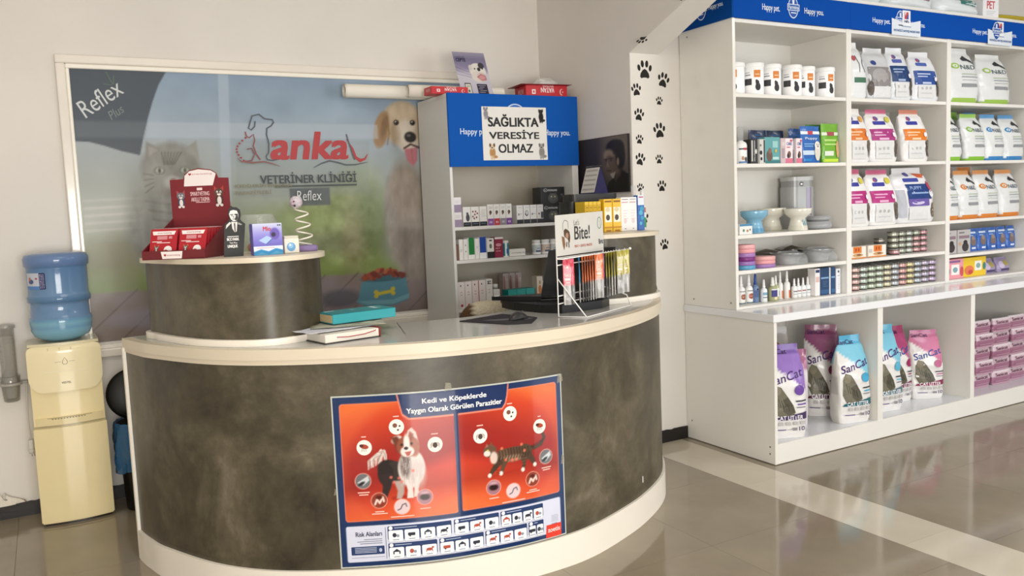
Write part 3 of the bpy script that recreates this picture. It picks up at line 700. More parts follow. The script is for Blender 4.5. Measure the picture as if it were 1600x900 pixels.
def mites(x, y): pr.ell(x-.006, y+.006, .009, .009, '#7a4a3a', 12, layer=2); pr.ell(x+.012, y+.003, .004, .004, '#3c3634', 8, layer=2); pr.ell(x+.005, y-.012, .004, .004, '#3c3634', 8, layer=2)
mites(.236, .541); flea(.110, .468); tick(.379, .460); mites(.688, .544); tick(.560, .471); flea(.818, .472)
for (x, y, w) in ((.236, .582, .022), (.110, .510, .018), (.379, .502, .026), (.688, .584, .022), (.560, .513, .026), (.818, .513, .014), (.098, .292, .045), (.098, .283, .035), (.155, .213, .035), (.155, .205, .06), (.241, .188, .09), (.330, .212, .04), (.843, .297, .045), (.843, .288, .035), (.777, .217, .035), (.777, .209, .06), (.689, .187, .1), (.606, .213, .04)):
    pr.rect(x-w/2, x+w/2, y-.0022, y+.0022, '#eec2b4', layer=1)
# lower risk strip
NAVY = '#1f3868'
pr.text('Risk Alanları', .058, .158, .118, .136, '#232a44', .03, layer=1)
for k, w in enumerate((.07, .095, .085)): pr.rect(.158-w, .158, .104-k*.008, .1065-k*.008, '#6b7084', layer=1)
pr.rect(.038, .165, .045, .078, NAVY, .003, layer=1)
for k in range(4): pr.rect(.052, .135, .053+k*.006, .0555+k*.006, '#b8c0d6', layer=2)
pr.ell(.15, .061, .006, .008, '#b8c0d6', 10, layer=2); pr.rect(.038, .165, .033, .035, '#8d93a8', layer=1)
pr.rect(.171, .173, .025, .15, '#39456b', layer=1)
icons = [(.180, .437, 4, .090, .152), (.447, .640, 3, .090, .152), (.647, .845, 4, .090, .152), (.180, .376, 3, .022, .084), (.384, .570, 3, .022, .084), (.577, .765, 3, .022, .084), (.772, .845, 2, .022, .084)]
r = random.Random(4)
for (x0, x1, n_, y0, y1) in icons:
    x0, x1 = .18+(x0-.18)*.962, .18+(x1-.18)*.962
    pr.rect(x0, x1, y0+.008, y1, NAVY, .004, layer=1); pr.ell(x0+.012, y1-.008, .008, .008, '#e9ecf4', 10, layer=2); pr.rect(x0+.026, x0+.026+.4*(x1-x0-.03), y1-.009, y1-.006, '#aeb8d4', layer=2)
    w = (x1-x0)/n_
    for k in range(n_):
        a = x0+k*w+.003; b = a+w-.006
        pr.rect(a-.001, b+.001, y0-.001, y1-.016, NAVY, .006, layer=2); pr.rect(a, b, y0, y1-.017, '#f5f6fa', .005, layer=3)
        cx = (a+b)/2; cy = y0+.026; c = r.choice(['#2a2f3d', '#2a2f3d', '#b5523f', '#39424f'])
        kd = r.randrange(4)
        if kd == 0: pr.ell(cx, cy, .013, .006, c, 10, layer=4); pr.line([(cx-.01, cy), (cx-.012, cy-.01)], .003, c, layer=4); pr.line([(cx+.01, cy), (cx+.012, cy-.01)], .003, c, layer=4); pr.ell(cx+.013, cy+.007, .005, .004, c, 8, layer=5)
        if kd == 1: pr.poly([(cx-.014, cy-.008), (cx-.014, cy+.003), (cx, cy+.013), (cx+.014, cy+.003), (cx+.014, cy-.008)], c, layer=4); pr.rect(cx-.009, cx+.009, cy-.008, cy+.001, '#f5f6fa', layer=5)
        if kd == 2: pr.ell(cx-.005, cy, .008, .009, c, 10, layer=4); pr.ell(cx+.008, cy-.003, .006, .006, '#8e97a5', 10, layer=5)
        if kd == 3: pr.rect(cx-.015, cx+.013, cy-.006, cy+.006, c, .003, layer=4); pr.ell(cx-.007, cy-.007, .003, .003, '#11131a', 8, layer=5)
        pr.rect(cx-.012, cx+.012, y0+.006, y0+.009, '#8b90a0', layer=4)
pr.rect(.858, .886, .052, .056, '#8d93a8', layer=1)
for k in range(5): pr.rect(.862-.004, .862+.03, .064+k*.006, .066+k*.006, '#a3a8b8', layer=1)
pr.poly([(.829, -.001), (.905, -.001), (.905, .053), (.833, .053)], '#e2402f', layer=2)
pr.text('zoetis', .839, .898, .022, .040, '#fbeeea', .02, layer=3)
pr.build('lettering', INK, PT)
for (u, v, w, h) in ((.44, .68, .03, .035), (.925, .655, .03, .04), (.925, .315, .02, .04), (-.01, .30, .012, .03)):
    PR(pm, 0.0006).poly([(u-w/2, v-h/2), (u+w/2, v-h/2+.006), (u+w/2-.004, v+h/2-.004), (u-w/2+.006, v+h/2)], '#b6b09a').build('adhesive_tape', V('tape', .15, alpha=.45, coat=.5, bump=.4, bscale=80), PT)
# ================================================================== PRODUCT BUILDERS
WB = '#e9e6df'
def cardbox(w, d, h, col, name, label, cat, loc, rz=0, group=None, prints=(), bev=0.0015, mat=None, side=None):
    """carton standing on z=0, front towards -y; prints: list of functions drawing on the front"""
    b = MB().box(-w/2, w/2, -d/2, d/2, 0.0005, h, col, bev).build(name, mat or CARD, None, loc, rz)
    tag(b, label, cat, group)
    if prints:
        pr = PR(front(-w/2, -d/2, 0), 0.0004)
        for f in prints: f(pr, w, h)
        pr.build('printed_front', INK, b)
    if side:
        ps = PR(flat((-w/2, d/2, 0), (0, -1, 0), (0, 0, 1), (-1, 0, 0)), 0.0004)
        for f in side: f(ps, d, h)
        ps.build('printed_side', INK, b)
    return b
R_ = lambda x0, x1, y0, y1, c: (lambda p, w, h: p.rect(x0*w, x1*w, y0*h, y1*h, c))
E_ = lambda x, y, rx, ry, c: (lambda p, w, h: p.ell(x*w, y*h, rx*w, ry*h, c, 14))
T_ = lambda t, x0, x1, y0, y1, c, b=0.02: (lambda p, w, h: p.text(t, x0*w, x1*w, y0*h, y1*h, c, b))
L_ = lambda x0, x1, y, n, c, dy=.05, th=.015: (lambda p, w, h: [p.rect(x0*w, (x1-(.1*(k % 3)))*w, (y-k*dy)*h, (y-k*dy+th)*h, c, layer=8+k) for k in range(n)])

def sup(a, b, n, N):
    th = np.linspace(-PI/2, 1.5*PI, N, endpoint=False)   # starts at the front
    c, s = np.cos(th), np.sin(th)
    return a*np.sign(c)*np.abs(c)**(2/n), b*np.sign(s)*np.abs(s)**(2/n)
class Bag:
    """filled, heat-sealed bag; front faces -y"""
    def __init__(s, w, d, h, top=0.8, seal=0.1, seed=0, lean=0.0, shoulder=0.62, wr=0.006, N=44, K=30):
        s.w, s.d, s.h = w, d, h; s.N = N; T = np.linspace(0, 1, K); s.T = T; P = np.zeros((K, N, 3)); s.prof = []
        rs = np.random.RandomState(seed)
        for j, t in enumerate(T):
            a = w/2*np.interp(t, [0, .06, .2, shoulder, .86, 1-seal, 1], [.90, .97, 1, 1, .5+.5*top, top, top*1.0])
            b = d/2*np.interp(t, [0, .05, .18, shoulder*.8, shoulder, .84, 1-seal, 1], [.82, .95, 1, .95, .80, .36, .05, .02])
            n = np.interp(t, [0, .1, .5, .8, 1], [4.5, 3.6, 3.2, 2.4, 2.2])
            x, y = sup(a, b, n, N); z = np.full(N, t*h); s.prof.append((a, b, n))
            P[j, :, 0], P[j, :, 1], P[j, :, 2] = x, y, z
        th = np.linspace(0, 2*PI, N, endpoint=False); TH, TT = np.meshgrid(th, T)
        cx = np.cos(TH)*2.2+10+seed; cy = np.sin(TH)*2.2+TT*5+10
        nz = vnoise(cx, cy, 1.2, seed+3, 3)-.5
        nz2 = vnoise(np.cos(TH)*1.2+5+seed, TT*16+np.sin(TH), 1.0, seed+9, 2)-.5
        f = np.clip(TT*6, 0, 1)*np.clip((1-seal-TT)*6, 0.15, 1)
        P[..., 1] += (nz*2.4*wr+nz2*1.2*wr)*np.sign(P[..., 1]+1e-6)*np.clip(abs(P[..., 1])/(d*.2), 0, 1)*f
        P[..., 0] += nz*1.2*wr*np.sign(P[..., 0])*f
        P[..., 1] += lean*h*TT**2+0.004*np.sin(P[..., 0]/w*9+seed)*np.clip((TT-.85)*8, 0, 1)
        s.P = P; s.lean = lean; s.C = np.ones((K, N, 3))*np.array(hexc('#e8e8e8'))
        s.U = P[..., 0]/(w/2); s.V = TT; s.F = P[..., 1] < lean*h*TT**2
        s.side = (np.abs(np.cos(TH-PI/2)) > .93)
    def band(s, v0, v1, c, a=1.0): m = ((s.V >= v0) & (s.V <= v1))[..., None]*a; s.C = s.C*(1-m)+np.array(hexc(c))*m; return s
    def fpt(s, u, v, d=0.001):
        """point on the front: u,v in 0..1"""
        t = min(max(v, 0), 1); a = np.interp(t, s.T, [p[0] for p in s.prof]); b = np.interp(t, s.T, [p[1] for p in s.prof]); n = np.interp(t, s.T, [p[2] for p in s.prof])
        x = (2*u-1)*s.w/2; q = min(abs(x/a), .999)
        # follow the wrinkled mesh: nearest row, interpolate across the front half
        j = t*(len(s.T)-1); j0 = int(j); j1 = min(j0+1, len(s.T)-1); f = j-j0; ys = []
        for jj in (j0, j1):
            h = s.N//2; xs = np.r_[s.P[jj, -(h//2):, 0], s.P[jj, :h//2+1, 0]]; yy = np.r_[s.P[jj, -(h//2):, 1], s.P[jj, :h//2+1, 1]]
            o = np.argsort(xs); ys.append(np.interp(x, xs[o], yy[o]))
        return (x, ys[0]*(1-f)+ys[1]*f-0.0012-d, t*s.h)
    def make(s, name, label, cat, loc, rz=0, group=None, mat=None, art=None):
        P2 = s.P; mb = MB(); mb.grid(P2, s.C, closed=True)
        mb.add(P2[0], [tuple(range(s.N))[::-1]], s.C[0]); mb.add(P2[-1], [tuple(range(s.N))], s.C[-1])
        o = mb.build(name, mat or FOIL, None, loc, rz); tag(o, label, cat, group)
        if art:
            pr = PR(lambda u, v, d: s.fpt(u, v, d), 0.0005, 0.14); art(pr); pr.build('printed_front', PRINTG, o)
        return o
def bottle(prof, name, label, cat, loc, group=None, mat=None, lab=None, n=18, cap=None, capmat=None):
    """prof: body outline; lab=(z0,z1,r,colour[,draw]); cap: outline"""
    o = MB().lathe(prof, '#ffffff', n=n).build(name, mat or PLAST, None, loc); tag(o, label, cat, group)
    if cap: MB().lathe(cap, '#f4f4f2', n=n).build('cap', capmat or PLAST, o)
    if lab:
        z0, z1, r, c = lab[:4]; MB().lathe([(r, z0), (r, z1)], c, n=n, cap=False).build('label', CARD, o)
        if len(lab) > 4:
            m = lambda u, v, d: ((r+d)*math.sin(u/r), -(r+d)*math.cos(u/r), v)
            pr = PR(m, 0.0004, 0.008); lab[4](pr, r, z0, z1); pr.build('printed_front', INK, o)
    return o

# ================================================================== RIGHT SHELVING
SX0, SYF, SYB = 3.472, 3.577, 4.028
XE = 7.4
SH = thing('shop_shelving', 'white open shelving with blue header boards standing on a deep base along the wall', 'shelving')
BAYS = [(3.494, 4.421), (4.466, 5.427), (5.472, 6.42), (6.465, 7.38)]
B_ = lambda x0, x1, y0, y1, z0, z1, n, m=WHITEB, c=WB, p=None, bev=.0015: MB().box(x0, x1, y0, y1, z0, z1, c, bev).build(n, m, p or SH)
for x0, x1 in ((3.472, 3.494), (4.421, 4.4432), (4.4438, 4.466), (5.427, 5.4492), (5.4498, 5.472), (6.42, 6.465), (7.38, 7.402)): B_(x0, x1, SYF, SYB, .8555, 2.70, 'upright', SIDEM if x0 == 3.472 else WHITEB)
for i, (x0, x1) in enumerate(BAYS):
    zs = [2.10, 1.70, 1.29, 1.082] if i < 2 else [2.10, 1.70, 1.29, 1.05]
    for z in zs: B_(x0, x1, SYF+.004, SYB-.01, z-.022, z, 'shelf')
    B_(x0, x1, SYF+.002, SYB-.01, .8555, .872, 'shelf'); B_(x0, x1, SYF+.002, SYB-.01, 2.494, 2.516, 'shelf')
    B_(x0, x1, SYB-.009, SYB-.001, .856, 2.69, 'back_board')
B_(3.474, 7.4, SYF+.002, SYB, 2.68, 2.70, 'top_board')
# base
B_(3.472, 3.494, 3.292, SYB, 0.004, .8105, 'base_upright'); B_(3.462, 7.41, 3.284, SYB, .811, .855, 'countertop', WHITEG, '#e9eaec', bev=.003)
for x0, x1 in ((4.345, 4.392), (5.275, 5.318), (6.2, 6.243), (7.37, 7.4)): B_(x0, x1, 3.294, SYB-.01, .11, .8105, 'base_divider')
B_(3.494, 7.4, 3.2925, 3.31, .004, .118, 'kickboard'); B_(3.494, 7.4, 3.311, SYB-.01, .10, .117, 'base_shelf', WHITEG, '#dcdee2'); B_(3.494, 7.4, SYB-.009, SYB-.001, .118, .81, 'base_back')
# base filler
HB = '#0a4ba6'
def badge(pr, x, y, s=1.0, name='Farmina'):
    pr.ell(x, y, .042*s, .062*s, '#dfe7f4', 26); pr.ell(x, y, .037*s, .056*s, HB, 26)
    pr.poly([(x-.006*s, y+.02*s), (x-.01*s, y+.045*s), (x-.004*s, y+.05*s), (x-.002*s, y+.038*s), (x+.003*s, y+.052*s), (x+.009*s, y+.045*s), (x+.008*s, y+.02*s)], '#dfe7f4')
    pr.rect(x-.05*s, x+.05*s, y-.018*s, y+.020*s, '#e8eef8', .003); pr.rect(x-.046*s, x+.046*s, y-.014*s, y+.016*s, '#2a5fae', .002)
    pr.text(name, x-.042*s, x+.042*s, y-.009*s, y+.012*s, '#e8eef8', .02); pr.rect(x-.022*s, x+.022*s, y-.034*s, y-.028*s, '#dfe7f4')
HD = lambda x0, x1, n='header_board': B_(x0, x1, SYF-.012, SYF, 2.516, 2.675, n, HEADM, HB, bev=.0008)
h1 = HD(3.472, 4.4435); h2 = HD(4.4445, 6.45); h3 = HD(6.451, 7.4)
hs = B_(3.460, 3.4715, SYF-.012, SYB, 2.516, 2.675, 'header_board', HEADM, '#0b4690', bev=.0008)
pr = PR(front(0, SYF-.012, 0), .0005); W_ = '#e4ecf6'
pr.text('Happy pet.', 3.695, 3.835, 2.562, 2.608, W_, .01); badge(pr, 3.945, 2.604, 1.0); pr.text('Happy you.', 4.035, 4.20, 2.566, 2.61, W_, .01)
pr.build('header_print', INK, h1)
pr = PR(front(0, SYF-.012, 0), .0005)
for x in (4.66, 5.70):
    pr.text('Happy pet.', x-.01, x+.16, 2.56, 2.60, W_, .01, layer=1); badge(pr, x+.26, 2.60, 1.0)
    pr.text('Happy you.', x+.36, x+.51, 2.56, 2.60, W_, .01, layer=1)
pr.build('header_print', INK, h2)
pr = PR(flat((3.460, SYB, 0), (0, -1, 0), (0, 0, 1), (-1, 0, 0)), .0005)
pr.text('Happy pet.', .012, .15, 2.575, 2.615, W_, .01); badge(pr, .215, 2.61, 1.0); pr.text('Happy you.', .28, .40, 2.585, 2.62, W_, .01); pr.build('header_print', INK, hs)
for i, x in enumerate((4.83, 5.86)):
    st = MB()
    y = SYF-.0155
    q = PR(front(0, SYF-.0150, 0), .0005)
    q.poly([(x, 2.505), (x+.29, 2.505), (x+.29, 2.61), (x+.16, 2.585), (x+.13, 2.585), (x, 2.61)], '#dfe6ee'); q.rect(x+.105, x+.185, 2.57, 2.665, '#eef1f5', .004)
    q.poly([(x+.125, 2.61), (x+.165, 2.61), (x+.165, 2.655), (x+.125, 2.655)], '#c9484e'); q.poly([(x+.145, 2.61), (x+.165, 2.61), (x+.165, 2.645), (x+.15, 2.63)], '#3b57a8'); q.poly([(x+.132, 2.63), (x+.145, 2.655), (x+.128, 2.652)], '#e9e9ee')
    q.text("Hill's", x+.122, x+.168, 2.588, 2.604, '#3a4a74', .03); q.rect(x+.10, x+.19, 2.561, 2.566, '#8ea1bb'); q.text('YETKİLİ SATIŞ NOKTASI', x+.015, x+.275, 2.525, 2.545, '#2f5f9d', .03)
    tag(q.build('brand_sticker', PRINTG), ('white flared sticker with small red and blue emblem above the middle bay of bags', 'white flared sticker with small red and blue emblem above the far right bay')[i], 'sticker')
# screw heads
for y, z in ((3.33, .10), (3.33, .06), (3.98, .12), (3.62, .895), (3.94, .895), (3.955, 2.48)):
    x = 3.4715
    MB().lathe([(0, 0), (.004, 0), (.005, .001)], '#77736b', n=8, xf=Matrix.Translation((x, y, z)) @ Matrix.Rotation(-PI/2, 4, 'Y')).build('screw_cap', STEEL, SH)

BAGY = SYF+.02
# ---- bay 1, top: six round tubs
def tub(i, xc, yc, lab):
    o = bottle([(.056, 0), (.060, .003), (.060, .155), (.057, .158)], 'supplement_tub', lab, 'tub', (xc, yc, 2.1005), 'white supplement tubs', PLAST, n=28,
               cap=[(.062, .158), (.063, .16), (.063, .180), (.060, .184), (0, .184)])
    def draw(p, r, z0, z1):
        a = [-.5, -.05, .1, .0, .1, .2][i]*r
        p.rect(a+.008, a+.048, .098, .140, '#d98236', .001); p.rect(a-.05, a-.005, .055, .092, '#3a3a3c', .001); p.rect(a-.046, a-.012, .11, .116, '#8a8f96'); p.rect(a-.046, a-.016, .124, .129, '#b5b7ba')
        p.ell(a+.028, .066, .011, .016, '#2a282b', 12); p.ell(a+.031, .044, .016, .022, '#2a282b', 14); p.ell(a+.022, .076, .006, .01, '#2a282b', 10); p.rect(a+.014, a+.04, .112, .118, '#f2d0ac')
    m = lambda u, v, d: ((.0602+d)*math.sin(u/.06), -(.0602+d)*math.cos(u/.06), v)
    pr = PR(m, .0003, .012); draw(pr, .06, 0, 0); pr.build('printed_label', INK, o)
    o.rotation_euler = (0, 0, -.80)
xs_ = [3.580, 3.708, 3.855, 4.012, 4.150, 4.312]
od = ['leftmost', 'second from left', 'third from left', 'fourth from left', 'second from right', 'rightmost']
for i, x in enumerate(xs_): tub(i, x, [3.68, 3.655, 3.66, 3.645, 3.665, 3.655][i], f'white tub with orange square, {od[i]} of the six on the top shelf')

# ---- bay 1, second shelf (z 1.70)
Z = 1.7005
def sprayer(x, y, z, h, r, body, label, col='#ffffff', lab=None, cap='#f2f2f0', group=None, capmat=None, name='spray_bottle', lc=None, mat=None, tip=True):
    hb = h*.62
    o = MB().lathe([(r*.9, 0), (r, .003), (r, hb*.82), (r*.85, hb*.93), (r*.42, hb), (r*.4, hb+.004)], body, n=16).build(name, mat or PLAST, None, (x, y, z)); tag(o, label, 'bottle', group)
    c = MB().lathe([(r*.48, hb+.002), (r*.48, hb+h*.08), (r*.36, hb+h*.1), (r*.38, h*.84), (r*.34, h*.86), (r*.30, h*.99), (0, h)] if tip else [(r*.5, hb+.002), (r*.5, h), (0, h)], cap, n=14).build('cap', capmat or PLAST, o)
    if lab:
        m = lambda u, v, d: ((r+.0006+d)*math.sin(u/r), -(r+.0006+d)*math.cos(u/r), v)
        pr = PR(m, .0003, .01); lab(pr, r, hb); pr.build('printed_label', INK, o)
    return o
o = sprayer(3.588, 3.645, Z, .215, .038, '#f3f3f1', 'white bottle with clear domed cap beside the upright on the second shelf', cap='#d8dadb', capmat=CLEAR, tip=False,
            lab=lambda p, r, h: (p.rect(-r, r, h*.62, h*.68, '#34405a'), p.rect(-.01, .012, h*.6, h*.7, '#c0424a'), p.ell(-.015, h*.25, .008, .012, '#b98a6c', 10), p.ell(.005, h*.2, .01, .014, '#4a4848', 10), p.rect(-r, r, 0.006, .014, '#3d6fb0')))
def flatpouch(x, y, z, w, h, base, label, art, seed, rz=0, d=.04, top=.96, name='treat_pouch', group=None, cat='pouch'):
    b = Bag(w, d, h, top=top, seal=.08, seed=seed, shoulder=.6, wr=.003, N=36, K=20); b.C[:] = np.array(hexc(base)); return b.make(name, label, cat, (x, y, z), rz, group, art=art)
cardbox(.055, .09, .143, '#2c2c2e', 'treat_box', 'black and white striped box, left one beside the clear-capped bottle', 'box', (3.668, 3.66, Z), 0, None, [R_(.1, .3, .1, .95, '#c9c9c4'), R_(.5, .6, .1, .95, '#b9b9b4'), E_(.75, .5, .14, .1, '#d8d8d2'), E_(.4, .3, .12, .08, '#161618')])
cardbox(.055, .09, .143, '#d2d2cd', 'treat_box', 'grey and black dotted box next to the teal box', 'box', (3.725, 3.655, Z), 0, None, [R_(.75, .95, .05, .97, '#2e2e31'), E_(.35, .45, .2, .09, '#27272a'), E_(.4, .2, .15, .07, '#27272a'), E_(.3, .75, .12, .05, '#6d6d6c'), R_(0, .12, 0, 1, '#8b8b88')])
def art_teal(p): p.rect(0.04, .96, .0, .98, '#4d8f93'); p.ell(.4, .28, .28, .25, '#6b554b', 16); p.ell(.42, .42, .16, .14, '#86695a', 14); p.rect(.5, .8, .55, .8, '#9ccbc9', .03); p.ell(.78, .4, .07, .06, '#d9b54a', 10); p.rect(.55, .9, .1, .2, '#b9dcd8')
cardbox(.125, .05, .156, '#5fa3a6', 'treat_box', 'teal box with a brown dog picture on the second shelf', 'box', (3.816, 3.64, Z), 0, None, [R_(0, 1, 0, .12, '#3d7d80'), E_(.3, .3, .2, .22, '#6b554b'), E_(.33, .48, .12, .11, '#86695a'), R_(.5, .85, .6, .85, '#9ccbc9'), E_(.72, .48, .07, .06, '#d9b54a'), R_(.5, .9, .15, .25, '#b9dcd8')])
for i, (x, w) in enumerate(((3.88, .15), (4.04, .16))):
    flatpouch(x, 3.80+.01*i, Z, w, .215, '#12284a', ('dark navy pouch standing behind the teal box, left one', 'dark navy pouch standing behind the small pink and white boxes')[i], lambda p: (p.rect(.15, .85, .72, .8, '#274a7c'), p.rect(.3, .7, .84, .88, '#3d6aa0')), 20+i)
flatpouch(4.19, 3.78, Z, .12, .225, '#1a57a3', 'bright blue pouch half hidden behind the pink and white boxes', lambda p: (p.rect(.1, .9, .62, .72, '#e6edf2'), p.rect(.2, .8, .78, .84, '#2d77c4')), 24)
cardbox(.04, .08, .15, '#cfb9bc', 'treat_box', 'translucent grey pink packet between teal box and small boxes', 'packet', (3.900, 3.65, Z), 0, None, [R_(.2, .8, .2, .6, '#a99aa0'), R_(.2, .8, .7, .85, '#d9ccd0')])
for i, x in enumerate((3.956, 4.043)):
    cardbox(.062 if i == 0 else .05, .06, .15, '#f1e3e6', 'grooming_box', ('white box with pink foot, left of the pair beside the blue puppy pouch', 'white box with pink foot, right of the pair touching the blue puppy pouch')[i], 'box', (x, 3.645, Z), 0, None,
            [R_(0, 1, 0, .2, '#d9768f'), E_(.5, .35, .25, .14, '#7b5b50'), E_(.35, .3, .15, .1, '#2b2a2e'), T_('CARE', .15, .85, .72, .84, '#3d5a9a'), R_(.15, .6, .62, .66, '#d1557a'), E_(.75, .9, .15, .05, '#cf4b6a')])
cardbox(.03, .06, .15, '#8f8a94', 'grooming_box', 'narrow grey box between the two pink and white boxes', 'box', (4.002, 3.66, Z), 0, None, [R_(.2, .8, .55, .9, '#c9c3cc'), R_(.2, .8, .1, .4, '#6d6672')])
def art_puppy(p):
    p.rect(0.02, .98, .78, .86, '#e9eff5'); p.rect(.35, .62, .77, .87, '#c04a58'); p.text('Puppy', .2, .8, .62, .70, '#dfeaf7', .03); p.rect(.12, .6, .5, .53, '#7fb0e0'); p.rect(.12, .55, .44, .47, '#7fb0e0')
    p.rect(.05, .6, .22, .34, '#c9dcee', .02); p.ell(.78, .30, .16, .24, '#ded8cd', 18); p.ell(.76, .48, .15, .11, '#eae5dc', 16); p.ell(.72, .50, .02, .015, '#2b2624', 8); p.ell(.82, .50, .02, .015, '#2b2624', 8); p.ell(.77, .45, .03, .022, '#2b2624', 8); p.rect(.05, .45, .05, .12, '#2d86c8')
flatpouch(4.160, 3.64, Z, .172, .226, '#1b62b4', 'blue treat pouch with a white puppy on the second shelf', art_puppy, 30)
flatpouch(4.335, 3.76, Z, .15, .25, '#3d7d22', 'darker green pouch behind the bright green one', lambda p: (p.rect(.1, .9, .72, .8, '#c9d9b4'),), 31)
flatpouch(4.335, 3.64, Z, .155, .243, '#6fae2a', 'bright green treat pouch at the right end of the second shelf', lambda p: (p.rect(.02, .98, .70, .78, '#dfe8d2'), p.rect(.3, .7, .69, .79, '#a7505a'), p.rect(.1, .8, .55, .6, '#b9dc7f'), p.rect(.1, .8, .45, .49, '#b9dc7f'), p.rect(.1, .6, .18, .3, '#e3ead8'), p.ell(.85, .35, .12, .22, '#cfa678', 14), p.rect(.05, .9, .02, .1, '#c3e04a')), 32)

# ---- bay 1, third shelf (z 1.29)
Z = 1.2905
def pedestal(x, y, label, c, c2, h=.135, r=.080, deco=False):
    o = MB().lathe([(r*.72, 0), (r*.74, .004), (r*.62, h*.35), (r*.56, h*.55), (r*.80, h*.66), (r*1.0, h*.78), (r*1.04, h*.96), (r*1.02, h), (r*.95, h*.985), (r*.88, h*.85), (r*.4, h*.76), (0, h*.75)], c, n=32).build('raised_bowl', GLOSSP, None, (x, y, Z)); tag(o, label, 'bowl')
    MB().lathe([(r*.745, .006), (r*.70, .03)], c2, n=32, cap=False).build('base_band', GLOSSP, o)
    if deco:
        m = lambda u, v, d: ((r*.64+.002+d)*math.sin(u/r), -(r*.64+.002+d)*math.cos(u/r), v); pr = PR(m, .0004, .01)
        for k, (a, b) in enumerate(((.0, .05), (.02, .065), (-.02, .06), (.01, .035), (-.01, .04), (.03, .045))): pr.ell(a, b, .007, .01, '#7fa9b5', 8)
        pr.build('flower_print', INK, o)
pedestal(3.735, 3.69, 'pale blue raised pet bowl on the third shelf', '#7fb4cf', '#5c98bd')
pedestal(4.03, 3.83, 'plain cream raised pet bowl between the blue and the patterned one', '#e4e1d2', '#d8d3c2', h=.142, r=.086)
pedestal(4.075, 3.66, 'cream raised pet bowl with pale blue flower pattern', '#e6e3d6', '#dcd8c8', h=.136, r=.080, deco=True)
cardbox(.10, .07, .062, '#e9eae6', 'small_box', 'small white box with blue lid in front of the pale blue bowl', 'box', (3.565, 3.62, Z), 0, None, [R_(0, 1, .8, 1, '#4a86b0'), E_(.3, .4, .08, .14, '#5a8a6a'), E_(.6, .35, .08, .12, '#b98a5a'), E_(.8, .45, .05, .1, '#6a6a6a')])
# feeder
o = thing('pet_feeder', 'tall grey automatic pet feeder with lilac window behind the cream bowls', 'feeder', (4.318, 3.885, Z), -.35)
MB().prism(rrect(-.090, .090, -.09, .09, .05, 6), 0, .27, '#aeb0b0', smooth=False).build('body', V('feeder_plastic', .3, coat=.2), o)
MB().prism(rrect(-.086, .086, -.086, .086, .048, 6), .27, .310, '#9a9c9c').build('lid_ring', V('feeder_plastic'), o)
MB().prism(rrect(-.089, .089, -.089, .089, .049, 6), .310, .335, '#c2c3c2').build('lid', V('feeder_plastic'), o)
MB().lathe([(0, 0), (.012, 0), (.014, .004), (.010, .008), (0, .009)], '#d8dadc', n=14, xf=Matrix.Translation((-.012, -.086, .288)) @ Matrix.Rotation(PI/2, 4, 'X')).build('latch_button', STEEL, o)
pr = PR(lambda u, v, d: (u, -.0905-d if u < .04 else -.0905-d+(u-.04)**2*18, v), .0008, .01); pr.poly([(.018, .265), (.082, .265), (.082, .13), (.074, .10), (.05, .085), (.026, .10), (.018, .13)], '#8a7c98'); pr.build('food_window', V('feeder_window', .15, coat=.5), o)
pr = PR(front(0, -.0905, 0), .0012); pr.rect(.010, .040, .055, .082, '#9db562', .004); pr.build('green_sticker', INK, o)
for i, (x, y, h, r) in enumerate(((4.262, 3.675, .05, .090), (4.27, 3.672, .032, .078))):
    zz_ = Z+.0505*i; o = MB().lathe([(r*.8, 0), (r*.95, .01), (r, h*.6), (r*.97, h*.62), (r*.94, h*.9), (r*.8, h), (0, h)], '#a5a7aa', n=30).build('plastic_dish', V('grey_plastic', .28, coat=.3), None, (x, y, zz_)); tag(o, ('lower grey plastic dish stacked in front of the feeder', 'upper grey plastic dish stacked in front of the feeder')[i], 'dish')
# ---- bay 1, fourth shelf (z 1.082)
Z = 1.0825
def stacktub(x, y, cols, r, hh, lab):
    o = thing('snack_container', lab, 'container', (x, y, Z))
    z = 0
    for c in cols:
        MB().lathe([(r*.96, z), (r, z+.003), (r, z+hh-.004), (r*.97, z+hh-.0005)], c, n=28).build('ring', PLAST, o); z += hh
stacktub(3.615, 3.645, ['#5aa0c4', '#9a72b4', '#7d2f7c', '#a87ab8', '#e9a3a8', '#ecb0b2'], .058, .0245, 'tall round container in stacked blue, purple and pink rings by the upright')
stacktub(3.775, 3.665, ['#a07ab4', '#e6a2a6', '#eab2b0'], .075, .0225, 'low round container of purple and pink rings')
def wrapbowl(x, y, r, h, lab, seed):
    o = MB().lathe([(0, .0), (r*.55, .0), (r*.62, .01), (r*.85, h*.75), (r*1.02, h*.92), (r*1.04, h*.96), (r*.98, h*.97), (r*.82, h*.8), (r*.55, .03), (0, .025)][::1], '#c8cacc', n=36).build('metal_bowl', STEEL, None, (x, y, Z)); tag(o, lab, 'bowl')
    b = Bag(r*2.12, r*1.95, h*1.12, top=.75, seal=.05, seed=seed, wr=.008, N=40, K=14); MB().grid(b.P, '#dfe2e4', closed=True).build('plastic_wrap', CLEAR, o)
wrapbowl(4.02, 3.695, .105, .075, 'shiny metal bowl in clear wrap beside the low pink container', 40)
wrapbowl(4.285, 3.695, .105, .085, 'shiny metal bowl in clear wrap at the right end of the fourth shelf', 41)
o = MB().lathe([(.06, 0), (.085, .01), (.09, .06), (.1, .066), (.1, .07), (.0, .09)], '#a9a7a0', n=30).build('metal_bowl', STEEL, None, (4.06, 3.91, Z)); tag(o, 'upturned dark metal bowl at the back of the fourth shelf', 'bowl')
o = MB().lathe([(.05, 0), (.08, .01), (.085, .07), (.09, .075), (.0, .1)], '#8c8a84', n=30).build('metal_bowl', STEEL, None, (4.29, 3.91, Z)); tag(o, 'upturned metal bowl behind the two wrapped bowls', 'bowl')
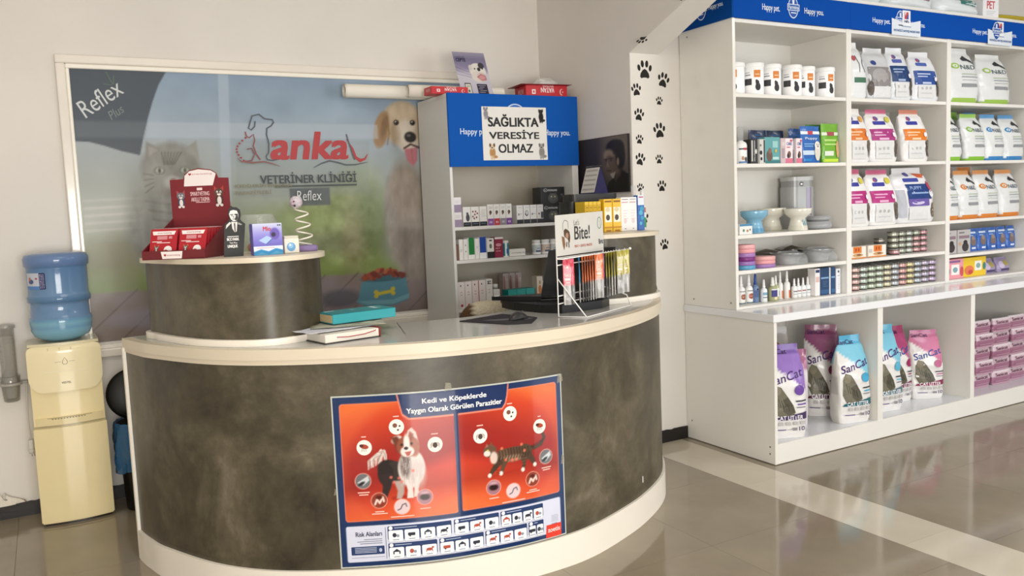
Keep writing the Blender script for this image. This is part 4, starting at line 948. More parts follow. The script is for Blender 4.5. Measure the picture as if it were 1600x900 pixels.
# ---- bay 1, bottom (z .872)
Z = .8725
q = lambda c, c2=None: (lambda p, r, h: (p.rect(-r*1.3, r*1.3, h*.12, h*.78, '#e9e9e6'), p.ell(0, h*.42, r*.8, h*.17, c, 12), p.rect(-r, r, h*.70, h*.74, '#55585e'), p.rect(-r*1.2, r*1.2, h*.02, h*.08, c2 or '#53727a')))
rows_ = [
 (3.545, 3.675, .150, .021, '#eeeeec', q('#8c4a34'), '#f4f4f2', 'white spray bottle half hidden by the upright at the left end of the bottom shelf'),
 (3.605, 3.675, .170, .024, '#f1f1ef', q('#9a5236'), '#f4f4f2', 'tall white spray bottle with brown picture, second from the upright'),
 (3.668, 3.675, .172, .024, '#f1f1ef', q('#a2482e'), '#f4f4f2', 'tall white spray bottle with brown picture beside the blue one'),
 (3.722, 3.675, .172, .021, '#6d86ac', lambda p, r, h: (p.rect(-r, r, h*.3, h*.7, '#4a5f8c'), p.ell(0, h*.75, .008, .006, '#1c2b50', 8)), '#2a4e9a', 'slate blue spray bottle with dark blue collar'),
 (3.772, 3.655, .136, .021, '#e9eef0', lambda p, r, h: (p.rect(-r, r, h*.5, h*.7, '#7fa8bd'), p.rect(-r, r*.6, h*.3, h*.36, '#45606e')), '#f4f4f2', 'short white spray bottle beside the slate blue one'),
 (3.840, 3.650, .146, .028, '#a9ab84', lambda p, r, h: (p.rect(-r, r, h*.3, h*.75, '#3e3c7c'), p.rect(-r, r, h*.75, h*.82, '#e9e9ee'), p.ell(0, h*.2, .012, .01, '#ead9b0', 10)), '#efefea', 'olive bottle with purple label and white sprayer'),
 (3.893, 3.675, .150, .022, '#b9bb93', lambda p, r, h: (p.rect(-r, r, h*.25, h*.8, '#e9e9e4'), p.rect(r*.3, r*1.1, h*.3, h*.6, '#3a4a7c')), '#efefea', 'pale olive bottle with white label beside the purple labelled one'),
 (3.942, 3.685, .170, .018, '#eeeeea', lambda p, r, h: (p.rect(-r*.2, r*1.2, h*.05, h*.5, '#d8713f'),), '#f4f4f2', 'slim white bottle with orange foot, left of the pair'),
 (3.990, 3.675, .172, .020, '#eeeeea', lambda p, r, h: (p.rect(-r*.2, r*1.3, h*.05, h*.5, '#cf6236'),), '#f4f4f2', 'slim white bottle with orange foot, right of the pair'),
 (4.043, 3.665, .120, .019, '#eef0ef', lambda p, r, h: (p.rect(-r, r, h*.3, h*.34, '#8c9094'), p.rect(-r, r, h*.5, h*.6, '#777b80')), '#f6f6f4', 'small white dropper bottle, leftmost of four'),
 (4.085, 3.67, .120, .018, '#eef0ef', lambda p, r, h: (p.rect(-r, r, h*.3, h*.34, '#8c9094'), p.rect(-r, r, h*.5, h*.6, '#a06a60')), '#f6f6f4', 'small white dropper bottle, second of four'),
 (4.127, 3.67, .120, .018, '#eef0ef', lambda p, r, h: (p.rect(-r, r, h*.3, h*.34, '#8c9094'), p.rect(-r, r, h*.5, h*.6, '#a05a55')), '#f6f6f4', 'small white dropper bottle, third of four'),
 (4.168, 3.67, .122, .018, '#eef0ef', lambda p, r, h: (p.rect(-r, r, h*.3, h*.34, '#8c9094'), p.rect(-r, r, h*.5, h*.6, '#777b80')), '#f6f6f4', 'small white dropper bottle next to the white and navy boxes')]
for x, y, h, r, body, lab, cp, lb in rows_: sprayer(x, y, Z, h, r, body, lb, lab=lab, cap=cp)
bx = [(.045, '#efeae8', [R_(.1, .9, .5, .7, '#d9b9b4'), R_(.1, .9, .85, .95, '#2a3f6c')], 'white box with pale pink print, left of the navy boxes'),
      (.085, '#1f4169', [R_(.08, .92, .6, .66, '#7fa3c6'), L_(.2, .8, .5, 4, '#54789c', .06), R_(.05, .95, .05, .2, '#335b86')], 'wide navy box on the bottom shelf'),
      (.012, '#e9e9ec', [], 'thin white box standing between the navy boxes'),
      (.045, '#24476f', [R_(.1, .9, .6, .66, '#7fa3c6'), R_(.1, .9, .05, .2, '#3a638f')], 'narrow navy box right of the wide navy one')]
x = 4.205-.02
for w, c, pr_, lb in bx: cardbox(w-.002, .06, .172, c, 'medicine_box', lb, 'box', (x+w/2, 3.655, Z), 0, None, pr_); x += w
for i in range(4):
    w = .042; 
    if x+w > 4.42: break
    cardbox(w-.002, .06, .16, '#ecedf0', 'medicine_box', ['white box with small grey print, left of three beside the navy box', 'white box with small grey print, middle of three by the divider', 'white box with small grey print, touching the divider'][i] if i < 3 else '', 'box', (x+w/2, 3.65, Z), 0, None, [E_(.5, .88, .2, .05, '#4a5570'), R_(.3, .7, .7, .73, '#8d97aa'), L_(.25, .8, .6, 6, '#c0c6d2', .08)]); x += w

# ---- bay 2 and 3 pet-food bags
def diet(midc, txtc='#e8e0f0', badge_=None, low='#c9cacc', emblem='#3a3f9a', mid=(.40, .62)):
    def f(p):
        p.rect(.24, .62, .70, .77, emblem, .02); p.ell(.36, .82, .07, .045, '#5a5a9a', 12); p.rect(.29, .36, .79, .84, '#b9494e')
        p.rect(.10, .86, mid[0], mid[1], midc, .01); p.rect(.18, .62, mid[1]-.08, mid[1]-.055, txtc); p.rect(.18, .5, mid[1]-.13, mid[1]-.11, txtc); p.rect(.3, .6, mid[0]+.01, mid[0]+.05, txtc, .01)
        p.rect(.18, .72, .06, mid[0]-.02, '#dcdcdb', .01); [p.ell(.30+.13*k, .25, .04, .03, '#b5b5b4', 10) for k in range(3)]; p.rect(.25, .62, .14, .16, low)
        p.ell(.88, .24, .10, .16, '#5e5148', 14); p.ell(.86, .34, .07, .07, '#74665a', 12)
        if badge_: p.ell(.72, .80, .09, .06, badge_, 12)
        p.ell(.78, mid[0]+.11, .055, .045, '#ece8f0', 12)
    return f
DB = [  # x0,x1,y,z,h,base,top band,art,label
 (4.478, 4.652, 3.665, 2.10, .362, '#e4e6e6', None, lambda p: (p.rect(.3, .95, .27, .36, '#47735c'), p.line([(.5, .75), (.6, .6), (.55, .45)], .03, '#555'), p.line([(.85, .75), (.75, .6), (.8, .45)], .03, '#556'), p.ell(.4, .7, .1, .05, '#b0575c', 10)), 'white foil bag with dark green stripe at the left of the middle bay'),
 (4.660, 4.895, 3.66, 2.10, .335, '#cdced0', None, lambda p: (p.rect(.1, .9, .15, .62, '#8b8786', .02), p.ell(.5, .45, .3, .14, '#a5a1a0', 14), p.ell(.35, .7, .1, .05, '#3a4a8a', 10), p.rect(.22, .85, .03, .24, '#dedede', .01), p.ell(.15, .2, .09, .14, '#5c534c', 12)), 'silver grey bag with cat food print, second on the top shelf'),
 (4.90, 5.105, 3.67, 2.10, .352, '#dfe2e6', None, diet('#23406f', '#9fb2d4', None, emblem='#5560a8', mid=(.34, .64)), 'white bag with navy panel, third on the top shelf'),
 (5.115, 5.375, 3.66, 2.10, .335, '#e2e4e8', None, diet('#2f4f94', '#c2cce6', None, emblem='#4a62a8', mid=(.32, .60)), 'white foil bag with shiny blue panel, rightmost on the top shelf'),
 (4.476, 4.682, 3.665, 1.70, .345, '#ecebea', '#e8e2dc', diet('#d8772e', '#f3c9a2', '#e0a24a'), 'white bag with orange panel at the left of the second row'),
 (4.692, 4.955, 3.665, 1.70, .345, '#edecea', '#b83a66', diet('#a83a7e', '#e3b4d2', '#c9c452'), 'white bag with magenta panel in the second row'),
 (5.03, 5.28, 3.665, 1.70, .350, '#edecea', '#c66a4e', diet('#dd7c28', '#f5cfa6', None), 'white bag with orange panel standing alone at the right of the second row'),
 (4.476, 4.682, 3.665, 1.29, .368, '#edecea', '#b83a66', diet('#b0307a', '#e6b0d0', '#d0c648'), 'white bag with magenta panel at the left of the third row'),
 (4.692, 4.958, 3.665, 1.29, .362, '#edecea', '#b83a66', diet('#b63a80', '#e6b0d0', '#d0c648'), 'white bag with magenta panel, second in the third row'),
 (4.975, 5.355, 3.69, 1.29, .372, '#e6e6e8', None, lambda p: (p.rect(.30, .66, .74, .81, '#3d4a9a', .02), p.ell(.44, .88, .06, .04, '#5a5a9a', 10), p.poly([(.58, .90), (.88, .88), (.92, .80), (.66, .82)], '#d2683f'), p.rect(.30, .88, .42, .70, '#22407c', .01), p.text('PUPPY', .38, .66, .60, .66, '#9db3dc', .03), p.rect(.38, .8, .52, .55, '#8ea6d0'), p.rect(.30, .78, .30, .43, '#6d5aa4', .01), p.ell(.52, .36, .15, .035, '#cfc4e4', 10), p.ell(.88, .52, .07, .07, '#e8e8f0', 12), p.ell(.9, .66, .09, .1, '#a8385a', 12), p.rect(.28, .74, .06, .28, '#dcdcdc', .01), p.rect(.05, .24, .1, .6, '#b8bac2'), p.ell(.9, .22, .07, .14, '#7a6a52', 12)), 'large white bag with navy panel and lilac strip, rightmost of the third row')]
for i, (x0, x1, y, z, h, base, tb, art, lab) in enumerate(DB):
    b = Bag(x1-x0, .15 if i != 9 else .19, h, top=.68, seal=.10, seed=50+i, lean=.04, shoulder=.6)
    b.C[:] = np.array(hexc(base)); b.C[b.side & (b.V < .85)] = np.array(hexc('#d2d0cd'))
    if tb: b.band(.9, 1, tb, .8)
    b.make('pet_food_bag', lab, 'bag', ((x0+x1)/2, y, z+.0005), -.12, None, art=art)
def nd(c, animal='#2e3034'):
    def f(p):
        p.rect(0.03, .97, .0, .085, c); p.ell(.28, .66, .12, .055, c, 14); p.ell(.28, .66, .07, .03, '#dfe3df', 12); p.text('N&D', .42, .86, .60, .68, '#5e6a74', .02)
        p.poly([(.5, .80), (.62, .86), (.72, .80), (.92, .74), (.9, .70), (.7, .76), (.55, .76)], animal); p.rect(.4, .9, .50, .52, '#b5bfa8'); p.rect(.4, .9, .45, .47, '#9fa5a8'); p.rect(.4, .85, .28, .34, '#8f9296'); p.rect(.42, .86, .40, .41, '#b0b3b5')
    return f
NB = [(5.50, 5.83, 3.67, 2.10, .385, '#9bbf56', 'white bag with green base, left of the top shelf pair, right bay'), (5.875, 6.215, 3.67, 2.10, .36, '#9bbf56', 'white bag with green base, right of the top shelf pair, right bay'),
      (5.455+.02, 5.66, 3.68, 1.70, .335, '#86bb3e', 'white bag with green base at the far left of the middle row, right bay'), (5.70, 5.93, 3.67, 1.70, .335, '#86bb3e', 'white bag with green base beside the first blue one, right bay'),
      (5.94, 6.155, 3.67, 1.70, .335, '#3e86c0', 'white bag with blue base, left of the two, right bay'), (6.165, 6.395, 3.67, 1.70, .335, '#3e86c0', 'white bag with blue base, right of the two, right bay'),
      (5.475, 5.635, 3.68, 1.29, .345, '#d6843a', 'white bag with orange base against the divider, right bay'), (5.655, 5.87, 3.68, 1.29, .345, '#d6843a', 'white bag with orange base, second from the divider, right bay'),
      (5.88, 6.11, 3.68, 1.29, .345, '#d6843a', 'white bag with orange base, third from the divider, right bay'), (6.145, 6.385, 3.68, 1.29, .345, '#d6843a', 'white bag with orange base, furthest right on the lower row, right bay')]
for i, (x0, x1, y, z, h, c, lab) in enumerate(NB):
    b = Bag(x1-x0, .16, h, top=.72, seal=.09, seed=80+i, lean=.03, shoulder=.62)
    b.C[:] = np.array(hexc('#dfe1e0')); b.C[b.side & (b.V < .9)] = np.array(hexc('#b3b5b5')); b.band(0, .06, c)
    for k in range(5): m = b.side & (abs(b.V-.2-.12*k) < .012); b.C[m] = np.array(hexc('#8b8e8f'))
    if i > 1: b.band(.93, 1, c, .85)
    b.make('dry_food_bag', lab, 'bag', ((x0+x1)/2, y, z+.0005), -.1, None, art=nd(c))
    if i > 1 and i not in (5, 9):
        b2 = Bag(x1-x0-.02, .1, h+.03, top=.8, seal=.12, seed=120+i); b2.C[:] = np.array(hexc('#c5cac2')); b2.band(.86, 1, c)
        b2.make('dry_food_bag', {2: 'bag with green top standing behind the far left green based bag, right bay', 3: 'bag with green top standing behind the second green based bag, right bay', 4: 'bag with blue top standing behind the left blue based bag, right bay', 6: 'bag with orange top behind the orange based bag at the divider', 7: 'bag with orange top behind the second orange based bag', 8: 'bag with orange top behind the third orange based bag'}[i], 'bag', ((x0+x1)/2+.02, y+.15, z+.0005))
# ---- bay 2, shelf 4: two little cartons, can stacks
Z = 1.0825
for i, x in enumerate((4.575, 4.775)):
    cardbox(.178, .08, .078, '#efe6da', 'pouch_carton', ('orange and white carton against the divider on the fourth shelf', 'orange and white carton beside the can stacks')[i], 'carton', (x, 3.665, Z), 0, None, [R_(.3, .75, .45, .98, '#dd7a2c'), T_('HH' if 0 else 'II', .42, .62, .6, .85, '#a33a22', .05), E_(.55, .28, .28, .14, '#c9a06a'), E_(.6, .3, .12, .08, '#8a5a3a'), R_(0, 1, 0, .1, '#d88a44'), R_(.04, .2, .4, .7, '#c9c4be')])
def can(x, y, z, r, h, c1, c2, label, group):
    g_ = lambda c: tuple(q*.72+.62*.28 for q in hexc(c)); c1, c2 = g_(c1), g_(c2)
    o = MB().lathe([(r*.90, 0, '#8d8c88'), (r*.97, .002, '#4a443e'), (r*.985, .006, '#4a443e'), (r, .0075, c1), (r, h*.5, c2), (r, h-.009, c1), (r*.985, h-.008, '#4a443e'), (r*1.01, h-.003, '#6a645c'), (r*1.01, h-.0015, '#c9c7c2'), (r*.93, h-.001, '#bdbbb6'), (r*.92, h-.003, '#aaa8a3'), (0, h-.003, '#b5b3ae')], '#fff', n=18).build('food_can', V('can', .25, metal=.35, coat=.2), None, (x, y, z)); tag(o, label, 'can', group); return o  # shade of the gaps painted on the rims, highlight on the label middle
cols5 = [('#a9ad8d', '#d6d8c4'), ('#8d9a80', '#c4ccb4'), ('#9da79a', '#d2d8cc'), ('#b86a6c', '#e0b4b0'), ('#b0606e', '#dca8b0')]
rw = ['bottom', 'second from the bottom', 'third from the bottom', 'top']
xs5 = [4.99+.078*k for k in range(5)]
nm5 = ['first', 'second', 'third', 'fourth', 'fifth']
for k, x in enumerate(xs5):
    for j in range(4):
        c = cols5[k] if not (k == 3 and j == 3) else cols5[1]
        can(x+.04, 3.70, Z+j*.0385, .0345, .038, c[0], c[1], f'small can, {rw[j]} of the {nm5[k]} column on the fourth shelf', 'cans on the fourth shelf')
for j in range(3): can(4.945, 3.74, Z+j*.0385, .0345, .038, '#4d5a4a', '#b9a9a0', f'dark green can, {rw[j] if j < 2 else "top"} of the short column left of the can wall', 'cans on the fourth shelf')
can(4.985, 3.655, Z, .0345, .038, '#b9606e', '#e2b9b6', 'single pink can standing in front of the can wall', 'cans on the fourth shelf')
# ---- bay 2, bottom: wall of cans
Z = .8725
cc = [('#d98f86', '#ecc4b8'), ('#d99088', '#f0cfc0'), ('#9fb9a4', '#d3dfd0'), ('#a3b896', '#d5dfc4'), ('#a9be9e', '#d6e2cc'), ('#c2b384', '#e6dcb8'), ('#a3a9b4', '#cdd2d8'), ('#c97878', '#e6b0a4'), ('#c9b060', '#e8dca4'), ('#8f9aa6', '#c4ccd4'), ('#a08fac', '#ccc0d8'), ('#a789b4', '#d2bedc')]
nm = ['first', 'second', 'third', 'fourth', 'fifth', 'sixth', 'seventh', 'eighth', 'ninth', 'tenth', 'eleventh', 'twelfth']
for k in range(12):
    x = 4.508+k*.0795
    for j in range(4):
        can(x, 3.665, Z+j*.0385, .0385, .038, cc[k][0], cc[k][1], f'small can, {rw[j]} of the {nm[k]} column in the bottom can wall', 'cans on the bottom shelf')
    for r_i in (1, 2):
        can(x, 3.665+.082*r_i, Z+3*.0385, .0385, .038, cc[k][0], cc[k][1], f'can in the {("second" if r_i == 1 else "third")} rank of the top layer, {nm[k]} column, bottom shelf', 'cans on the bottom shelf')
        for j in range(3): pass
# the layers under the rear top cans are hidden behind the front wall of cans: one carton tray carries them
cardbox(.93, .17, .1145, '#8b8378', 'carton_tray', 'brown carton tray hidden behind the front wall of cans', 'tray', (4.945, 3.795, Z-.0005))
# ---- bay 3, shelf 4 and bottom
Z = 1.0505
for i, x in enumerate((5.56, 5.72)):
    cardbox(.15, .1, .165, '#b9b5b4', 'wet_food_carton', ('grey carton with black cat picture against the divider, right bay', 'grey carton with black cat picture beside the blue pouches')[i], 'carton', (x, 3.68, Z), 0, None, [E_(.6, .25, .26, .2, '#3a3436'), E_(.6, .45, .16, .1, '#2b282a'), R_(.1, .9, .62, .75, '#8a7480'), E_(.2, .4, .1, .08, '#c9a07a'), R_(.1, .5, .85, .9, '#6a6468')])
for i in range(5):
    x = 5.88+.12*i
    flatpouch(x, 3.68, Z, .115, .165, '#2b62b4', f'blue wet food pouch, {["first", "second", "middle", "fourth", "last"][i]} of the row of five on the right bay', lambda p: (p.ell(.5, .42, .3, .18, '#7a6a66', 14), p.ell(.5, .58, .18, .1, '#94827a', 12), p.rect(.15, .85, .78, .86, '#cfe0f0'), p.rect(.3, .7, .1, .18, '#dfe6f4'), p.rect(.15, .5, .68, .71, '#a9c6e8')), 150+i)
Z = .8725
cardbox(.20, .12, .14, '#e79aa4', 'treat_carton', 'pink carton with white square, bottom shelf of the right bay', 'carton', (5.60, 3.68, Z), 0, None, [R_(.3, .75, .2, .72, '#f0ece8'), E_(.52, .45, .14, .14, '#7fa5ac'), E_(.12, .4, .1, .18, '#3f8f92'), E_(.9, .35, .1, .25, '#c9545a'), R_(.1, .8, .82, .92, '#8b6a9a')])
cardbox(.27, .12, .138, '#e9c62c', 'treat_carton', 'yellow carton with white square, bottom shelf of the right bay', 'carton', (5.85, 3.69, Z), 0, None, [R_(.5, .8, .3, .8, '#efeee6'), E_(.65, .55, .1, .14, '#8aa9a4'), E_(.92, .5, .07, .2, '#3d7f78'), E_(.25, .35, .2, .25, '#dd7a52'), E_(.3, .25, .1, .12, '#c24a44')])
for i, x in enumerate((6.09, 6.27)):
    flatpouch(x, 3.70, Z, .16, .11, '#9d90b4', ('low lilac pouch beside the yellow carton', 'low lilac and orange pouch at the right end of the bottom shelf')[i], lambda p: (p.ell(.3, .5, .2, .25, '#c9bcd8', 12), p.ell(.6, .6, .2, .2, '#a89a5a' if 1 else '', 12), p.rect(.2, .9, .1, .25, '#4e4468')), 160+i, d=.09)

# ---- base: litter bags
def litter(x, y, w, d, h, c1, c2, lab, seed, rz, tq='SanCat', lean=.05, top=.8, band_='#4a3a62'):
    b = Bag(w, d, h, top=top, seal=.07, seed=seed, lean=lean, shoulder=.7, wr=.007, N=56, K=44)
    b.C[:] = np.array(hexc('#e9e7e4')); b.C[b.side & (b.V < .8)] = np.array(hexc('#dedad2'))
    m = b.V > .68-.18*np.clip(b.U, -1, 1)*b.F; b.C[m] = np.array(hexc(c1)); b.C[(b.V > .9)] = np.array(hexc(c2))
    m = b.side & (b.V > .3) & (b.V < .55) & (np.sin(b.V*260) > .2); b.C[m] = np.array(hexc('#c4c0ba'))
    def art(p):
        p.text(tq, .10, .90, .62, .71, '#4e2f72' if c1[1] in '789a' else '#43559a', .03, rot=.12) if True else None
        p.text(tq, .12, .6, .90, .95, '#3c2a55', .03); p.poly([(.10, .33), (.12, .5), (.2, .58), (.34, .56), (.5, .45), (.62, .36), (.68, .28), (.6, .24), (.2, .24)], '#75705f'); p.poly([(.36, .42), (.5, .45), (.62, .36), (.66, .28), (.5, .25), (.38, .3)], '#565345'); p.ell(.24, .52, .1, .05, '#8a8370', 14)
        for k in range(5): p.line([(.2+.07*k, .46-.02*k), (.26+.07*k, .36-.015*k)], .012, '#4c493d')
        p.ell(.78, .52, .13, .055, c2, 14); p.rect(.68, .96, .395, .41, '#3c3a44'); p.rect(.72, .95, .36, .375, c2); p.rect(.70, .92, .33, .34, '#7a7680')
        p.poly([(.08, .205), (.14, .235), (.5, .25), (.95, .285), (.97, .205)], band_); p.text('CAT LITTER', .20, .84, .208, .252, '#f3f0f4', .045)
        for k in range(4): p.rect(.24+.18*k, .36+.18*k, .148, .185, '#bdbab8', .01)
        p.rect(.14, .42, .098, .108, '#6a5a8a'); p.rect(.44, .6, .1, .105, '#b0aeb0'); p.text('10', .74, .88, .085, .13, '#4a3c6a', .04); p.rect(.58, .69, .09, .12, '#8d8a8c')
    return b.make('cat_litter_bag', lab, 'bag', (x, y, .1178), rz, None, art=art)
litter(3.655, 3.40, .25, .13, .535, '#8f6cba', '#6f4a9e', 'large purple and white cat litter bag at the front left of the base', 200, -.38)
litter(4.215, 3.605, .22, .14, .57, '#8f4c74', '#7a3458', 'plum topped cat litter bag standing behind the light blue one', 201, -.75, top=.85, band_='#5a2a44')
litter(4.218, 3.395, .235, .13, .53, '#7cc4dc', '#4aa6cc', 'light blue topped cat litter bag in the first base compartment', 202, -.22, lean=.02, top=.62, band_='#1f6470')
litter(4.60, 3.45, .24, .13, .545, '#7cc4dc', '#5db2d0', 'light blue topped cat litter bag against the divider in the second compartment', 203, -.15, band_='#5c7c84')
litter(4.865, 3.55, .21, .12, .50, '#b23c74', '#a02a60', 'magenta topped cat litter bag in the middle of the second compartment', 204, -.1, band_='#7a2a4c')
litter(5.09, 3.50, .23, .13, .455, '#cf7a9e', '#c06a90', 'pink topped cat litter bag, rightmost of the second compartment', 205, -.45, band_='#8a2a50')
b = Bag(.28, .17, .58, top=.9, seal=.06, seed=206, wr=.012); b.C[:] = np.array(hexc('#a39e97')); b.band(.5, .62, '#5b5450', .7); b.band(.7, .85, '#8d8780', .8)
b.make('stone_grey_bag', 'crumpled grey bag standing behind the purple litter bag', 'bag', (3.875, 3.72, .1178), -.3, None, art=lambda p: (p.ell(.5, .75, .3, .1, '#4e4843', 14), p.ell(.6, .8, .1, .05, '#7a3a3a', 10), p.rect(.2, .8, .3, .5, '#8a847c')))
b = Bag(.09, .08, .47, top=.85, seed=207); b.C[:] = np.array(hexc('#d9cfd6')); b.band(.75, 1, '#b06a90'); b.make('cat_litter_bag', 'pink and white bag showing between the purple and plum litter bags', 'bag', (3.90, 3.50, .1178), -.7)
# ---- base, third compartment: wet-wipe packs
def wipes(x, y, z, w, h, lab, rz=0, seed=0):
    r = random.Random(seed); b = Bag(w, .16, h, top=.94, seal=.06, seed=seed, shoulder=.75, wr=.010, N=40, K=14)
    T = b.T
    for j in range(len(T)):
        f = 1-abs(2*T[j]-1)**3; b.P[j, :, 1] = np.sign(b.P[0, :, 1])*abs(b.P[0, :, 1])*(.35+.65*f)
    b.C[:] = np.array(hexc('#cdb4bf')); b.band(.12, .58, '#9b6680'); b.band(.9, 1, '#dcd0d5'); b.band(0, .1, '#b58ea0'); b.F[:] = True
    return b.make('wet_wipe_pack', lab, 'pack', (x, y, z), rz, 'wet wipe packs in the third compartment', art=lambda p: (p.text('wipes' if 0 else 'Sanicat', .15, .8, .62, .86, '#6d4058', .03), p.rect(.15, .85, .22, .30, '#b78ca0')))
cl = ['leftmost column', 'middle column', 'right column']
lv = ['bottom pack', 'second pack up', 'third pack up', 'fourth pack up', 'top pack']
for c in range(4):
    for j in range(5):
        x = 5.425+.212*c+(.02 if j % 2 else 0); wipes(x, 3.44+(.015 if (j+c) % 2 else 0), .1178+j*.094, .205, .0935, f'pink wet wipe pack, {lv[j]} of the {cl[c] if c < 3 else "far right column"}', random.uniform(-.04, .04), 300+c*5+j)

# ---- on top of the header
Z = 2.7005
def pad(x, c, lab, seed):
    b = Bag(.505, .30, .14, top=.92, seal=.06, seed=seed, shoulder=.7, wr=.012, N=48, K=20); b.C[:] = np.array(hexc('#dfe6e8')); 
    return b.make('diaper_pack', lab, 'pack', (x, 3.72, Z), 0, None, art=lambda p: p.poly([(.45, .35), (.85, .35), (.88, .7), (.7, .95), (.5, .95)], c))
pad(4.55, '#6d2030', 'white plastic pack with dark red patch on top of the shelving', 401)
pad(5.07, '#8a6478', 'white plastic pack with mauve patch on top of the shelving', 402)
pad(5.59, '#2c7a78', 'white plastic pack with teal patch on top of the shelving', 403)
cardbox(.16, .15, .13, '#eeeef0', 'carton', 'small white carton with red lettering at the right end of the packs', 'carton', (5.955, 3.67, Z), -.1, None, [T_('PET', .25, .75, .45, .85, '#c9545e', .04), L_(.2, .8, .3, 3, '#9aa0ac', .09)])
b = Bag(.62, .32, .085, top=.5, seal=.3, seed=404, wr=.01); b.C[:] = np.array(hexc('#b9a51c')); b.make('yellow_sack', 'folded yellow sack lying on top of the shelving at the right', 'sack', (6.40, 3.78, Z), 0)
# ================================================================== PHARMACY CABINET behind the counter
CB = thing('medicine_cabinet', 'tall white shelf cabinet with blue header panel in the room corner', 'cabinet')
cx0, cx1, cyf, cyb, czt = 2.121, 3.032, 4.518, 4.95, 2.187
c_ = lambda x0, x1, y0, y1, z0, z1, n, m=WHITEB, c='#e3e2df', bev=.0012: MB().box(x0, x1, y0, y1, z0, z1, c, bev).build(n, m, CB)
c_(cx0, cx0+.018, cyf, cyb, 0.003, czt-.018, 'side_panel', c='#dcdcda'); c_(cx1-.046, cx1, cyf, cyb, 0.003, czt-.018, 'side_panel'); c_(cx0, cx1, cyf, cyb, czt-.018, czt, 'top_panel')
c_(cx0+.018, cx1-.046, cyb-.012, cyb-.002, 0.1, czt-.018, 'back_panel', c='#c9c0ae'); c_(cx0+.018, cx1-.046, cyf+.002, cyb-.012, .06, .08, 'shelf')  # interior shade put into the back panel colour
for z in (1.40, 1.20, .905, .60): c_(cx0+.018, cx1-.046, cyf+.003, cyb-.012, z-.02, z, 'shelf')
c_(cx0+.018, cx1-.046, cyf+.01, cyf+.025, .003, .06, 'kickboard')
bl = c_(cx0-.001, cx1+.0, cyf-.014, cyf-.0005, 1.757, 2.189, 'header_panel', HEADM, '#1757ae', .001)
pr = PR(front(0, cyf-.014, 0), .0005)
pr.text('Happy pet.', 2.195, 2.385, 1.936, 1.982, '#dfe8f4', .008, layer=1); pr.text('Happy you.', 2.782, 2.968, 1.934, 1.980, '#dfe8f4', .008, layer=1); pr.ell(2.575, 2.04, .085, .095, '#b9cbe6', 30, layer=1); pr.ell(2.575, 2.04, .077, .087, '#2a66bc', 30, layer=2)
pr.build('header_print', INK, bl)
# paper notice
cv = CV(0, .452, 0, .320, 150, 106, '#e9e6e1')
cv.noise(6, .012, 5)
# small pets in the corners
def petpic(cv, x, y, s, c1, c2, c3):
    cv.ell(x, y, .020*s, .034*s, c1, .004); cv.ell(x-.002, y+.036*s, .017*s, .017*s, c2, .003); cv.ell(x-.015*s, y+.045*s, .006*s, .011*s, c3, .003); cv.ell(x+.013*s, y+.045*s, .006*s, .011*s, c3, .003)
    cv.ell(x-.008*s, y-.03*s, .007*s, .014*s, c2, .003); cv.ell(x+.008*s, y-.03*s, .007*s, .014*s, c2, .003); cv.ell(x+.02*s, y-.025*s, .014*s, .009*s, c1, .003); cv.ell(x-.002, y+.030*s, .005*s, .004*s, '#3a3030', .002)
petpic(cv, .028, .275, .75, '#8d8a92', '#a5a2aa', '#6d6a72'); petpic(cv, .415, .262, .85, '#1d1a1a', '#262222', '#151313'); petpic(cv, .062, .045, 1.0, '#b98a58', '#d9c4a8', '#5a3a26'); petpic(cv, .410, .045, 1.0, '#8a8784', '#a5a19c', '#6a6764')
NT = thing('paper_notice', 'white paper notice taped over the blue cabinet header with pet pictures', 'notice')
om = flat((2.343, cyf-.0175, 1.793), (1, 0, 0.004), (-.022*.4, 0, 1), (0, -1, 0))
MB().box(0, .452, 0, .0012, 0, .320, '#e9e6e1').build('backing_sheet', PAPER, NT, loc=(2.341, cyf-.0172, 1.793)); cv.build(om, 'printed_sheet', PAPER, NT)
pr = PR(om, .0005); K = '#1d1c1e'
pr.text('SAĞLIKTA', .042, .392, .202, .262+.012, K, .045, layer=1); pr.text('VERESİYE', .045, .394, .128, .182, K, .045, layer=1); pr.text('OLMAZ', .105, .345, .044, .096, K, .045, layer=1)
pr.build('lettering', INK, NT)
# ---- cabinet contents
Zc = 1.4005
def med(x0, x1, y, z, h, col, lab, prints, d=.06, name='medicine_box'):
    return cardbox(x1-x0-.0015, d, h, col, name, lab, 'box', ((x0+x1)/2, y+d/2, z), 0, None, prints, .001)
for i, z in enumerate((0, .089)):
    med(2.141, 2.195, 4.535, Zc+z, .088, '#e6e2e4', ('lower white and mauve box at the left end of the upper cabinet shelf', 'upper white and mauve box at the left end of the upper cabinet shelf')[i], [R_(0, 1, 0, .5, '#9a8aa2'), L_(.2, .8, .75, 2, '#b5b0ba', .1)], .1)
cardbox(.055, .06, .145, '#2a5d98', 'medicine_box', 'blue box peeking out behind the white boxes, upper cabinet shelf', 'box', (2.225, 4.68, Zc), 0, None, [])
wx = [(2.203, 2.255, 'cat silhouette'), (2.257, 2.312, 'dark red spots'), (2.314, 2.364, 'grey print')]
for i, (a, b_, d) in enumerate(wx):
    med(a, b_, 4.535, Zc, .118, '#e7e6e4', f'white box with {d} and black foot, upper cabinet shelf', [R_(0, 1, 0, .22, '#26272c'), L_(.15, .8, .12, 1, '#7fa0c0')]+([E_(.6, .45, .25, .2, '#4a4a52'), E_(.55, .65, .15, .08, '#5a5a60')] if i == 0 else [E_(x, y, .09, .05, '#7a2a32') for x, y in ((.2, .5), (.45, .6), (.35, .4), (.65, .45), (.55, .75), (.2, .75), (.75, .65))] if i == 1 else [L_(.2, .9, .8, 4, '#b0b0b4', .1)]))
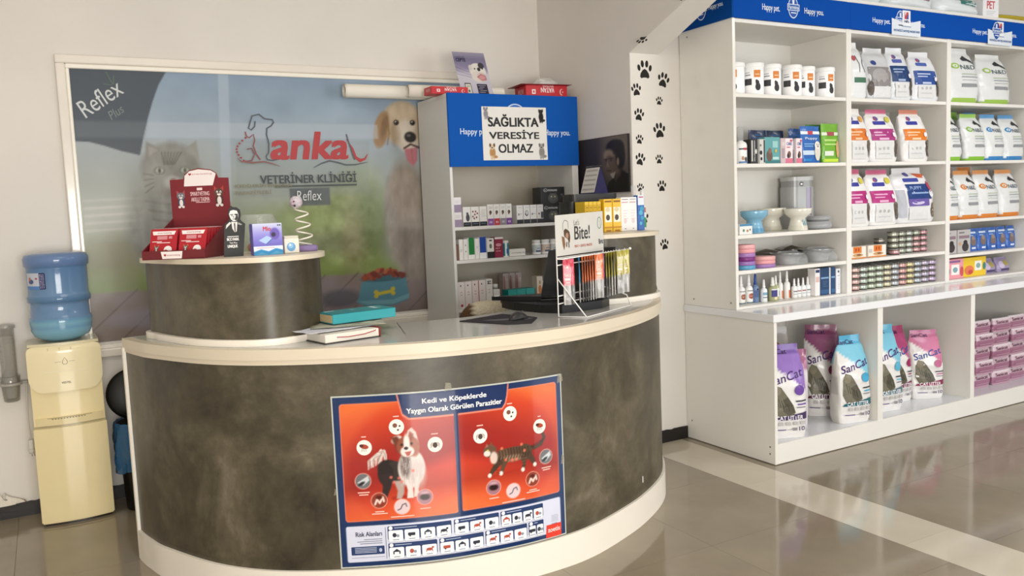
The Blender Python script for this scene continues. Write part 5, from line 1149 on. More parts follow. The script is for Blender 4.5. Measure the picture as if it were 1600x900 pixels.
for i, (a, c, d) in enumerate(((2.366, '#8a55a0', 'purple'), (2.409, '#b83a48', 'red'), (2.452, '#8d878f', 'grey'), (2.495, '#7d4a9a', 'violet'))):
    med(a, a+.042, 4.53, Zc, .128, '#e9e8e6', f'narrow white box with {d} foot, upper cabinet shelf', [R_(0, 1, 0, .32, c), E_(.5, .62, .22, .09, '#5a4a46'), E_(.45, .55, .12, .06, '#7a5a50'), T_('BOX' if 0 else 'III', .3, .7, .1, .2, '#e3d8e8'), L_(.2, .8, .86, 2, '#9a9aa2', .06)])
for i, a in enumerate((2.61, 2.66, 2.71, 2.76)):
    med(a, a+.048, 4.60, Zc, .116, '#e3e2e0', ['white box with dark red speckles right of the violet footed one', 'white box with grey shield emblem, upper cabinet shelf', 'white box with thin grey print beside the shield one', 'white box with dark corner touching the black cat cartons'][i], [R_(0, 1, 0, .22, '#23252b'), L_(.2, .8, .86, 1, '#9a9aa2')]+[[E_(x, y, .09, .05, '#7a2a32') for x, y in ((.3, .5), (.6, .6), (.5, .4))][0], E_(.5, .55, .24, .16, '#4a4e5a') if i == 1 else E_(.3, .5, .1, .06, '#7a2a32'), E_(.5, .57, .16, .11, '#dcdcde') if i == 1 else R_(.6, .95, .25, .6, '#3a3c44') if i == 3 else R_(.2, .8, .5, .53, '#a5a5aa')])
for i in range(2):
    b = cardbox(.182, .10, .112, '#1c1d20', 'supplement_carton', ('black carton with grey cat face, lower of the stacked pair', 'black carton with grey cat face, upper of the stacked pair')[i], 'carton', (2.888, 4.66, Zc+i*.113), .0, None,
        [E_(.52, .36, .22, .3, '#4b4d50'), E_(.52, .42, .16, .2, '#5d5f62'), E_(.45, .45, .03, .04, '#c9b96a'), E_(.59, .45, .03, .04, '#c9b96a'), E_(.52, .33, .03, .03, '#2a2a2c'), lambda p, w, h: p.poly([(.38*w, .55*h), (.40*w, .72*h), (.47*w, .6*h)], '#4b4d50'), lambda p, w, h: p.poly([(.66*w, .55*h), (.64*w, .72*h), (.57*w, .6*h)], '#4b4d50'),
         T_('mmune', .30, .68, .76, .86, '#d3d6d8', .03), lambda p, w, h: p.line([(.2*w+.08*w*math.cos(a), .82*h+.09*h*math.sin(a)) for a in [k*PI/6 for k in range(12)]], .002, '#cfd2d4', True), T_('bio', .15, .25, .79, .85, '#d3d6d8', .02), R_(.82, .92, .5, .6, '#54575b'), L_(.78, .95, .42, 3, '#54575b', .08)])
# middle shelf
Zc = 1.2005
ML = [(2.143, 2.165, .095, '#7a5a4a', 'slim brown box at the left end of the middle cabinet shelf', []), (2.166, 2.195, .125, '#e9e8e4', 'plain white box beside the slim brown one, middle cabinet shelf', [L_(.2, .8, .5, 3, '#a5a5a8')]),
      (2.196, 2.225, .125, '#e6e5e2', 'white box with grey dots next to the green panelled box', [E_(.5, .7, .1, .04, '#555'), E_(.5, .4, .1, .04, '#555')]), (2.226, 2.272, .132, '#e9ebe8', 'white box with a green panel, middle cabinet shelf', [R_(.1, .95, .22, 1, '#1c7a3c')]),
      (2.273, 2.302, .125, '#e9e8e6', 'white box between the green and the blue panelled boxes', [L_(.3, .7, .6, 3, '#9a9aa0')]), (2.303, 2.352, .132, '#e9ebee', 'white box with a blue panel, middle cabinet shelf', [R_(.05, .95, .28, 1, '#1d449c')]),
      (2.356, 2.405, .122, '#dedcd8', 'white box with black foot and dog drawing, middle cabinet shelf', [R_(0, 1, 0, .32, '#26262a'), E_(.5, .6, .2, .12, '#6a6a6c'), R_(.3, .7, .85, .92, '#3a3a40')]), (2.409, 2.468, .126, '#8c2c46', 'maroon box with white crown print, middle cabinet shelf', [E_(.45, .62, .35, .08, '#c9909c'), T_('PET', .1, .6, .42, .48, '#e6c4cc'), R_(0, 1, .9, 1, '#e6dfe0'), R_(.1, .7, .3, .34, '#c9909c')])]
for a, b_, h, c, lb, p in ML: med(a, b_, 4.535, Zc, h, c, lb, p)
bottle([(.019, 0), (.020, .003), (.020, .088), (.018, .094), (0, .094)], 'pill_tube', 'teal and white upright tube beside the maroon box', 'tube', (2.497, 4.56, Zc), None, PLAST, (.006, .085, .0204, '#2f8a9c', lambda p, r, a, b_: (p.rect(-.012, .0, .006, .085, '#e4ecec'), p.rect(-.004, .012, .02, .05, '#2a64a8'))), cap=[(.0205, .088), (.0205, .10), (0, .101)])
cardbox(.112, .05, .045, '#e4e3df', 'medicine_box', 'low white box lying on the middle cabinet shelf', 'box', (2.575, 4.57, Zc), -.05, None, [T_('mmm' if 0 else 'oralade', .12, .75, .4, .55, '#6a6d74', .02), R_(.8, .95, .35, .6, '#c9c9cc')])
for i, x in enumerate((2.745, 2.812, 2.876)):
    bottle([(.027, 0), (.029, .003), (.029, .066), (.024, .073), (.022, .075)], 'pill_jar', ('white pill jar, left of three on the middle cabinet shelf', 'white pill jar with pinkish label, middle of three', 'white pill jar, right of three beside the laptop screen')[i], 'jar', (x, 4.60, Zc), None, PLAST, (.012, .06, .0293, ('#c9d2d6', '#dcc6ba', '#d3d6d8')[i], lambda p, r, a, b_: (p.rect(-.018, .018, .014, .026, '#5b6a78'), p.rect(-.012, .012, .035, .04, '#7d8a94'))), cap=[(.026, .074), (.027, .076), (.027, .09), (0, .092)])
# lower shelf
Zc = .9055
for i in range(5):
    a = 2.146+i*.0475
    med(a, a+.046, 4.535, Zc, [.163, .163, .165, .165, .168][i], ['#e3dcdc', '#e6dede', '#e4d8d8', '#dfdad8', '#dedcd9'][i], ['white and pink box at the left end of the lower cabinet shelf', 'white and pink box, second from the left, lower cabinet shelf', 'white box with a red side edge, lower cabinet shelf', 'white and pink box left of the dark topped one', 'white box with dark lettering at the top, lower cabinet shelf'][i],
        [E_(.5, .12, .2, .055, '#b5444e'), E_(.4, .86, .1, .03, '#5a4a4e'), R_(.3, .6, .6, .63, '#c9a0a4'), R_(.3, .6, .5, .53, '#b5b0b2')]+([R_(.92, 1, 0, 1, '#b3343e')] if i == 2 else [])+([R_(.2, .8, .9, .93, '#3c3c44'), R_(.2, .8, .82, .85, '#3c3c44')] if i == 4 else []))
med(2.386, 2.43, 4.50+.03, Zc, .10, '#dedddd', 'small plain white box before the two dark bottles', [L_(.3, .7, .6, 3, '#b0b0b4')])
for i, x in enumerate((2.428, 2.476)):
    bottle([(.018, 0), (.0195, .003), (.0195, .078), (.013, .09), (.012, .094)], 'syrup_bottle', ('dark brown bottle with white cap, left of the pair', 'dark brown bottle with white cap, right of the pair')[i], 'bottle', (x, 4.68, Zc+.0), None, V('amber', .15, coat=.5), None, cap=[(.0175, .094), (.0175, .118), (0, .12)])
    bpy.data.objects[-1] if False else None
for o in [o for o in bpy.data.objects if o.name.startswith('syrup_bottle')]:
    n_ = o.data.color_attributes['Col'].data
    for d in n_: d.color = (*lin('#2c1d18'), 1)
cardbox(.06, .05, .035, '#c8703a', 'medicine_box', 'small orange box lying in front of the dark bottles', 'box', (2.478, 4.56, Zc), 0, None, [E_(.5, .5, .3, .2, '#e2b08a')])
for i, x in enumerate((2.535, 2.60, 2.665)):
    cardbox(.062, .08, .085, '#1f8a88', 'medicine_box', ('teal carton, left of three on the lower cabinet shelf', 'teal carton, middle of three on the lower cabinet shelf', 'teal carton, right of three beside the orange box')[i], 'carton', (x, 4.60, Zc), 0, None, [R_(0, 1, .6, 1, '#2aa09c'), R_(.2, .8, .2, .3, '#14605f')])
for i, x in enumerate((2.60, 2.648, 2.696)):
    med(x, x+.046, 4.80, Zc, .17, '#cbb9b4', ('faded pink box at the back, left of three behind the teal cartons', 'faded pink box at the back, middle of three', 'faded pink box at the back, right of three')[i], [R_(.1, .3, .2, .9, '#b06a6a'), R_(.5, .9, .4, .8, '#dccfca')])
med(2.715, 2.76, 4.56, Zc, .155, '#d9cdbd', 'white box with an orange dog picture beside the teal cartons', [E_(.5, .45, .3, .2, '#c47a3c'), R_(0, 1, 0, .3, '#cf7f44'), E_(.5, .75, .15, .08, '#b5905a')])
med(2.765, 2.80, 4.58, Zc, .12, '#d2cdc6', 'small pale box half hidden by the laptop screen', [L_(.2, .8, .7, 3, '#a09a94')])

# ---- things on top of the cabinet
Zt = czt+.0005
def roll(x0, x1, y, r, lab, name='paper_roll'):
    o = thing(name, lab, 'roll', ((x0+x1)/2, y, Zt+r+.003)); L = x1-x0
    m = MB(); pts = []
    n = 90; th = np.linspace(0, 2*PI*3.4, n); rr = r-.010*(th/(2*PI*3.4)); 
    vs = []; 
    for a, q in zip(th, rr): vs += [(-L/2+.004*math.sin(a*.5), q*math.cos(a), q*math.sin(a)), (L/2, q*math.cos(a), q*math.sin(a))]
    m.add(vs, [(2*i, 2*i+1, 2*i+3, 2*i+2) for i in range(n-1)], '#efe9dd', True); m.build('rolled_sheet', PAPER, o)
    MB().tube([(-L/2+.01, 0, 0), (L/2-.01, 0, 0)], .018, '#cfc9bd', 16).build('inner_core', PAPER, o); return o
roll(1.62, 2.60, 4.86, .042, 'long rolled white poster overhanging the left of the cabinet top')
roll(1.99, 2.63, 4.77, .040, 'second rolled white poster in front of the long one').rotation_euler = (0, 0, -.03)
def flagbox(x, y, w, d, h, rz, lab, upside=True):
    o = cardbox(w, d, h, '#c4222c', 'flag_box', lab, 'box', (x, y, Zt), rz, None, [])
    pr = PR(front(-w/2, -d/2, 0), .0005)
    pr.text('VATAN', .36*w, .68*w, .42*h, .85*h if 0 else .80*h, '#f0dcdc', .04, flip=True); pr.text('BAYRAK', .40*w, .66*w, .84*h, .97*h, '#f0dcdc', .02, flip=True)
    pr.rect(.14*w, .23*w, .28*h, .66*h, '#f0dcdc', .003); pr.ell(.185*w, .47*h, .02*w, .1*h, '#c4222c', 8)
    pr.ell(.86*w, .46*h, .050*w, .26*h, '#e8c4c4', 16); pr.ell(.875*w, .46*h, .042*w, .22*h, '#c4222c', 16); pr.ell(.885*w, .46*h, .012*w, .08*h, '#e8c4c4', 6)
    pr.build('lettering', INK, o)
    ps = PR(flat((-w/2, d/2, 0), (0, -1, 0), (0, 0, 1), (-1, 0, 0)), .0005); ps.text('VATAN', .3*d, .8*d, .35*h, .75*h, '#e6b9b9', .03, flip=True); ps.build('side_lettering', INK, o); return o
o = flagbox(2.86, 4.66, .29, .17, .078, -.10, 'red flag box with upside down lettering and open flaps on the cabinet top')
MB().box(-.19, .165, -.115, .10, .0785, .0805, '#7d1c20', 0).build('open_flap', CARD, o)
o = flagbox(2.17, 4.62, .24, .11, .045, .0, 'long flat red box lying before the white rolls')
b = Bag(.16, .10, .055, top=.7, seal=.08, seed=500, wr=.012, N=40, K=18); b.C[:] = np.array(hexc('#dcdad6')); b.make('plastic_bag', 'small crumpled white plastic bag on the red flag box', 'bag', (2.90, 4.66, Zt+.081), .2)
# brochure leaning, dog picture
BR = thing('brochure', 'lilac leaflet with a white bulldog standing on the cabinet top', 'leaflet', (2.375, 4.60, Zt), -.02)
cv = CV(0, .215, 0, .285, 90, 118, '#8f8aa4')
cv.grad(cv.Y/.285, [(0, '#b9b4c4'), (.5, '#c6c2cc'), (.62, '#8a84a0'), (.85, '#77718f'), (1, '#9a95a8')])
for k in range(6): cv.line([(0, .20-.012*k), (.07, .165-.008*k), (.13, .17-.012*k)], .004, '#6f6888' if k % 2 else '#aba5bc', .004, .6)
cv.ell(.145, .165, .055, .05, '#ded9d2', .004); cv.ell(.14, .125, .045, .035, '#d9cfc8', .005); cv.ell(.165, .125, .03, .03, '#cdbcb6', .005); cv.ell(.175, .20, .02, .02, '#3d3a40', .005)
cv.ell(.155, .175, .011, .012, '#2a2728', .003); cv.ell(.128, .178, .005, .005, '#2a2728', .002); cv.ell(.18, .18, .005, .005, '#2a2728', .002); cv.ell(.10, .185, .012, .018, '#cfc8c0', .004)
cv.poly([(.13, .125), (.16, .145), (.19, .135), (.195, .105), (.16, .10)], '#b5767c', .004); cv.ell(.165, .122, .02, .014, '#cf9498', .004)
bm_ = flat((-.107, 0, .002), (1, 0, 0), (-.075, .30, 1), (0, -1, .28))
cv.build(bm_, 'printed_sheet', CARD, BR)
pr = PR(bm_, .0006); pr.text('SAĞLIĞI', .012, .075, .247, .256, '#3b3552', .03, layer=1); pr.text('CEPTE', .014, .078, .222, .243, '#262138', .06, layer=1)
pr.rect(.034, .076, .002, .082, '#3a3f48', .004, layer=1); pr.rect(.038, .072, .01, .075, '#d3d1c4', layer=2); pr.text('QR' if 0 else 'APP', .045, .066, .055, .064, '#4a4a4a', 0, layer=3); pr.ell(.055, .03, .006, .008, '#5a5a54', 10, layer=3)
pr.rect(.115, .185, .0, .078, '#2e2a3c', .002, layer=1)
for k in range(6): pr.rect(.122+(k % 2)*.008, .175-(k % 3)*.012, .066-k*.011, .069-k*.011, '#a9a5ba', layer=2)
pr.build('lettering', INK, BR)

# ================================================================== SIDE WALL: portrait; paws
PO = thing('wall_portrait', 'dark framed monochrome portrait print of a man on the side wall', 'picture', (0, 0, 0))
pmm = flat((XWY(4.575)-.013, 4.575, 1.576), (.042, -1, 0), (0, 0, 1), (-1, 0, 0))
skew(MB().box(XS-.012, XS-.002, 4.048, 4.58, 1.570, 1.915, '#2c2729', 0).build('backing_board', MATTE, PO))
cv = CV(0, .522, 0, .335, 130, 90, '#3e3639')
cv.grad((cv.X/.522)*.6+(cv.Y/.335)*.3, [(0, '#2c2830'), (.4, '#3a3436'), (.75, '#5a5048'), (1, '#6b6058')])
cv.ell(.37, .23, .13, .16, '#6e655e', .06, .5); cv.noise(8, .03, 2)
cv.poly([(.52, .0), (.52, .10), (.46, .13), (.40, .09), (.33, .06), (.30, .0)], '#191718', .01); cv.poly([(.37, .14), (.46, .16), (.45, .10), (.40, .06), (.36, .10)], '#3a332f', .012)
cv.ell(.385, .20, .085, .10, '#57493f', .012); cv.ell(.40, .27, .085, .045, '#231e1e', .012); cv.ell(.45, .215, .045, .085, '#1e1a1a', .015); cv.ell(.335, .225, .05, .035, '#8d7d6e', .02, .9); cv.ell(.345, .175, .045, .05, '#5d4e44', .02)
cv.ell(.308, .200, .014, .0035, '#2a211e', .005); cv.ell(.358, .202, .017, .0035, '#2a211e', .005); cv.ell(.311, .190, .006, .003, '#2b2320', .003); cv.ell(.358, .191, .007, .003, '#2b2320', .003); cv.poly([(.325, .20), (.312, .155), (.338, .152)], '#75665a', .008); cv.line([(.315, .13), (.355, .128)], .008, '#3a2b28', .005); cv.ell(.425, .18, .012, .024, '#85715f', .008)
cv.poly([(.345, .11), (.375, .07), (.40, .12)], '#8d8780', .008); cv.poly([(.36, .08), (.372, .0), (.385, .08)], '#111', .004)
cv.build(pmm, 'printed_portrait', PRINTG, PO, .0005)
# paw stickers
Pj = [(3.204, 2.283, 1.28, 0), (3.344, 2.229, 1.05, -.25), (3.138, 2.166, .86, .12), (3.309, 2.106, .6, -.1), (3.153, 2.020, .86, -.15), (3.306, 1.927, 1.08, 0.1), (3.152, 1.875, .66, -.1), (3.298, 1.756, .66, 0), (3.153, 1.756, .86, -.2), (3.314, 1.593, .8, 0), (3.149, 1.588, .6, -.15), (3.171, 1.406, .82, .1), (3.325, 1.236, .78, .15)]
Pl = ['largest black paw sticker, highest on the left of the upright jamb', 'black paw sticker near the top right of the jamb, tilted right', 'medium black paw sticker below the largest one on the left', 'small black paw sticker on the right above the big right one', 'medium black paw sticker, third down on the left edge', 'big black paw sticker in the middle right of the jamb', 'small black paw sticker, fourth down on the left edge', 'small black paw sticker just below the big right one', 'medium black paw sticker, fifth down on the left edge', 'black paw sticker on the right at the height of the portrait', 'small black paw sticker behind the spray bottle caps', 'black paw sticker just above the right podium edge', 'lowest black paw sticker on the right of the jamb']
PAW = [((0, -.018), (.026, .022)), ((-.036, .014), (.0095, .0165)), ((-.014, .034), (.010, .018)), ((.014, .034), (.010, .018)), ((.036, .014), (.0095, .0165))]
def paw(mp, x, y, s, rot, lab):
    p = PR(mp, .0004); c, n = math.cos(rot), math.sin(rot)
    rr = lambda a, b: (x+(a*c-b*n)*s, y+(a*n+b*c)*s)
    p.poly([rr(a, b) for a, b in ((-.030, -.030), (-.022, -.038), (-.008, -.034), (.008, -.034), (.022, -.038), (.030, -.030), (.026, -.014), (.014, .002), (0, .010), (-.014, .002), (-.026, -.014))], '#1c1917', layer=1)
    for (a, b), (r1, r2) in PAW[1:]: q = rr(a, b); p.ell(q[0], q[1], r1*s, r2*s, '#1c1917', 14, rot+(-a*6), layer=1)
    tag(p.build('paw_sticker', MATTE), lab, 'sticker', 'black paw stickers on the archway')
jm = front(0, YJ-t_-.0005, 0)
for (x, z, s, r), l_ in zip(Pj, Pl): paw(jm, x, z, s*.92, r, l_)
dn = Vector((0, -(3.0-YJ)*-1, 0)); sl = Vector((0, -1, .4222)).normalized(); nn_ = Vector((0, -.4222, -1)).normalized()
cm = flat((0, YJ, 2.385), (1, 0, 0), sl, nn_)
for (x, y, s, r), l_ in zip(((3.092, 3.904, .8, .3), (3.16, 3.70, 1.15, .3), (3.10, 3.53, .9, .2)), ('black paw sticker lowest on the slanted arch', 'large black paw sticker on the slanted arch above the header corner', 'black paw sticker cut by the top of the photo')):
    paw(lambda u, v, d, cm=cm: cm(u, v, d+.006), x, (YJ-y)/sl.y*-1, s*.92, PI+r, l_)
# cable hanging off the podium
CBL = [(2.862, 3.80, 1.325), (2.885, 3.78, 1.26), (2.87, 3.79, 1.20), (2.895, 3.76, 1.16), (2.95, 3.72, 1.10), (2.985, 3.70, 1.03), (2.975, 3.70, .97), (2.93, 3.70, .955)]
o = MB().tube([tuple(p) for p in np.column_stack([np.array(catmull([q[:2] for q in [CBL[0]]+CBL+[CBL[-1]]], 6)), np.array(catmull([(q[2], 0) for q in [CBL[0]]+CBL+[CBL[-1]]], 6))[:, 0]])], .003, '#1d1c1c', 6).build('power_cable', PLAST); tag(o, 'thin black cable hanging from the right podium beside the archway', 'cable')
o = MB().tube([(2.868, 3.70, 1.325), (2.882, 3.66, 1.28), (2.868, 3.66, 1.2), (2.885, 3.62, 1.1), (2.90, 3.60, 1.02)], .003, '#1d1c1c', 6).build('power_cable', PLAST); tag(o, 'black cable running down close against the right podium', 'cable')

# ================================================================== RIGHT PODIUM ITEMS
ZP = 1.3515
def ybox(x, y, lab, col, w=.052, h=.176, p=None, rz=-.06, d=.05): return cardbox(w, d, h, col, 'medicine_box', lab, 'box', (x, y, ZP), rz, None, p or [])
yp = [R_(.1, .9, .3, .75, '#efe9d8'), E_(.45, .68, .28, .07, '#d9c9a0'), E_(.45, .44, .24, .09, '#4a4238'), R_(.1, .9, .9, .95, '#8a5a1a'), R_(0, 1, .12, .16, '#c98a1c'), R_(.2, .8, .02, .06, '#a86a14')]
yl = ['yellow box, leftmost of the row on the right podium', 'yellow box, second of the thin ones behind the sign', 'yellow box, third of the thin ones behind the sign', 'yellow box, fourth of the thin ones, left of the dog pair']
for i, x in enumerate((2.50, 2.525, 2.55, 2.575)):
    cardbox(.024, .10, .166, '#d9b41a', 'medicine_box', yl[i], 'box', (x+.012, 3.72-.002*i, ZP), -.05, None, [R_(.1, .9, .1, .9, '#c9a012'), L_(.2, .8, .8, 4, '#7a6410', .12)])
ybox(2.634, 3.675, 'yellow and white box with a dog picture, left of the pair', '#e6b91c', p=yp); ybox(2.688, 3.67, 'yellow and white box with a dog picture, right of the pair', '#e6b91c', p=yp)
wp_ = [L_(.1, .85, .93, 1, '#5a5a62'), R_(.1, .85, .84, .86, '#b9606a'), L_(.2, .8, .6, 4, '#d9c9cc', .08), E_(.5, .3, .2, .08, '#e0cfd0'), R_(.4, .6, .06, .08, '#7a6a74')]
ybox(2.741, 3.668, 'white box with pale red print beside the dog pair', '#eceae8', p=wp_, h=.182); ybox(2.793, 3.668, 'white box with pale red print touching the blue box', '#eceae8', p=wp_, h=.182)
ybox(2.842, 3.655, 'blue and white box with teal bubbles on the right podium', '#2a62b0', w=.044, h=.19, d=.04, p=[R_(.05, .95, .72, 1, '#dfe7ee'), E_(.6, .62, .3, .06, '#3f9cc0'), E_(.45, .5, .3, .07, '#57aecb'), E_(.6, .35, .25, .06, '#3f9cc0'), E_(.4, .2, .2, .05, '#57aecb'), R_(.2, .8, .93, .96, '#b94a6a')])
sprayer(2.868, 3.735, ZP, .245, .026, '#3a78b4', 'blue bottle with clear cap behind the blue box', cap='#e3e4e4', capmat=CLEAR, tip=False, name='spray_bottle')
sprayer(2.905-.012, 3.69, ZP, .22, .020, '#e9ece9', 'slim white bottle with green label at the podium end', cap='#e6e6e4', tip=False, lab=lambda p, r, h: (p.rect(-.006, .012, h*.1, h*.5, '#3f9a54'), p.rect(-.008, .008, h*.7, h*.9, '#b97a6a')))
# dark printer behind the boxes
PRN = thing('label_printer', 'low black machine behind the yellow boxes on the right podium', 'printer', (2.70, 3.885, ZP))
MB().prism(rrect(-.20, .145, -.07, .065, .035, 5), .0, .170, '#242322').build('body', V('black_plastic', .35, bump=.1, bscale=200), PRN); MB().prism(rrect(-.175, .135, -.06, .06, .03, 5), .170, .210, '#2b2a28').build('lid', V('black_plastic'), PRN); MB().box(-.15, .1, -.0715, -.068, .07, .085, '#111010', 0).build('paper_slot', V('black_plastic'), PRN)
# tent calendar
CAL = thing('desk_calendar', 'tent desk calendar with white month page and navy side on the black machine', 'calendar', (2.71, 3.885, ZP+.2105), -1.62)
mb = MB(); hh = .148; wd = .15
mb.add([(-wd/2, -.045, 0), (wd/2, -.045, 0), (wd/2, 0, hh), (-wd/2, 0, hh), (-wd/2, .045, 0), (wd/2, .045, 0)], [(0, 1, 2, 3), (5, 4, 3, 2), (0, 4, 5, 1)], '#1e1a4a'); mb.add([(wd/2-.001, -.045, 0), (wd/2-.001, .045, 0), (wd/2-.001, 0, hh)], [(0, 1, 2)], '#1b1746'); mb.build('tent_card', MATTE, CAL)
pr = PR(flat((-wd/2, -.046, 0), (1, 0, 0), (0, .045, hh), (0, -1, .3)), .0006); pr.rect(.003, wd-.003, .006, .150, '#c9c6c2'); 
for k in range(5): pr.rect(.015, wd-.015, .02+k*.027, .03+k*.027, '#a5a29e', layer=3)
pr.build('month_page', PAPER, CAL)
MB().tube([(-wd/2, 0, hh+.003), (wd/2, 0, hh+.003)], .004, '#3a3838', 8).build('binding', PLAST, CAL)

# ================================================================== DISPLAY RACK on the worktop
ZW = 1.0058
RK = thing('snack_rack', 'white wire counter rack with a dog biscuit sign hung with snack sticks', 'rack', (0, 0, 0))
A = Vector((1.977, 3.141, 0)); Bq = Vector((2.053, 3.03, 0)); Cq = Vector((2.446, 3.227, 0)); Eq = Vector((2.372, 3.340, 0))
zz = lambda v, z: (v.x, v.y, z)
wire = lambda pts, n='wire_frame', r=.0028: MB().tube(pts, r, '#f2f0ec', 7).build(n, CHROME, RK)
zb = ZW+.003
wire([zz(A, 1.45), zz(A, zb), zz(Bq, zb), zz(Cq, zb), zz(Cq+(Eq-Cq)*.15, 1.06), zz(Eq, 1.10)]); wire([zz(Eq, 1.46), zz(Eq, zb)]); wire([zz(A, 1.18), zz(Bq, zb)], 'brace')
for z in (1.27, 1.238, 1.10, 1.065): wire([zz(A, z), zz(Eq, z)], 'cross_bar')
dirR = (Eq-A).normalized(); nR = Vector((dirR.y, -dirR.x, 0))
P0 = Vector((1.995, 3.122, 0)); P1 = Vector((2.45, 3.228, 0)); dirK = (P1-P0).normalized()
wire([zz(A, 1.266), zz(P0, 1.266), zz(P1, 1.282)], 'hook_rail', .0032)
MB().lathe([(0, -.007), (.006, -.004), (.007, 0), (.006, .004), (0, .007)], '#f5f3ef', n=12, xf=Matrix.Translation(zz(P1, 1.284))).build('rail_knob', CHROME, RK)
sg = MB(); Ls = (Eq-A).length
smap = flat(zz(A+nR*.004-dirR*.006, 1.278), tuple(dirR), (0, 0, 1), tuple(nR))
sg.add([smap(0, 0, 0), smap(Ls+.004, .0, 0), smap(Ls+.004, .190, 0), smap(0, .182, 0), smap(0, 0, -.003), smap(Ls+.004, .0, -.003), smap(Ls+.004, .190, -.003), smap(0, .182, -.003)], [(0, 1, 2, 3), (7, 6, 5, 4), (0, 4, 5, 1), (2, 6, 7, 3), (1, 5, 6, 2), (0, 3, 7, 4)], '#dddbd4'); sg = sg.build('sign_board', CARD, RK)
pr = PR(smap, .0006); k = Ls/.45
pr.text("Let's", .165*k, .215*k, .132, .158, '#5a5a5c', 0, layer=1); pr.text('Bite!', .168*k, .315*k, .066, .128, '#3c3c3e', .025, layer=1); pr.text('MEAT + GENTLE SNACKS', .165*k, .335*k, .03, .042, '#c05a44', .02, layer=1); pr.text('Brit', .405*k, .448*k, .034, .057, '#26262a', .04, layer=1)
pr.line([(.415*k+.020*math.cos(a), .135+.027*math.sin(a)) for a in [q*PI/10 for q in range(20)]], .004, '#5f8f7c', True, layer=1); pr.line([(.408*k, .145), (.418*k, .142), (.414*k, .128), (.42*k, .122)], .002, '#7f9f8c', layer=1)
# spaniel-like dog biting a snack
pr.line([(.062*k, .115), (.064*k, .145), (.078*k, .158), (.098*k, .156), (.112*k, .148), (.112*k, .12)], .0025, '#4a4644', layer=1)
pr.poly([(.07*k, .112), (.085*k, .12), (.105*k, .115), (.122*k, .105), (.128*k, .08), (.122*k, .055), (.112*k, .06), (.10*k, .078), (.082*k, .08), (.072*k, .09)], '#5a4030', layer=1); pr.poly([(.05*k, .088), (.074*k, .082), (.082*k, .05), (.07*k, .024), (.058*k, .045)], '#8a6548', layer=1); pr.ell(.098*k, .088, .014*k, .014, '#b08a70', 12, layer=2); pr.poly([(.092*k, .06), (.10*k, .06), (.096*k, .035), (.088*k, .04)], '#4a3428', layer=1); pr.poly([(.108*k, .06), (.116*k, .058), (.118*k, .032), (.11*k, .035)], '#4a3428', layer=1)
pr.build('sign_print', INK, sg)
# hanging snack sticks: each one a thing with printed top half and clear foil foot
sticks = [(.042, '#c8304a', 'red'), (.062, '#c8304a', 'red'), (.150, '#2f86b4', 'blue')]+[(.180+.024*i, '#d9703a', 'orange') for i in range(6)]+[(.338, '#d9703a', 'orange'), (.382, '#a02a78', 'purple')]+[(.410+.027*i, '#a59a2a', 'olive') for i in range(5)]+[(.548, '#a59a2a', 'olive'), (.605, '#b3a836', 'olive')]
ordn = ['first', 'second', 'third', 'fourth', 'fifth', 'sixth', 'seventh']; cnt = {}; tot = {'red': 2, 'blue': 1, 'orange': 7, 'purple': 1, 'olive': 7}
sa = math.atan2(dirR.y, dirR.x)
for i, (t, c, nm_) in enumerate(sticks):
    j = cnt.get(nm_, 0); cnt[nm_] = j+1
    face = (nm_ == 'red') or (nm_ == 'orange' and j == 6) or (nm_ == 'olive' and j >= 5)
    w = .042 if face else .034; h = .205
    zt = 1.266+.016*(t/.467)-.004
    t *= .707; p = P0+dirK*t
    lab = {'blue': 'single blue snack stick on the wire rack', 'purple': 'single purple snack stick between orange and olive ones'}.get(nm_, f'{nm_} snack stick, {ordn[j]} {nm_} one from the left on the rack')
    b = Bag(w, .007, h, top=.97, seal=.04, seed=600+i, wr=.0015, N=24, K=16, shoulder=.6)
    b.C[:] = np.array(hexc(c)); m = b.V < .45; b.C[m] = np.array(hexc('#c9c6c2')); st = np.sin(b.U*6+i)*.5+.5; b.C[m] *= (.25+.75*st[m])[:, None]
    art = (lambda p, c=c: (p.ell(.5, .82, .12, .03, '#e6d6c8', 10), p.text('FRIT' if 0 else 'Let\'s', .2, .8, .62, .70, '#efe4da', .03), p.rect(.2, .75, .54, .58, '#efe4da'), p.rect(.3, .7, .48, .5, '#e0d0c4')))
    o = b.make('snack_stick', lab, 'snack', (p.x, p.y, zt-h), (-.45 if face else 1.08), 'snack sticks on the wire rack', mat=FOIL, art=art if face else None)
    MB().tube([(0, 0, h-.004), (0, 0, h+.006)], .0015, '#e8e6e2', 6).build('hang_hook', CHROME, o)

# ================================================================== LAPTOP, PAD, MOUSE, CHAIR
def quad(pts, z0, z1, col, name, mat, parent=None): return MB().prism([tuple(p) for p in pts], z0, z1, col).build(name, mat, parent)
LP = thing('laptop', 'open black laptop seen from behind on the worktop', 'laptop', (0, 0, 0))
h0 = Vector((2.06, 3.40, 0)); hd = Vector((.82, -.57, 0)).normalized(); hd = Vector((.30, -.10, 0)).normalized(); h1_ = h0+hd*.335; bk = Vector((hd.y, -hd.x, 0)); bk = -bk if bk.y < 0 else bk
bk2 = bk
h0 = Vector((2.085, 3.47, 0)); h1_ = h0+hd*.335
pd = [h0, h1_, h1_+bk2*.0, h0]
left = Vector((-.165, .20, 0))
quad([(h0.x, h0.y), (h1_.x, h1_.y), (h1_.x+left.x, h1_.y+left.y), (h0.x+left.x, h0.y+left.y)], ZW+.040, ZW+.060, '#141415', 'keyboard_base', V('black_plastic'), LP)
scr = flat((h0.x, h0.y, ZW+.026), tuple(hd), (-left.x*-.0+.03, -.045, .235), None)
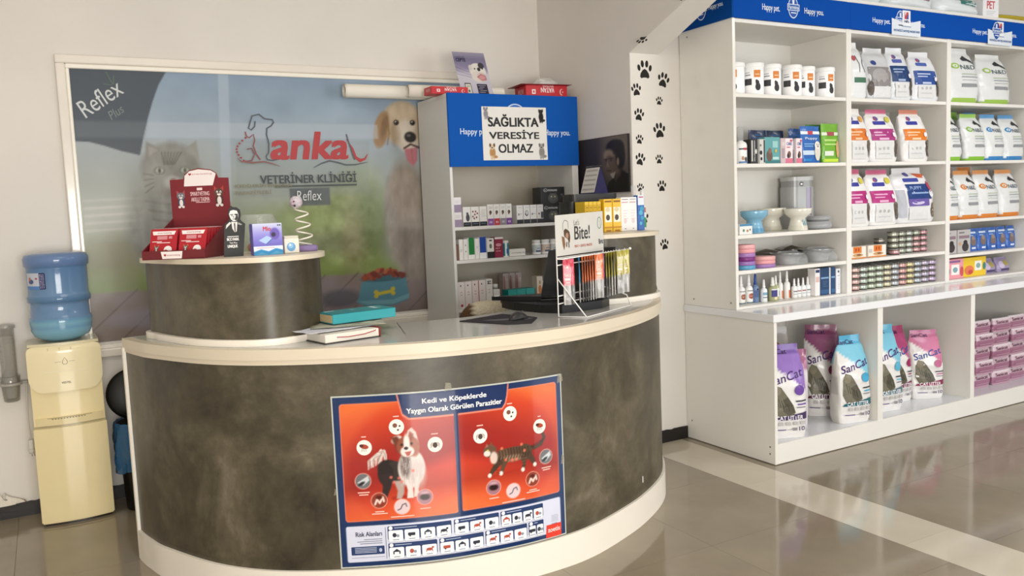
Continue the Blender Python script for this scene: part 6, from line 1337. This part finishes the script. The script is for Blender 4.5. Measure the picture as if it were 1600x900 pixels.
nS = Vector(tuple(hd)).cross(Vector((.03, -.045, .235)).normalized()); nS = nS if nS.y < 0 else -nS
scr = flat((h0.x, h0.y, ZW+.055), tuple(hd), (.03, -.045, .235), tuple(nS))
mb = MB(); mb.add([scr(u, v, d) for d in (0, -.007) for u, v in ((0, 0), (.335, 0), (.335, .235), (0, .235))], [(0, 1, 2, 3), (7, 6, 5, 4), (0, 4, 5, 1), (1, 5, 6, 2), (2, 6, 7, 3), (3, 7, 4, 0)], '#1a1b1d'); mb.build('screen_lid', V('laptop_lid', .3, coat=.3), LP)
MB().tube([(h0.x, h0.y, ZW+.054), (h1_.x, h1_.y, ZW+.054)], .008, '#0e0e0f', 8).build('hinge', V('black_plastic'), LP)
MB().box(-.012, .012, -.006, .006, 0, .003, '#c9c9c9', 0).build('sticker', PLAST, LP, loc=(h0.x+left.x+.02, h0.y+left.y-.012, ZW+.060))
# curved black stand under the laptop's near edge
quad([(1.96, 3.52), (2.0, 3.33), (2.06, 3.24), (2.30, 3.26), (2.385, 3.32), (2.40, 3.39), (2.30, 3.455), (2.24, 3.60), (1.97, 3.66)], ZW, ZW+.039, '#111112', 'laptop_stand', V('black_plastic'), None)
tag(bpy.data.objects['laptop_stand'], 'flat black stand under the laptop behind the snack rack', 'stand')
PAD = quad([(1.583, 3.345), (1.69, 3.10), (1.72, 3.078), (1.785, 3.055), (1.895, 3.19), (1.885, 3.255), (1.84, 3.42)], ZW, ZW+.004, '#2a282d', 'mouse_pad', V('rubber_cloth', .8, bump=.2, bscale=300)); tag(PAD, 'dark grey mouse pad with a pale swoosh on the worktop', 'mouse pad')
pr = PR(lambda u, v, d: (u, v, ZW+.004+d), .0004); pr.poly([(1.66, 3.28), (1.71, 3.22), (1.82, 3.16), (1.87, 3.18), (1.84, 3.24), (1.74, 3.26)], '#615e67'); pr.build('pad_print', INK, PAD)
# mouse
def mouse():
    T = np.linspace(0, 1, 14); N = 20; P = np.zeros((14, N, 3))
    for j, t in enumerate(T):
        for i in range(N):
            a = 2*PI*i/N; s = math.sin(PI*min(max(t, .0), 1))**.45 if 0 < t < 1 else .02
            P[j, i] = ((t-.5)*.105, math.cos(a)*.029*s, max(0, math.sin(a))*(.036*(1-.25*abs(t-.4)*2))*s)
    return P
o = MB().grid(mouse(), '#2b2a2c', closed=True).build('computer_mouse', V('black_plastic'), None, (1.80, 3.195, ZW+.0045), .25); tag(o, 'black computer mouse on the grey mouse pad', 'mouse')
MB().box(.02, .032, -.003, .003, .030, .034, '#4a4a4c', .001).build('scroll_wheel', PLAST, o)
# chair
CH = thing('office_chair', 'office chair behind the counter with a furry beige seat throw over its back', 'chair', (2.02, 3.95, 0), .1)
def soft(w, d, h, cz, cy, name, mat, col, n=14, par=None, edge=None):
    K, N = 12, 32; P = np.zeros((K, N, 3)); C = np.tile(np.array(hexc(col)), (K, N, 1))
    for j in range(K):
        t = j/(K-1); s = math.sin(PI*t)**.4 if 0 < t < 1 else .0; x, z = sup(w/2*s, h/2*s, 2.6, N); P[j, :, 0] = x; P[j, :, 2] = z+cz; P[j, :, 1] = cy+(t-.5)*d
        if edge: m = x < -w*.30; C[j, m] = np.array(hexc(edge))
    return MB().grid(P, C, closed=True).build(name, mat, par)
soft(.40, .09, .50, .74, .02, 'backrest', V('chair_mesh', .8), '#1c1b1b', par=CH); o = soft(.31, .15, .26, .885, .0, 'fur_throw', FUR, '#cfc4ac', par=CH, edge='#5a402a')
soft(.48, .46, .09, .48, -.22, 'seat', V('chair_mesh'), '#1d1c1c', par=CH); MB().tube([(0, .03, .5), (0, .06, .6)], .02, '#1a1a1a').build('back_bracket', PLAST, CH); MB().tube([(0, -.2, .06), (0, -.2, .45)], .025, '#1a1a1a', 12).build('gas_post', PLAST, CH)
for k_ in range(5):
    a = 2*PI*k_/5; lg = MB().tube([(0, -.2, .09), (.28*math.cos(a), -.2+.28*math.sin(a), .065)], [.022, .014], '#1a1a1a', 10).build('leg', PLAST, CH)
    MB().lathe([(0, -.012), (.028, -.010), (.03, 0), (.028, .010), (0, .012)], '#111', n=14, xf=Matrix.Translation((.28*math.cos(a), -.2+.28*math.sin(a), .031)) @ Matrix.Rotation(PI/2, 4, 'X')).build('castor', PLAST, lg)

# ================================================================== BOOKS on the worktop
NB_ = thing('open_notebook', 'thick notebook with cream pages and a red ribbon lying on the worktop', 'notebook', (1.015, 3.245, ZW), .18)
MB().box(-.125, .125, -.085, .085, 0, .003, '#2b2a2c', .001).build('cover', CARD, NB_); MB().box(-.12, .118, -.083, .085, .0035, .036, '#e3ded2', .002).build('page_block', PAPER, NB_); MB().box(.118, .127, -.084, .085, .003, .04, '#7c2420', .002).build('spine', CARD, NB_)
MB().tube([(-.07, -.0845, .022), (-.02, -.0855, .018), (.05, -.0855, .020), (.10, -.085, .028), (.12, -.07, .041)], .0018, '#a8303a', 6).build('ribbon', CARD, NB_)
for i, (dx, dy, rz, c, lb) in enumerate(((-.035, .03, .25, '#d9dbe3', 'loose white papers sticking out left between notebook and teal book'), (.05, .07, -.25, '#b9b9a8', 'crumpled printed leaflet sticking out right under the teal book'))):
    n = 16; X, Y = np.meshgrid(np.linspace(-.15, .15, n), np.linspace(-.10, .10, n)); Zp = .0415+.0045*i+.004*vnoise(X*20+5+i*7, Y*20+5, 1.0, i)
    C = np.tile(np.array(hexc(c)), (n, n, 1))
    if i: C = np.where((vnoise(X*60, Y*60, 1, 4) > .55)[..., None], np.array(hexc('#8d8f7d')), C)
    o = MB().grid(np.stack([X, Y, Zp], -1), C).build('loose_paper', PAPER, None, (1.015+dx, 3.27+dy, ZW), rz); tag(o, lb, 'paper'); o.modifiers.new('t', 'SOLIDIFY').thickness = .0008
TB = thing('teal_book', 'thick teal hardcover book on top of the papers', 'book', (1.13, 3.40, ZW+.0520), .16)
MB().box(-.148, .148, -.072, .075, 0, .040, '#2f9aa2', .002).build('cover', CARD, TB); MB().box(-.149, -.1475, -.066, .07, .005, .036, '#c9b48a', 0).build('page_edge', PAPER, TB)
pr = PR(flat((-.148, -.072, .040), (1, 0, 0), (0, 1, 0), (0, 0, 1)), .0004); pr.rect(0, .296, 0, .147, '#258a93', layer=1); pr.rect(.02, .065, .11, .125, '#d9e6e8', layer=2); pr.rect(.13, .14, .075, .115, '#7fc0c6', layer=2); pr.rect(.145, .15, .08, .12, '#7fc0c6', layer=2); pr.poly([(.225, .06), (.245, .055), (.25, .13), (.23, .13)], '#cfe6e8', layer=2); pr.rect(.255, .26, .06, .13, '#a9d6da', layer=2); pr.build('cover_print', INK, TB)

# ================================================================== LEFT PODIUM ITEMS
RD = thing('chip_tag_display', 'dark red cardboard counter display filled with red packets on the left podium', 'display box', (.335, 3.655, ZP), -math.radians(33))
DR = '#6b1a22'; w, d = .26, .29
rb = lambda *a, n='tray_wall': MB().box(*a, DR, .0008).build(n, CARD, RD)
rb(0, w, 0, d, 0, .003, n='tray_floor'); rb(0, w, 0, .003, .003, .036)
xfs = Matrix(((0, 0, 1, 0), (1, 0, 0, 0), (0, 1, 0, 0), (0, 0, 0, 1)))
for x in (0, w-.003): MB().prism([(0.003, .003), (d, .003), (d, .165), (0.003, .036)], x, x+.003, DR, xf=xfs).build('tray_side', CARD, RD)
hp = [(0, .003), (w, .003), (w, .33), (.215, .332), (.208, .352), (.185, .368), (.13, .376), (.09, .368), (.068, .352), (.06, .332), (0, .33)]
xfb = Matrix(((1, 0, 0, 0), (0, 0, 1, d), (0, 1, 0, 0), (0, 0, 0, 1)))
MB().prism(hp, 0, .004, '#7a1e28', xf=xfb).build('back_card', CARD, RD)
pr = PR(flat((0, d-.0005, 0), (1, 0, 0), (0, 0, 1), (0, -1, 0)), .0006)
pr.poly([(.062, .300), (.19, .300), (.207, .35), (.185, .364), (.13, .371), (.09, .364), (.068, .345)], '#efe6e4', layer=1); pr.text('♥', .085, .098, .345, .355, '#a82a34', 0, layer=2); pr.text('smartveting', .10, .19, .346, .354, '#b97a80', .01, layer=2)
pr.text('SMARTVETING', .088, .172, .258, .275, '#e0b9bc', .03, layer=1); pr.text('AKILLI TASMA', .090, .172, .234, .251, '#e0b9bc', .03, layer=1); pr.rect(.118, .142, .281, .292, '#ecd4d4', layer=1); pr.rect(.11, .172, .228, .231, '#e0b9bc', layer=1)
def toon(pr, x, y, s, c1, c2, c3):
    pr.ell(x, y, .017*s, .024*s, c1, 14, layer=1); pr.ell(x, y-.003*s, .009*s, .018*s, '#e6dcd8', 12, layer=2); pr.ell(x, y+.030*s, .020*s, .017*s, c2, 16, layer=2); pr.poly([(x-.020*s, y+.034*s), (x-.020*s, y+.058*s), (x-.006*s, y+.044*s)], c3, layer=1); pr.poly([(x+.020*s, y+.034*s), (x+.020*s, y+.058*s), (x+.006*s, y+.044*s)], c3, layer=1)
    for sx in (-1, 1): pr.ell(x+sx*.007*s, y+.032*s, .0042*s, .005*s, '#f3efec', 8, layer=3); pr.ell(x+sx*.007*s, y+.031*s, .002*s, .003*s, '#1b1414', 8, layer=4); pr.ell(x+sx*.009*s, y-.022*s, .007*s, .006*s, '#e6dcd8', 8, layer=3)
    pr.ell(x, y+.022*s, .008*s, .005*s, '#efe6e2', 10, layer=3); pr.ell(x, y+.025*s, .002*s, .0015*s, '#1b1414', 6, layer=4)
toon(pr, .045, .232, .9, '#3b4660', '#6e6f7a', '#a5525a'); toon(pr, .215, .237, 1.05, '#4a3230', '#5a4038', '#b04038')
pr.build('header_print', INK, RD)
pr = PR(flat((0, -.0005, 0), (1, 0, 0), (0, 0, 1), (0, -1, 0)), .0006); pr.poly([(.085, .003), (.165, .003), (.170, .032), (.080, .032)], '#eee4e2', layer=1); pr.text('♥', .092, .102, .012, .022, '#a82a34', 0, layer=2); pr.text('smartveting', .105, .16, .012, .021, '#b97a80', .01, layer=2); pr.build('front_print', INK, RD)
def packet(i, col, x, y, tilt=.35):
    lab = f'red packet, {["front", "second", "third", "fourth", "fifth", "sixth", "seventh"][i]} one in the {"left" if col == 0 else "right"} row of the red display'
    o = MB().box(-.056, .056, -.004, .004, 0, .118, '#b0202c' if i == 0 else '#9a1c28', .001).build('chip_packet', CARD, None); tag(o, lab, 'packet', 'packets in the red display')
    M = Matrix.Translation(RD.location) @ Matrix.Rotation(RD.rotation_euler.z, 4, 'Z') @ Matrix.Translation((x, y, .010)) @ Matrix.Rotation(-tilt, 4, 'X'); o.matrix_world = M
    if i == 0:
        p = PR(flat((-.056, -.0042, 0), (1, 0, 0), (0, 0, 1), (0, -1, 0)), .0005)
        p.poly([(.012, .092), (.10, .092), (.106, .108), (.008, .108)], '#efe6e4', layer=1); p.text('smartveting', .03, .088, .096, .103, '#a84a52', .01, layer=2); p.rect(.03, .072, .072, .088, '#cf8a90', layer=1); p.rect(.078, .092, .075, .086, '#cf8a90', layer=1); p.rect(.01, .05, .062, .065, '#f0dcdc', layer=1); p.rect(.03, .085, .057, .060, '#f0dcdc', layer=1)
        p.ell(.078, .028, .017, .017, '#efe9e6', 16, layer=1); p.ell(.070, .020, .010, .009, '#a83a40', 10, layer=2); toon(p, .03, .022, .5, '#4a3230', '#6a5048', '#c06a50'); p.build('packet_print', INK, o)
    else:
        MB().box(-.056, .056, -.0042, .0042, .1185, .1195, '#e3c9c9', 0).build('white_edge', CARD, o)
for col, x in ((0, .068), (1, .190)):
    for i in range(7): packet(i, col, x, .034+i*.030)
# standee of a man
ST = thing('card_standee', 'black and white cut out card of a man in a suit beside the red display', 'standee', (.672, 3.51, ZP), -.05)
pts = [(-.046, 0), (.030, 0), (.046, .115), (.048, .13), (.034, .142), (.030, .150), (.034, .170), (.032, .188), (.02, .198), (.006, .200), (-.002, .205), (-.008, .196), (-.014, .188), (-.016, .17), (-.010, .155), (-.014, .146), (-.032, .13), (-.036, .11)]
xfc = Matrix(((1, 0, 0, 0), (0, 0, 1, 0), (0, 1, 0, 0), (0, 0, 0, 1)))
sm = lambda u, v, d: (u, v*.12-d, v)
MB().prism(pts, -.0015, .0015, '#141414', xf=Matrix(((1, 0, 0, 0), (0, .12, -1, 0), (0, 1, 0, 0), (0, 0, 0, 1)))).build('card', CARD, ST)
pr = PR(lambda u, v, d: (u, v*.12-.0016-d, v), .0005)
pr.poly([(-.012, .172), (-.006, .185), (.006, .188), (.020, .184), (.024, .17), (.022, .152), (.012, .142), (.002, .142), (-.006, .15), (-.010, .16)], '#e3e1dc', layer=1)
pr.poly([(.010, .172), (.022, .172), (.022, .152), (.012, .144), (.008, .15), (.013, .16)], '#2a2a2a', layer=2); pr.rect(-.008, .004, .168, .171, '#1a1a1a', layer=3); pr.rect(.008, .02, .168, .171, '#111', layer=3); pr.rect(-.004, .001, .163, .166, '#1a1a1a', layer=3); pr.rect(.011, .015, .163, .166, '#c9c9c9', layer=3); pr.rect(.0, .010, .150, .1525, '#1a1a1a', layer=3); pr.poly([(.004, .166), (.008, .157), (.002, .157)], '#777', layer=3)
pr.poly([(-.006, .141), (.010, .138), (.018, .14), (.012, .10), (.004, .098), (-.004, .112)], '#dcdad4', layer=1); pr.poly([(.003, .134), (.009, .134), (.008, .10), (.004, .10)], '#444', layer=2); pr.poly([(-.026, .128), (-.012, .14), (-.006, .135), (-.030, .112)], '#d2d0ca', layer=1); pr.poly([(.022, .137), (.036, .128), (.030, .125), (.018, .13)], '#9a9894', layer=1)
pr.rect(-.026, .018, .079, .082, '#e6e4e0', layer=1); pr.text('BCC·FARK', -.028, .018, .064, .075, '#e9e7e3', .05, layer=1); pr.text('Tek Plus', -.020, .010, .052, .058, '#e9e7e3', .02, layer=1); pr.text('UNIQUE', -.028, .010, .034, .047, '#e9e7e3', .05, layer=1)
pr.build('card_print', INK, ST)
MB().box(-.02, .02, .0, .05, 0, .002, '#d9d6d0', 0).build('foot_flap', CARD, ST)
# glass fishbowl with toys
GB = thing('glass_bowl', 'round clear glass bowl holding small toys behind the blue box', 'bowl', (.815, 3.72, ZP)); GB.scale = (1.04, 1.04, 1.06)
MB().lathe([(.0, .001), (.055, .002), (.085, .03), (.094, .07), (.088, .11), (.070, .145), (.066, .158), (.062, .158), (.066, .145), (.084, .11), (.090, .07), (.081, .032), (.05, .006), (0, .005)], '#d6dbd8', n=40).build('glass_wall', GLASS, GB)
r = random.Random(12)
for i, (c, nm_) in enumerate((('#b8342c', 'red'), ('#4a6a3a', 'dark green'), ('#2c2c2e', 'black'), ('#d9b83a', 'yellow'), ('#c45a34', 'orange'), ('#6a4a3a', 'brown'), ('#8a9a5a', 'pale green'), ('#3a5a7a', 'blue'), ('#e0dcd2', 'white'))):
    a = i*2.1; rr_ = .042 if i < 6 else .0; z = ZP+.024+(0 if i < 5 else .034 if i < 8 else .06); rr_ = .046 if i < 5 else .030 if i < 8 else 0
    o = MB().lathe([(0, -.02), (.012, -.016), (.019, -.006), (.019, .006), (.012, .016), (0, .02)], c, n=16).build('toy_ball', PLAST, None, (.815+rr_*math.cos(a), 3.72+rr_*math.sin(a), z+.0), 0); tag(o, f'small {nm_} toy ball inside the glass bowl', 'toy')
# blue "Mio" box
o = cardbox(.118, .05, .128, '#7a74c4', 'pet_product_box', 'blue and violet box with a red name standing before the glass bowl', 'box', (.79, 3.475, ZP), .04, None, [])
cv = CV(0, .118, 0, .128, 60, 64, '#7f7acc')
cv.grad(cv.Y/.128, [(0, '#4a9cc8'), (.1, '#5aa8d0'), (.12, '#e6ebf2'), (.27, '#e6ebf2'), (.29, '#6a64bc'), (.6, '#8984d4'), (.85, '#b0b0e0'), (1, '#c9cfe6')])
cv.line([(0, .008), (.03, .018), (.06, .008), (.09, .02), (.118, .012)], .012, '#2f8cc4', .004); cv.poly([(.022, .060), (.055, .078), (.078, .068), (.05, .045)], '#a9c4ec', .002); cv.poly([(.05, .045), (.078, .068), (.078, .062), (.052, .039)], '#5a6cb4', .002); cv.ell(.088, .085, .02, .024, '#6a58b0', .006); cv.ell(.083, .082, .009, .009, '#2c2440', .003)
cv.build(front(-.059, -.0253, 0), 'printed_panel', CARD, o, .0002)
pr = PR(front(-.059, -.0253, 0), .0008); pr.text('Mio', .042, .073, .098, .115, '#c0343c', .04, layer=1); pr.rect(.10, .106, .117, .122, '#2a3a3a', layer=1); pr.rect(.108, .114, .117, .122, '#2a3a3a', layer=1); pr.rect(.012, .085, .028, .030, '#c98a9a', layer=1); pr.build('box_lettering', INK, o)
# small carton with ball
o = cardbox(.062, .055, .062, '#e3dfd3', 'small_carton', 'small cream carton with a blue ball picture', 'box', (.895, 3.515, ZP), .05, None, [E_(.45, .42, .30, .30, '#6aa4d4'), E_(.42, .5, .18, .18, '#8fbfe4'), E_(.38, .55, .07, .07, '#e6f0f8')])
MB().box(-.030, .030, -.0275, .0275, .0622, .072, '#d6d0c0', .002).build('open_lid', CARD, o)
# spiral cat toy
SP = thing('spiral_cat_toy', 'cat toy with a white spring and plush mouse head on a lilac base', 'cat toy', (.985, 3.60, ZP))
MB().lathe([(0, 0), (.048, 0), (.052, .006), (.050, .020), (.040, .026), (0, .027)], '#8c7aa8', n=32).build('base', V('flock', .9, bump=.3, bscale=200), SP)
n = 150; pts = [(-.012*k/n+(.036-.010*k/n)*math.cos(k*2*PI*3.5/n+.5), (.036-.010*k/n)*math.sin(k*2*PI*3.5/n+.5), .026+.165*(k/n)) for k in range(n+1)]
MB().tube(pts, .0036, '#ece6da', 8).build('spring', PLAST, SP)
MB().lathe([(0, -.028), (.016, -.023), (.026, -.008), (.027, .006), (.020, .020), (0, .028)], '#cfc4cc', n=24, xf=Matrix.Translation((-.03, 0, .212)) @ Matrix.Rotation(.5, 4, 'Y')).build('mouse_head', FUR, SP)
for dx, dz, r_q, c in ((-.045, .215, .004, '#6a2a3a'), (-.030, .215, .004, '#6a2a3a'), (-.042, .197, .005, '#3a2430'), (-.052, .205, .008, '#b09aa8')):
    MB().lathe([(0, -r_q), (r_q*.8, -r_q*.5), (r_q, 0), (r_q*.8, r_q*.5), (0, r_q)], c, n=10, xf=Matrix.Translation((dx, -.022, dz))).build('face_bead', PLAST, SP)

# ================================================================== WATER DISPENSER
WD = thing('water_dispenser', 'cream floor standing water dispenser beside the interior window', 'water dispenser', (.038, 4.83, 0))
CR = '#f0dfae'; CRM = V('cream_plastic', .25, coat=.35, var=.02)
def bowf(z0, z1, w0, w1, yb, bow, col, name, par=None, mat=None, yo=-.115):
    K = 2; n = 17; out = []
    mb = MB(); zsn = 10; P = []
    outline = []
    for k in range(n): u = -1+2*k/(n-1); outline.append((u*w0, yo-bow*(1-u*u)))
    outline += [(w0, yb), (-w0, yb)]
    o = sharp(mb.prism(outline, z0, z1, col, smooth=True).build(name, mat or CRM, par or WD), 35); return o
bowf(0.012, .905, .160, .160, .155, .022, CR, 'cabinet_body', yo=-.100)
bowf(.02, .500, .165, .165, -.09, .026, CR, 'lower_door', yo=-.106); bowf(.503, .512, .160, .16, -.09, .024, '#b9ab82', 'door_gap', yo=-.104)
def headshape(w, z0, z1, r, yo, bow, yb, col):
    mb = MB(); K, n = 24, 19; P = np.zeros((K, n+2, 3))
    for j in range(K):
        z = z0+(z1-z0)*(1-math.cos(PI*j/(K-1)))/2; ww = w
        if z < z0+r: ww = w-r*.85+math.sqrt(max(0, 1-((z0+r-z)/r)**2))*r*.85
        if z > z1-r*.4: ww = w-r*.4+math.sqrt(max(0, 1-((z-z1+r*.4)/(r*.4))**2))*r*.4
        for i in range(n): u = -1+2*i/(n-1); P[j, i] = (u*ww, yo-bow*(1-(u*ww/w)**2)+(.012*((z-z1+.03)/.03)**2 if z > z1-.03 else 0), z)
        P[j, n] = (ww, yb, z); P[j, n+1] = (-ww, yb, z)
    mb.grid(P, col, closed=True); mb.add(P[0], [tuple(range(n+2))[::-1]], col); mb.add(P[-1], [tuple(range(n+2))], col)
    return sharp(mb.build('control_head', CRM, WD), 50)
headshape(.166, .683, .912, .075, -.112, .036, -.07, '#f4e6bc')
bowf(.515, .553, .150, .15, -.08, .030, '#ead9a8', 'drip_tray', yo=-.112); bowf(.912, .925, .158, .158, .15, .022, '#d9cfae', 'top_cover', yo=-.1)
bowf(.0, .013, .150, .150, .145, .018, '#2c2620', 'base_plinth', yo=-.095)
def bmap(yo, bow, w): return lambda u, v, d: (u, yo-bow*(1-(u/w)**2)-d, v)
pr = PR(bmap(-.112, .036, .166), .0006, .03); dz = .835
pr.line([(0, dz+.018), (-.010, dz), (-.012, dz-.008), (-.006, dz-.016), (.006, dz-.016), (.012, dz-.008), (.010, dz)], .0022, '#6a6454', True, layer=1); pr.line([(-.045, dz-.003), (-.018, dz-.003)], .0015, '#8a836e', layer=1); pr.line([(.018, dz-.003), (.045, dz-.003)], .0015, '#8a836e', layer=1); pr.text('VESTEL', -.022, .020, .722, .732, '#3c382e', .03, layer=1); pr.line([(-.09, .785), (.09, .785)], .003, '#f4ead0', layer=1)
for u in (-.07, -.02, .03): pr.line([(u, .905), (u, .890)], .002, '#b5a882', layer=1)
pr.build('badge_print', INK, WD)
pr = PR(bmap(-.112, .030, .15), .0006, .03)
pr.rect(-.10, .10, .5505, .553, '#9a8f6e', layer=1)
for k_ in range(12): pr.rect(-.08+k_*.013, -.073+k_*.013, .545, .549, '#6d654e', layer=2)
pr.build('tray_grille', INK, WD)
WBm = V('water_bottle', .12, trans=0.0, alpha=.86, coat=.6, ior=1.3)
WBt = thing('water_bottle', 'large blue water bottle standing upside down on the dispenser', 'bottle', (.040, 4.83, .925))
c1, c2, c3 = '#6488b4', '#7396bd', '#86bad2'
MB().lathe([(.0, .0, c3), (.035, .0, c3), (.085, .006, c3), (.125, .028, c3), (.140, .058, c3), (.140, .075, '#78a8c8'), (.143, .095, c3), (.144, .115, '#6fa0c4'), (.141, .122, c2), (.136, .128, c2), (.134, .185, c2), (.136, .198, c2), (.145, .203, '#5f86ac'), (.146, .228, '#6288ae'), (.140, .236, c2), (.138, .248, c2), (.140, .37, c1), (.141, .378, c1), (.148, .384, '#6a87b4'), (.150, .42, '#6d8ab8'), (.143, .438, '#7490ba'), (.11, .448, '#7f9abf'), (0, .45, '#86a0c2')], '#fff', n=56).build('bottle_shell', WBm, WBt)
m = lambda u, v, d: ((.1405+d)*math.sin(u/.14), -(.1405+d)*math.cos(u/.14), v)
pr = PR(m, .0006, .012); pr.rect(-.17, -.055, .272, .352, '#c3c9d6', layer=1); pr.rect(-.085, -.055, .272, .352, '#1c2450', layer=2); pr.rect(-.17, -.085, .272, .288, '#5a86c4', layer=2); pr.ell(-.135, .31, .018, .012, '#4a5a8a', 12, layer=2); pr.ell(-.142, .322, .008, .01, '#b9705a', 10, layer=3); pr.ell(-.10, .325, .007, .005, '#b04a4a', 8, layer=3)
for k_ in range(3): 
    for q_ in range(9): pr.rect(-.081+k_*.008, -.076+k_*.008, .277+q_*.008, .282+q_*.008, '#9a9cc4' if (k_+q_) % 4 else '#c0b4d0', layer=4)
pr.build('bottle_label', INK, WBt)
# cup dispenser tube on the wall
CT = thing('cup_dispenser', 'clear wall mounted tube dispenser for paper cups left of the water dispenser', 'cup dispenser', (-.212, 4.935, .62), 0)
MB().lathe([(.036, .13), (.038, .375), (.045, .378), (.045, .392), (.038, .396), (.02, .40), (0, .401)], '#b9b7b2', n=28).build('tube', V('cup_tube', .1, alpha=.5, coat=.7, metal=.3), CT)
for k_ in range(14): MB().lathe([(.026, .02+k_*.020), (.033, .075+k_*.020), (.0345, .077+k_*.020), (.033, .079+k_*.020)], '#dedbd4', n=20, cap=False).build('paper_cup', PAPER, CT)
MB().lathe([(.030, .0), (.036, .005), (.044, .10), (.046, .13), (.040, .132)], '#8d8a84', n=28).build('tube_mouth', V('cup_tube'), CT); MB().box(-.07, .078, .012, .054, .085, .098, '#a5a29c', .004).build('wall_bracket', V('feeder_plastic'), CT); MB().lathe([(.047, .084), (.052, .086), (.052, .097), (.047, .099)], '#a9a6a0', n=28).build('clamp_ring', V('feeder_plastic'), CT)
pts = [(-.142, 4.955, .72), (-.145, 4.95, .66), (-.150, 4.95, .58), (-.152, 4.955, .50), (-.150, 4.96, .44), (-.147, 4.96, .405)]
o = thing('plug_cord', 'white cord with an unplugged white plug hanging beside the dispenser', 'cord'); MB().tube(pts, .0035, '#dcd8d0', 7).build('cable', PLAST, o)
MB().box(-.160, -.138, 4.94, 4.968, .355, .405, '#e3e0d8', .004).build('plug_body', PLAST, o); MB().tube([(-.150, 4.95, .356), (-.146, 4.95, .335)], .014, '#dedad2', 12).build('plug_head', PLAST, o)
for dx in (-.006, .006): MB().tube([(-.146+dx, 4.95, .336), (-.142+dx, 4.95, .318)], .002, '#b9b6b0', 6).build('pin', STEEL, o)
# rag/peeling plaster in the corner
P = np.zeros((14, 26, 3)); 
for j in range(14):
    t = j/13
    for i in range(26):
        a = 2*PI*i/26; rr_ = (1+.25*math.sin(a*3+t*4)+.15*math.sin(a*7))
        P[j, i] = (-.30+.085*math.cos(a)*(1-t*.75)*rr_, 4.955+.022*math.sin(a)*(1-t*.6), .082+t*(.045+.02*math.sin(a*2)))
o = MB().grid(P, '#e6e0d4', closed=True).build('white_cloth', V('cloth', .9, bump=.8, bscale=60), None); tag(o, 'small crumpled white cloth on the skirting at the left edge', 'cloth')
# ------------------------------------------------------------------ pedal bin with blue liner
BN = thing('trash_bin', 'black waste bin with raised round lid and blue liner behind the counter end', 'bin', (.375, 4.78, 0))
MB().lathe([(.105, .0), (.110, .004), (.122, .30), (.128, .46), (.124, .462), (.118, .30), (.10, .01), (0, .01)], '#161514', n=36).build('bucket', V('black_plastic'), BN)
n = 48; K = 14; P = np.zeros((K, n, 3))
for j in range(K):
    t = j/(K-1)
    for i in range(n):
        a = 2*PI*i/n; rr_ = .135+.012*math.sin(a*9+t*3)*t+.006*math.sin(a*17+t*9)+.018*t*(1-t)*4*.6; P[j, i] = (rr_*math.cos(a), rr_*math.sin(a), .47-.26*t+.012*math.sin(a*5)*t)
MB().grid(P, '#2f6c9c', closed=True).build('liner_bag', V('liner', .25, alpha=.8, coat=.4, bump=.8, bscale=35), BN)
MB().lathe([(0, .0), (.12, .0), (.134, .008), (.136, .016), (.12, .028), (.06, .036), (0, .038)], '#0f0e0e', n=40, xf=Matrix.Translation((-.028, .055, .60)) @ Matrix.Rotation(PI/2*.92, 4, 'X')).build('raised_lid', V('bin_lid', .45), BN)
MB().tube([(-.02, .10, .46), (-.03, .085, .52)], .010, '#0f0e0e').build('lid_hinge', PLAST, BN)
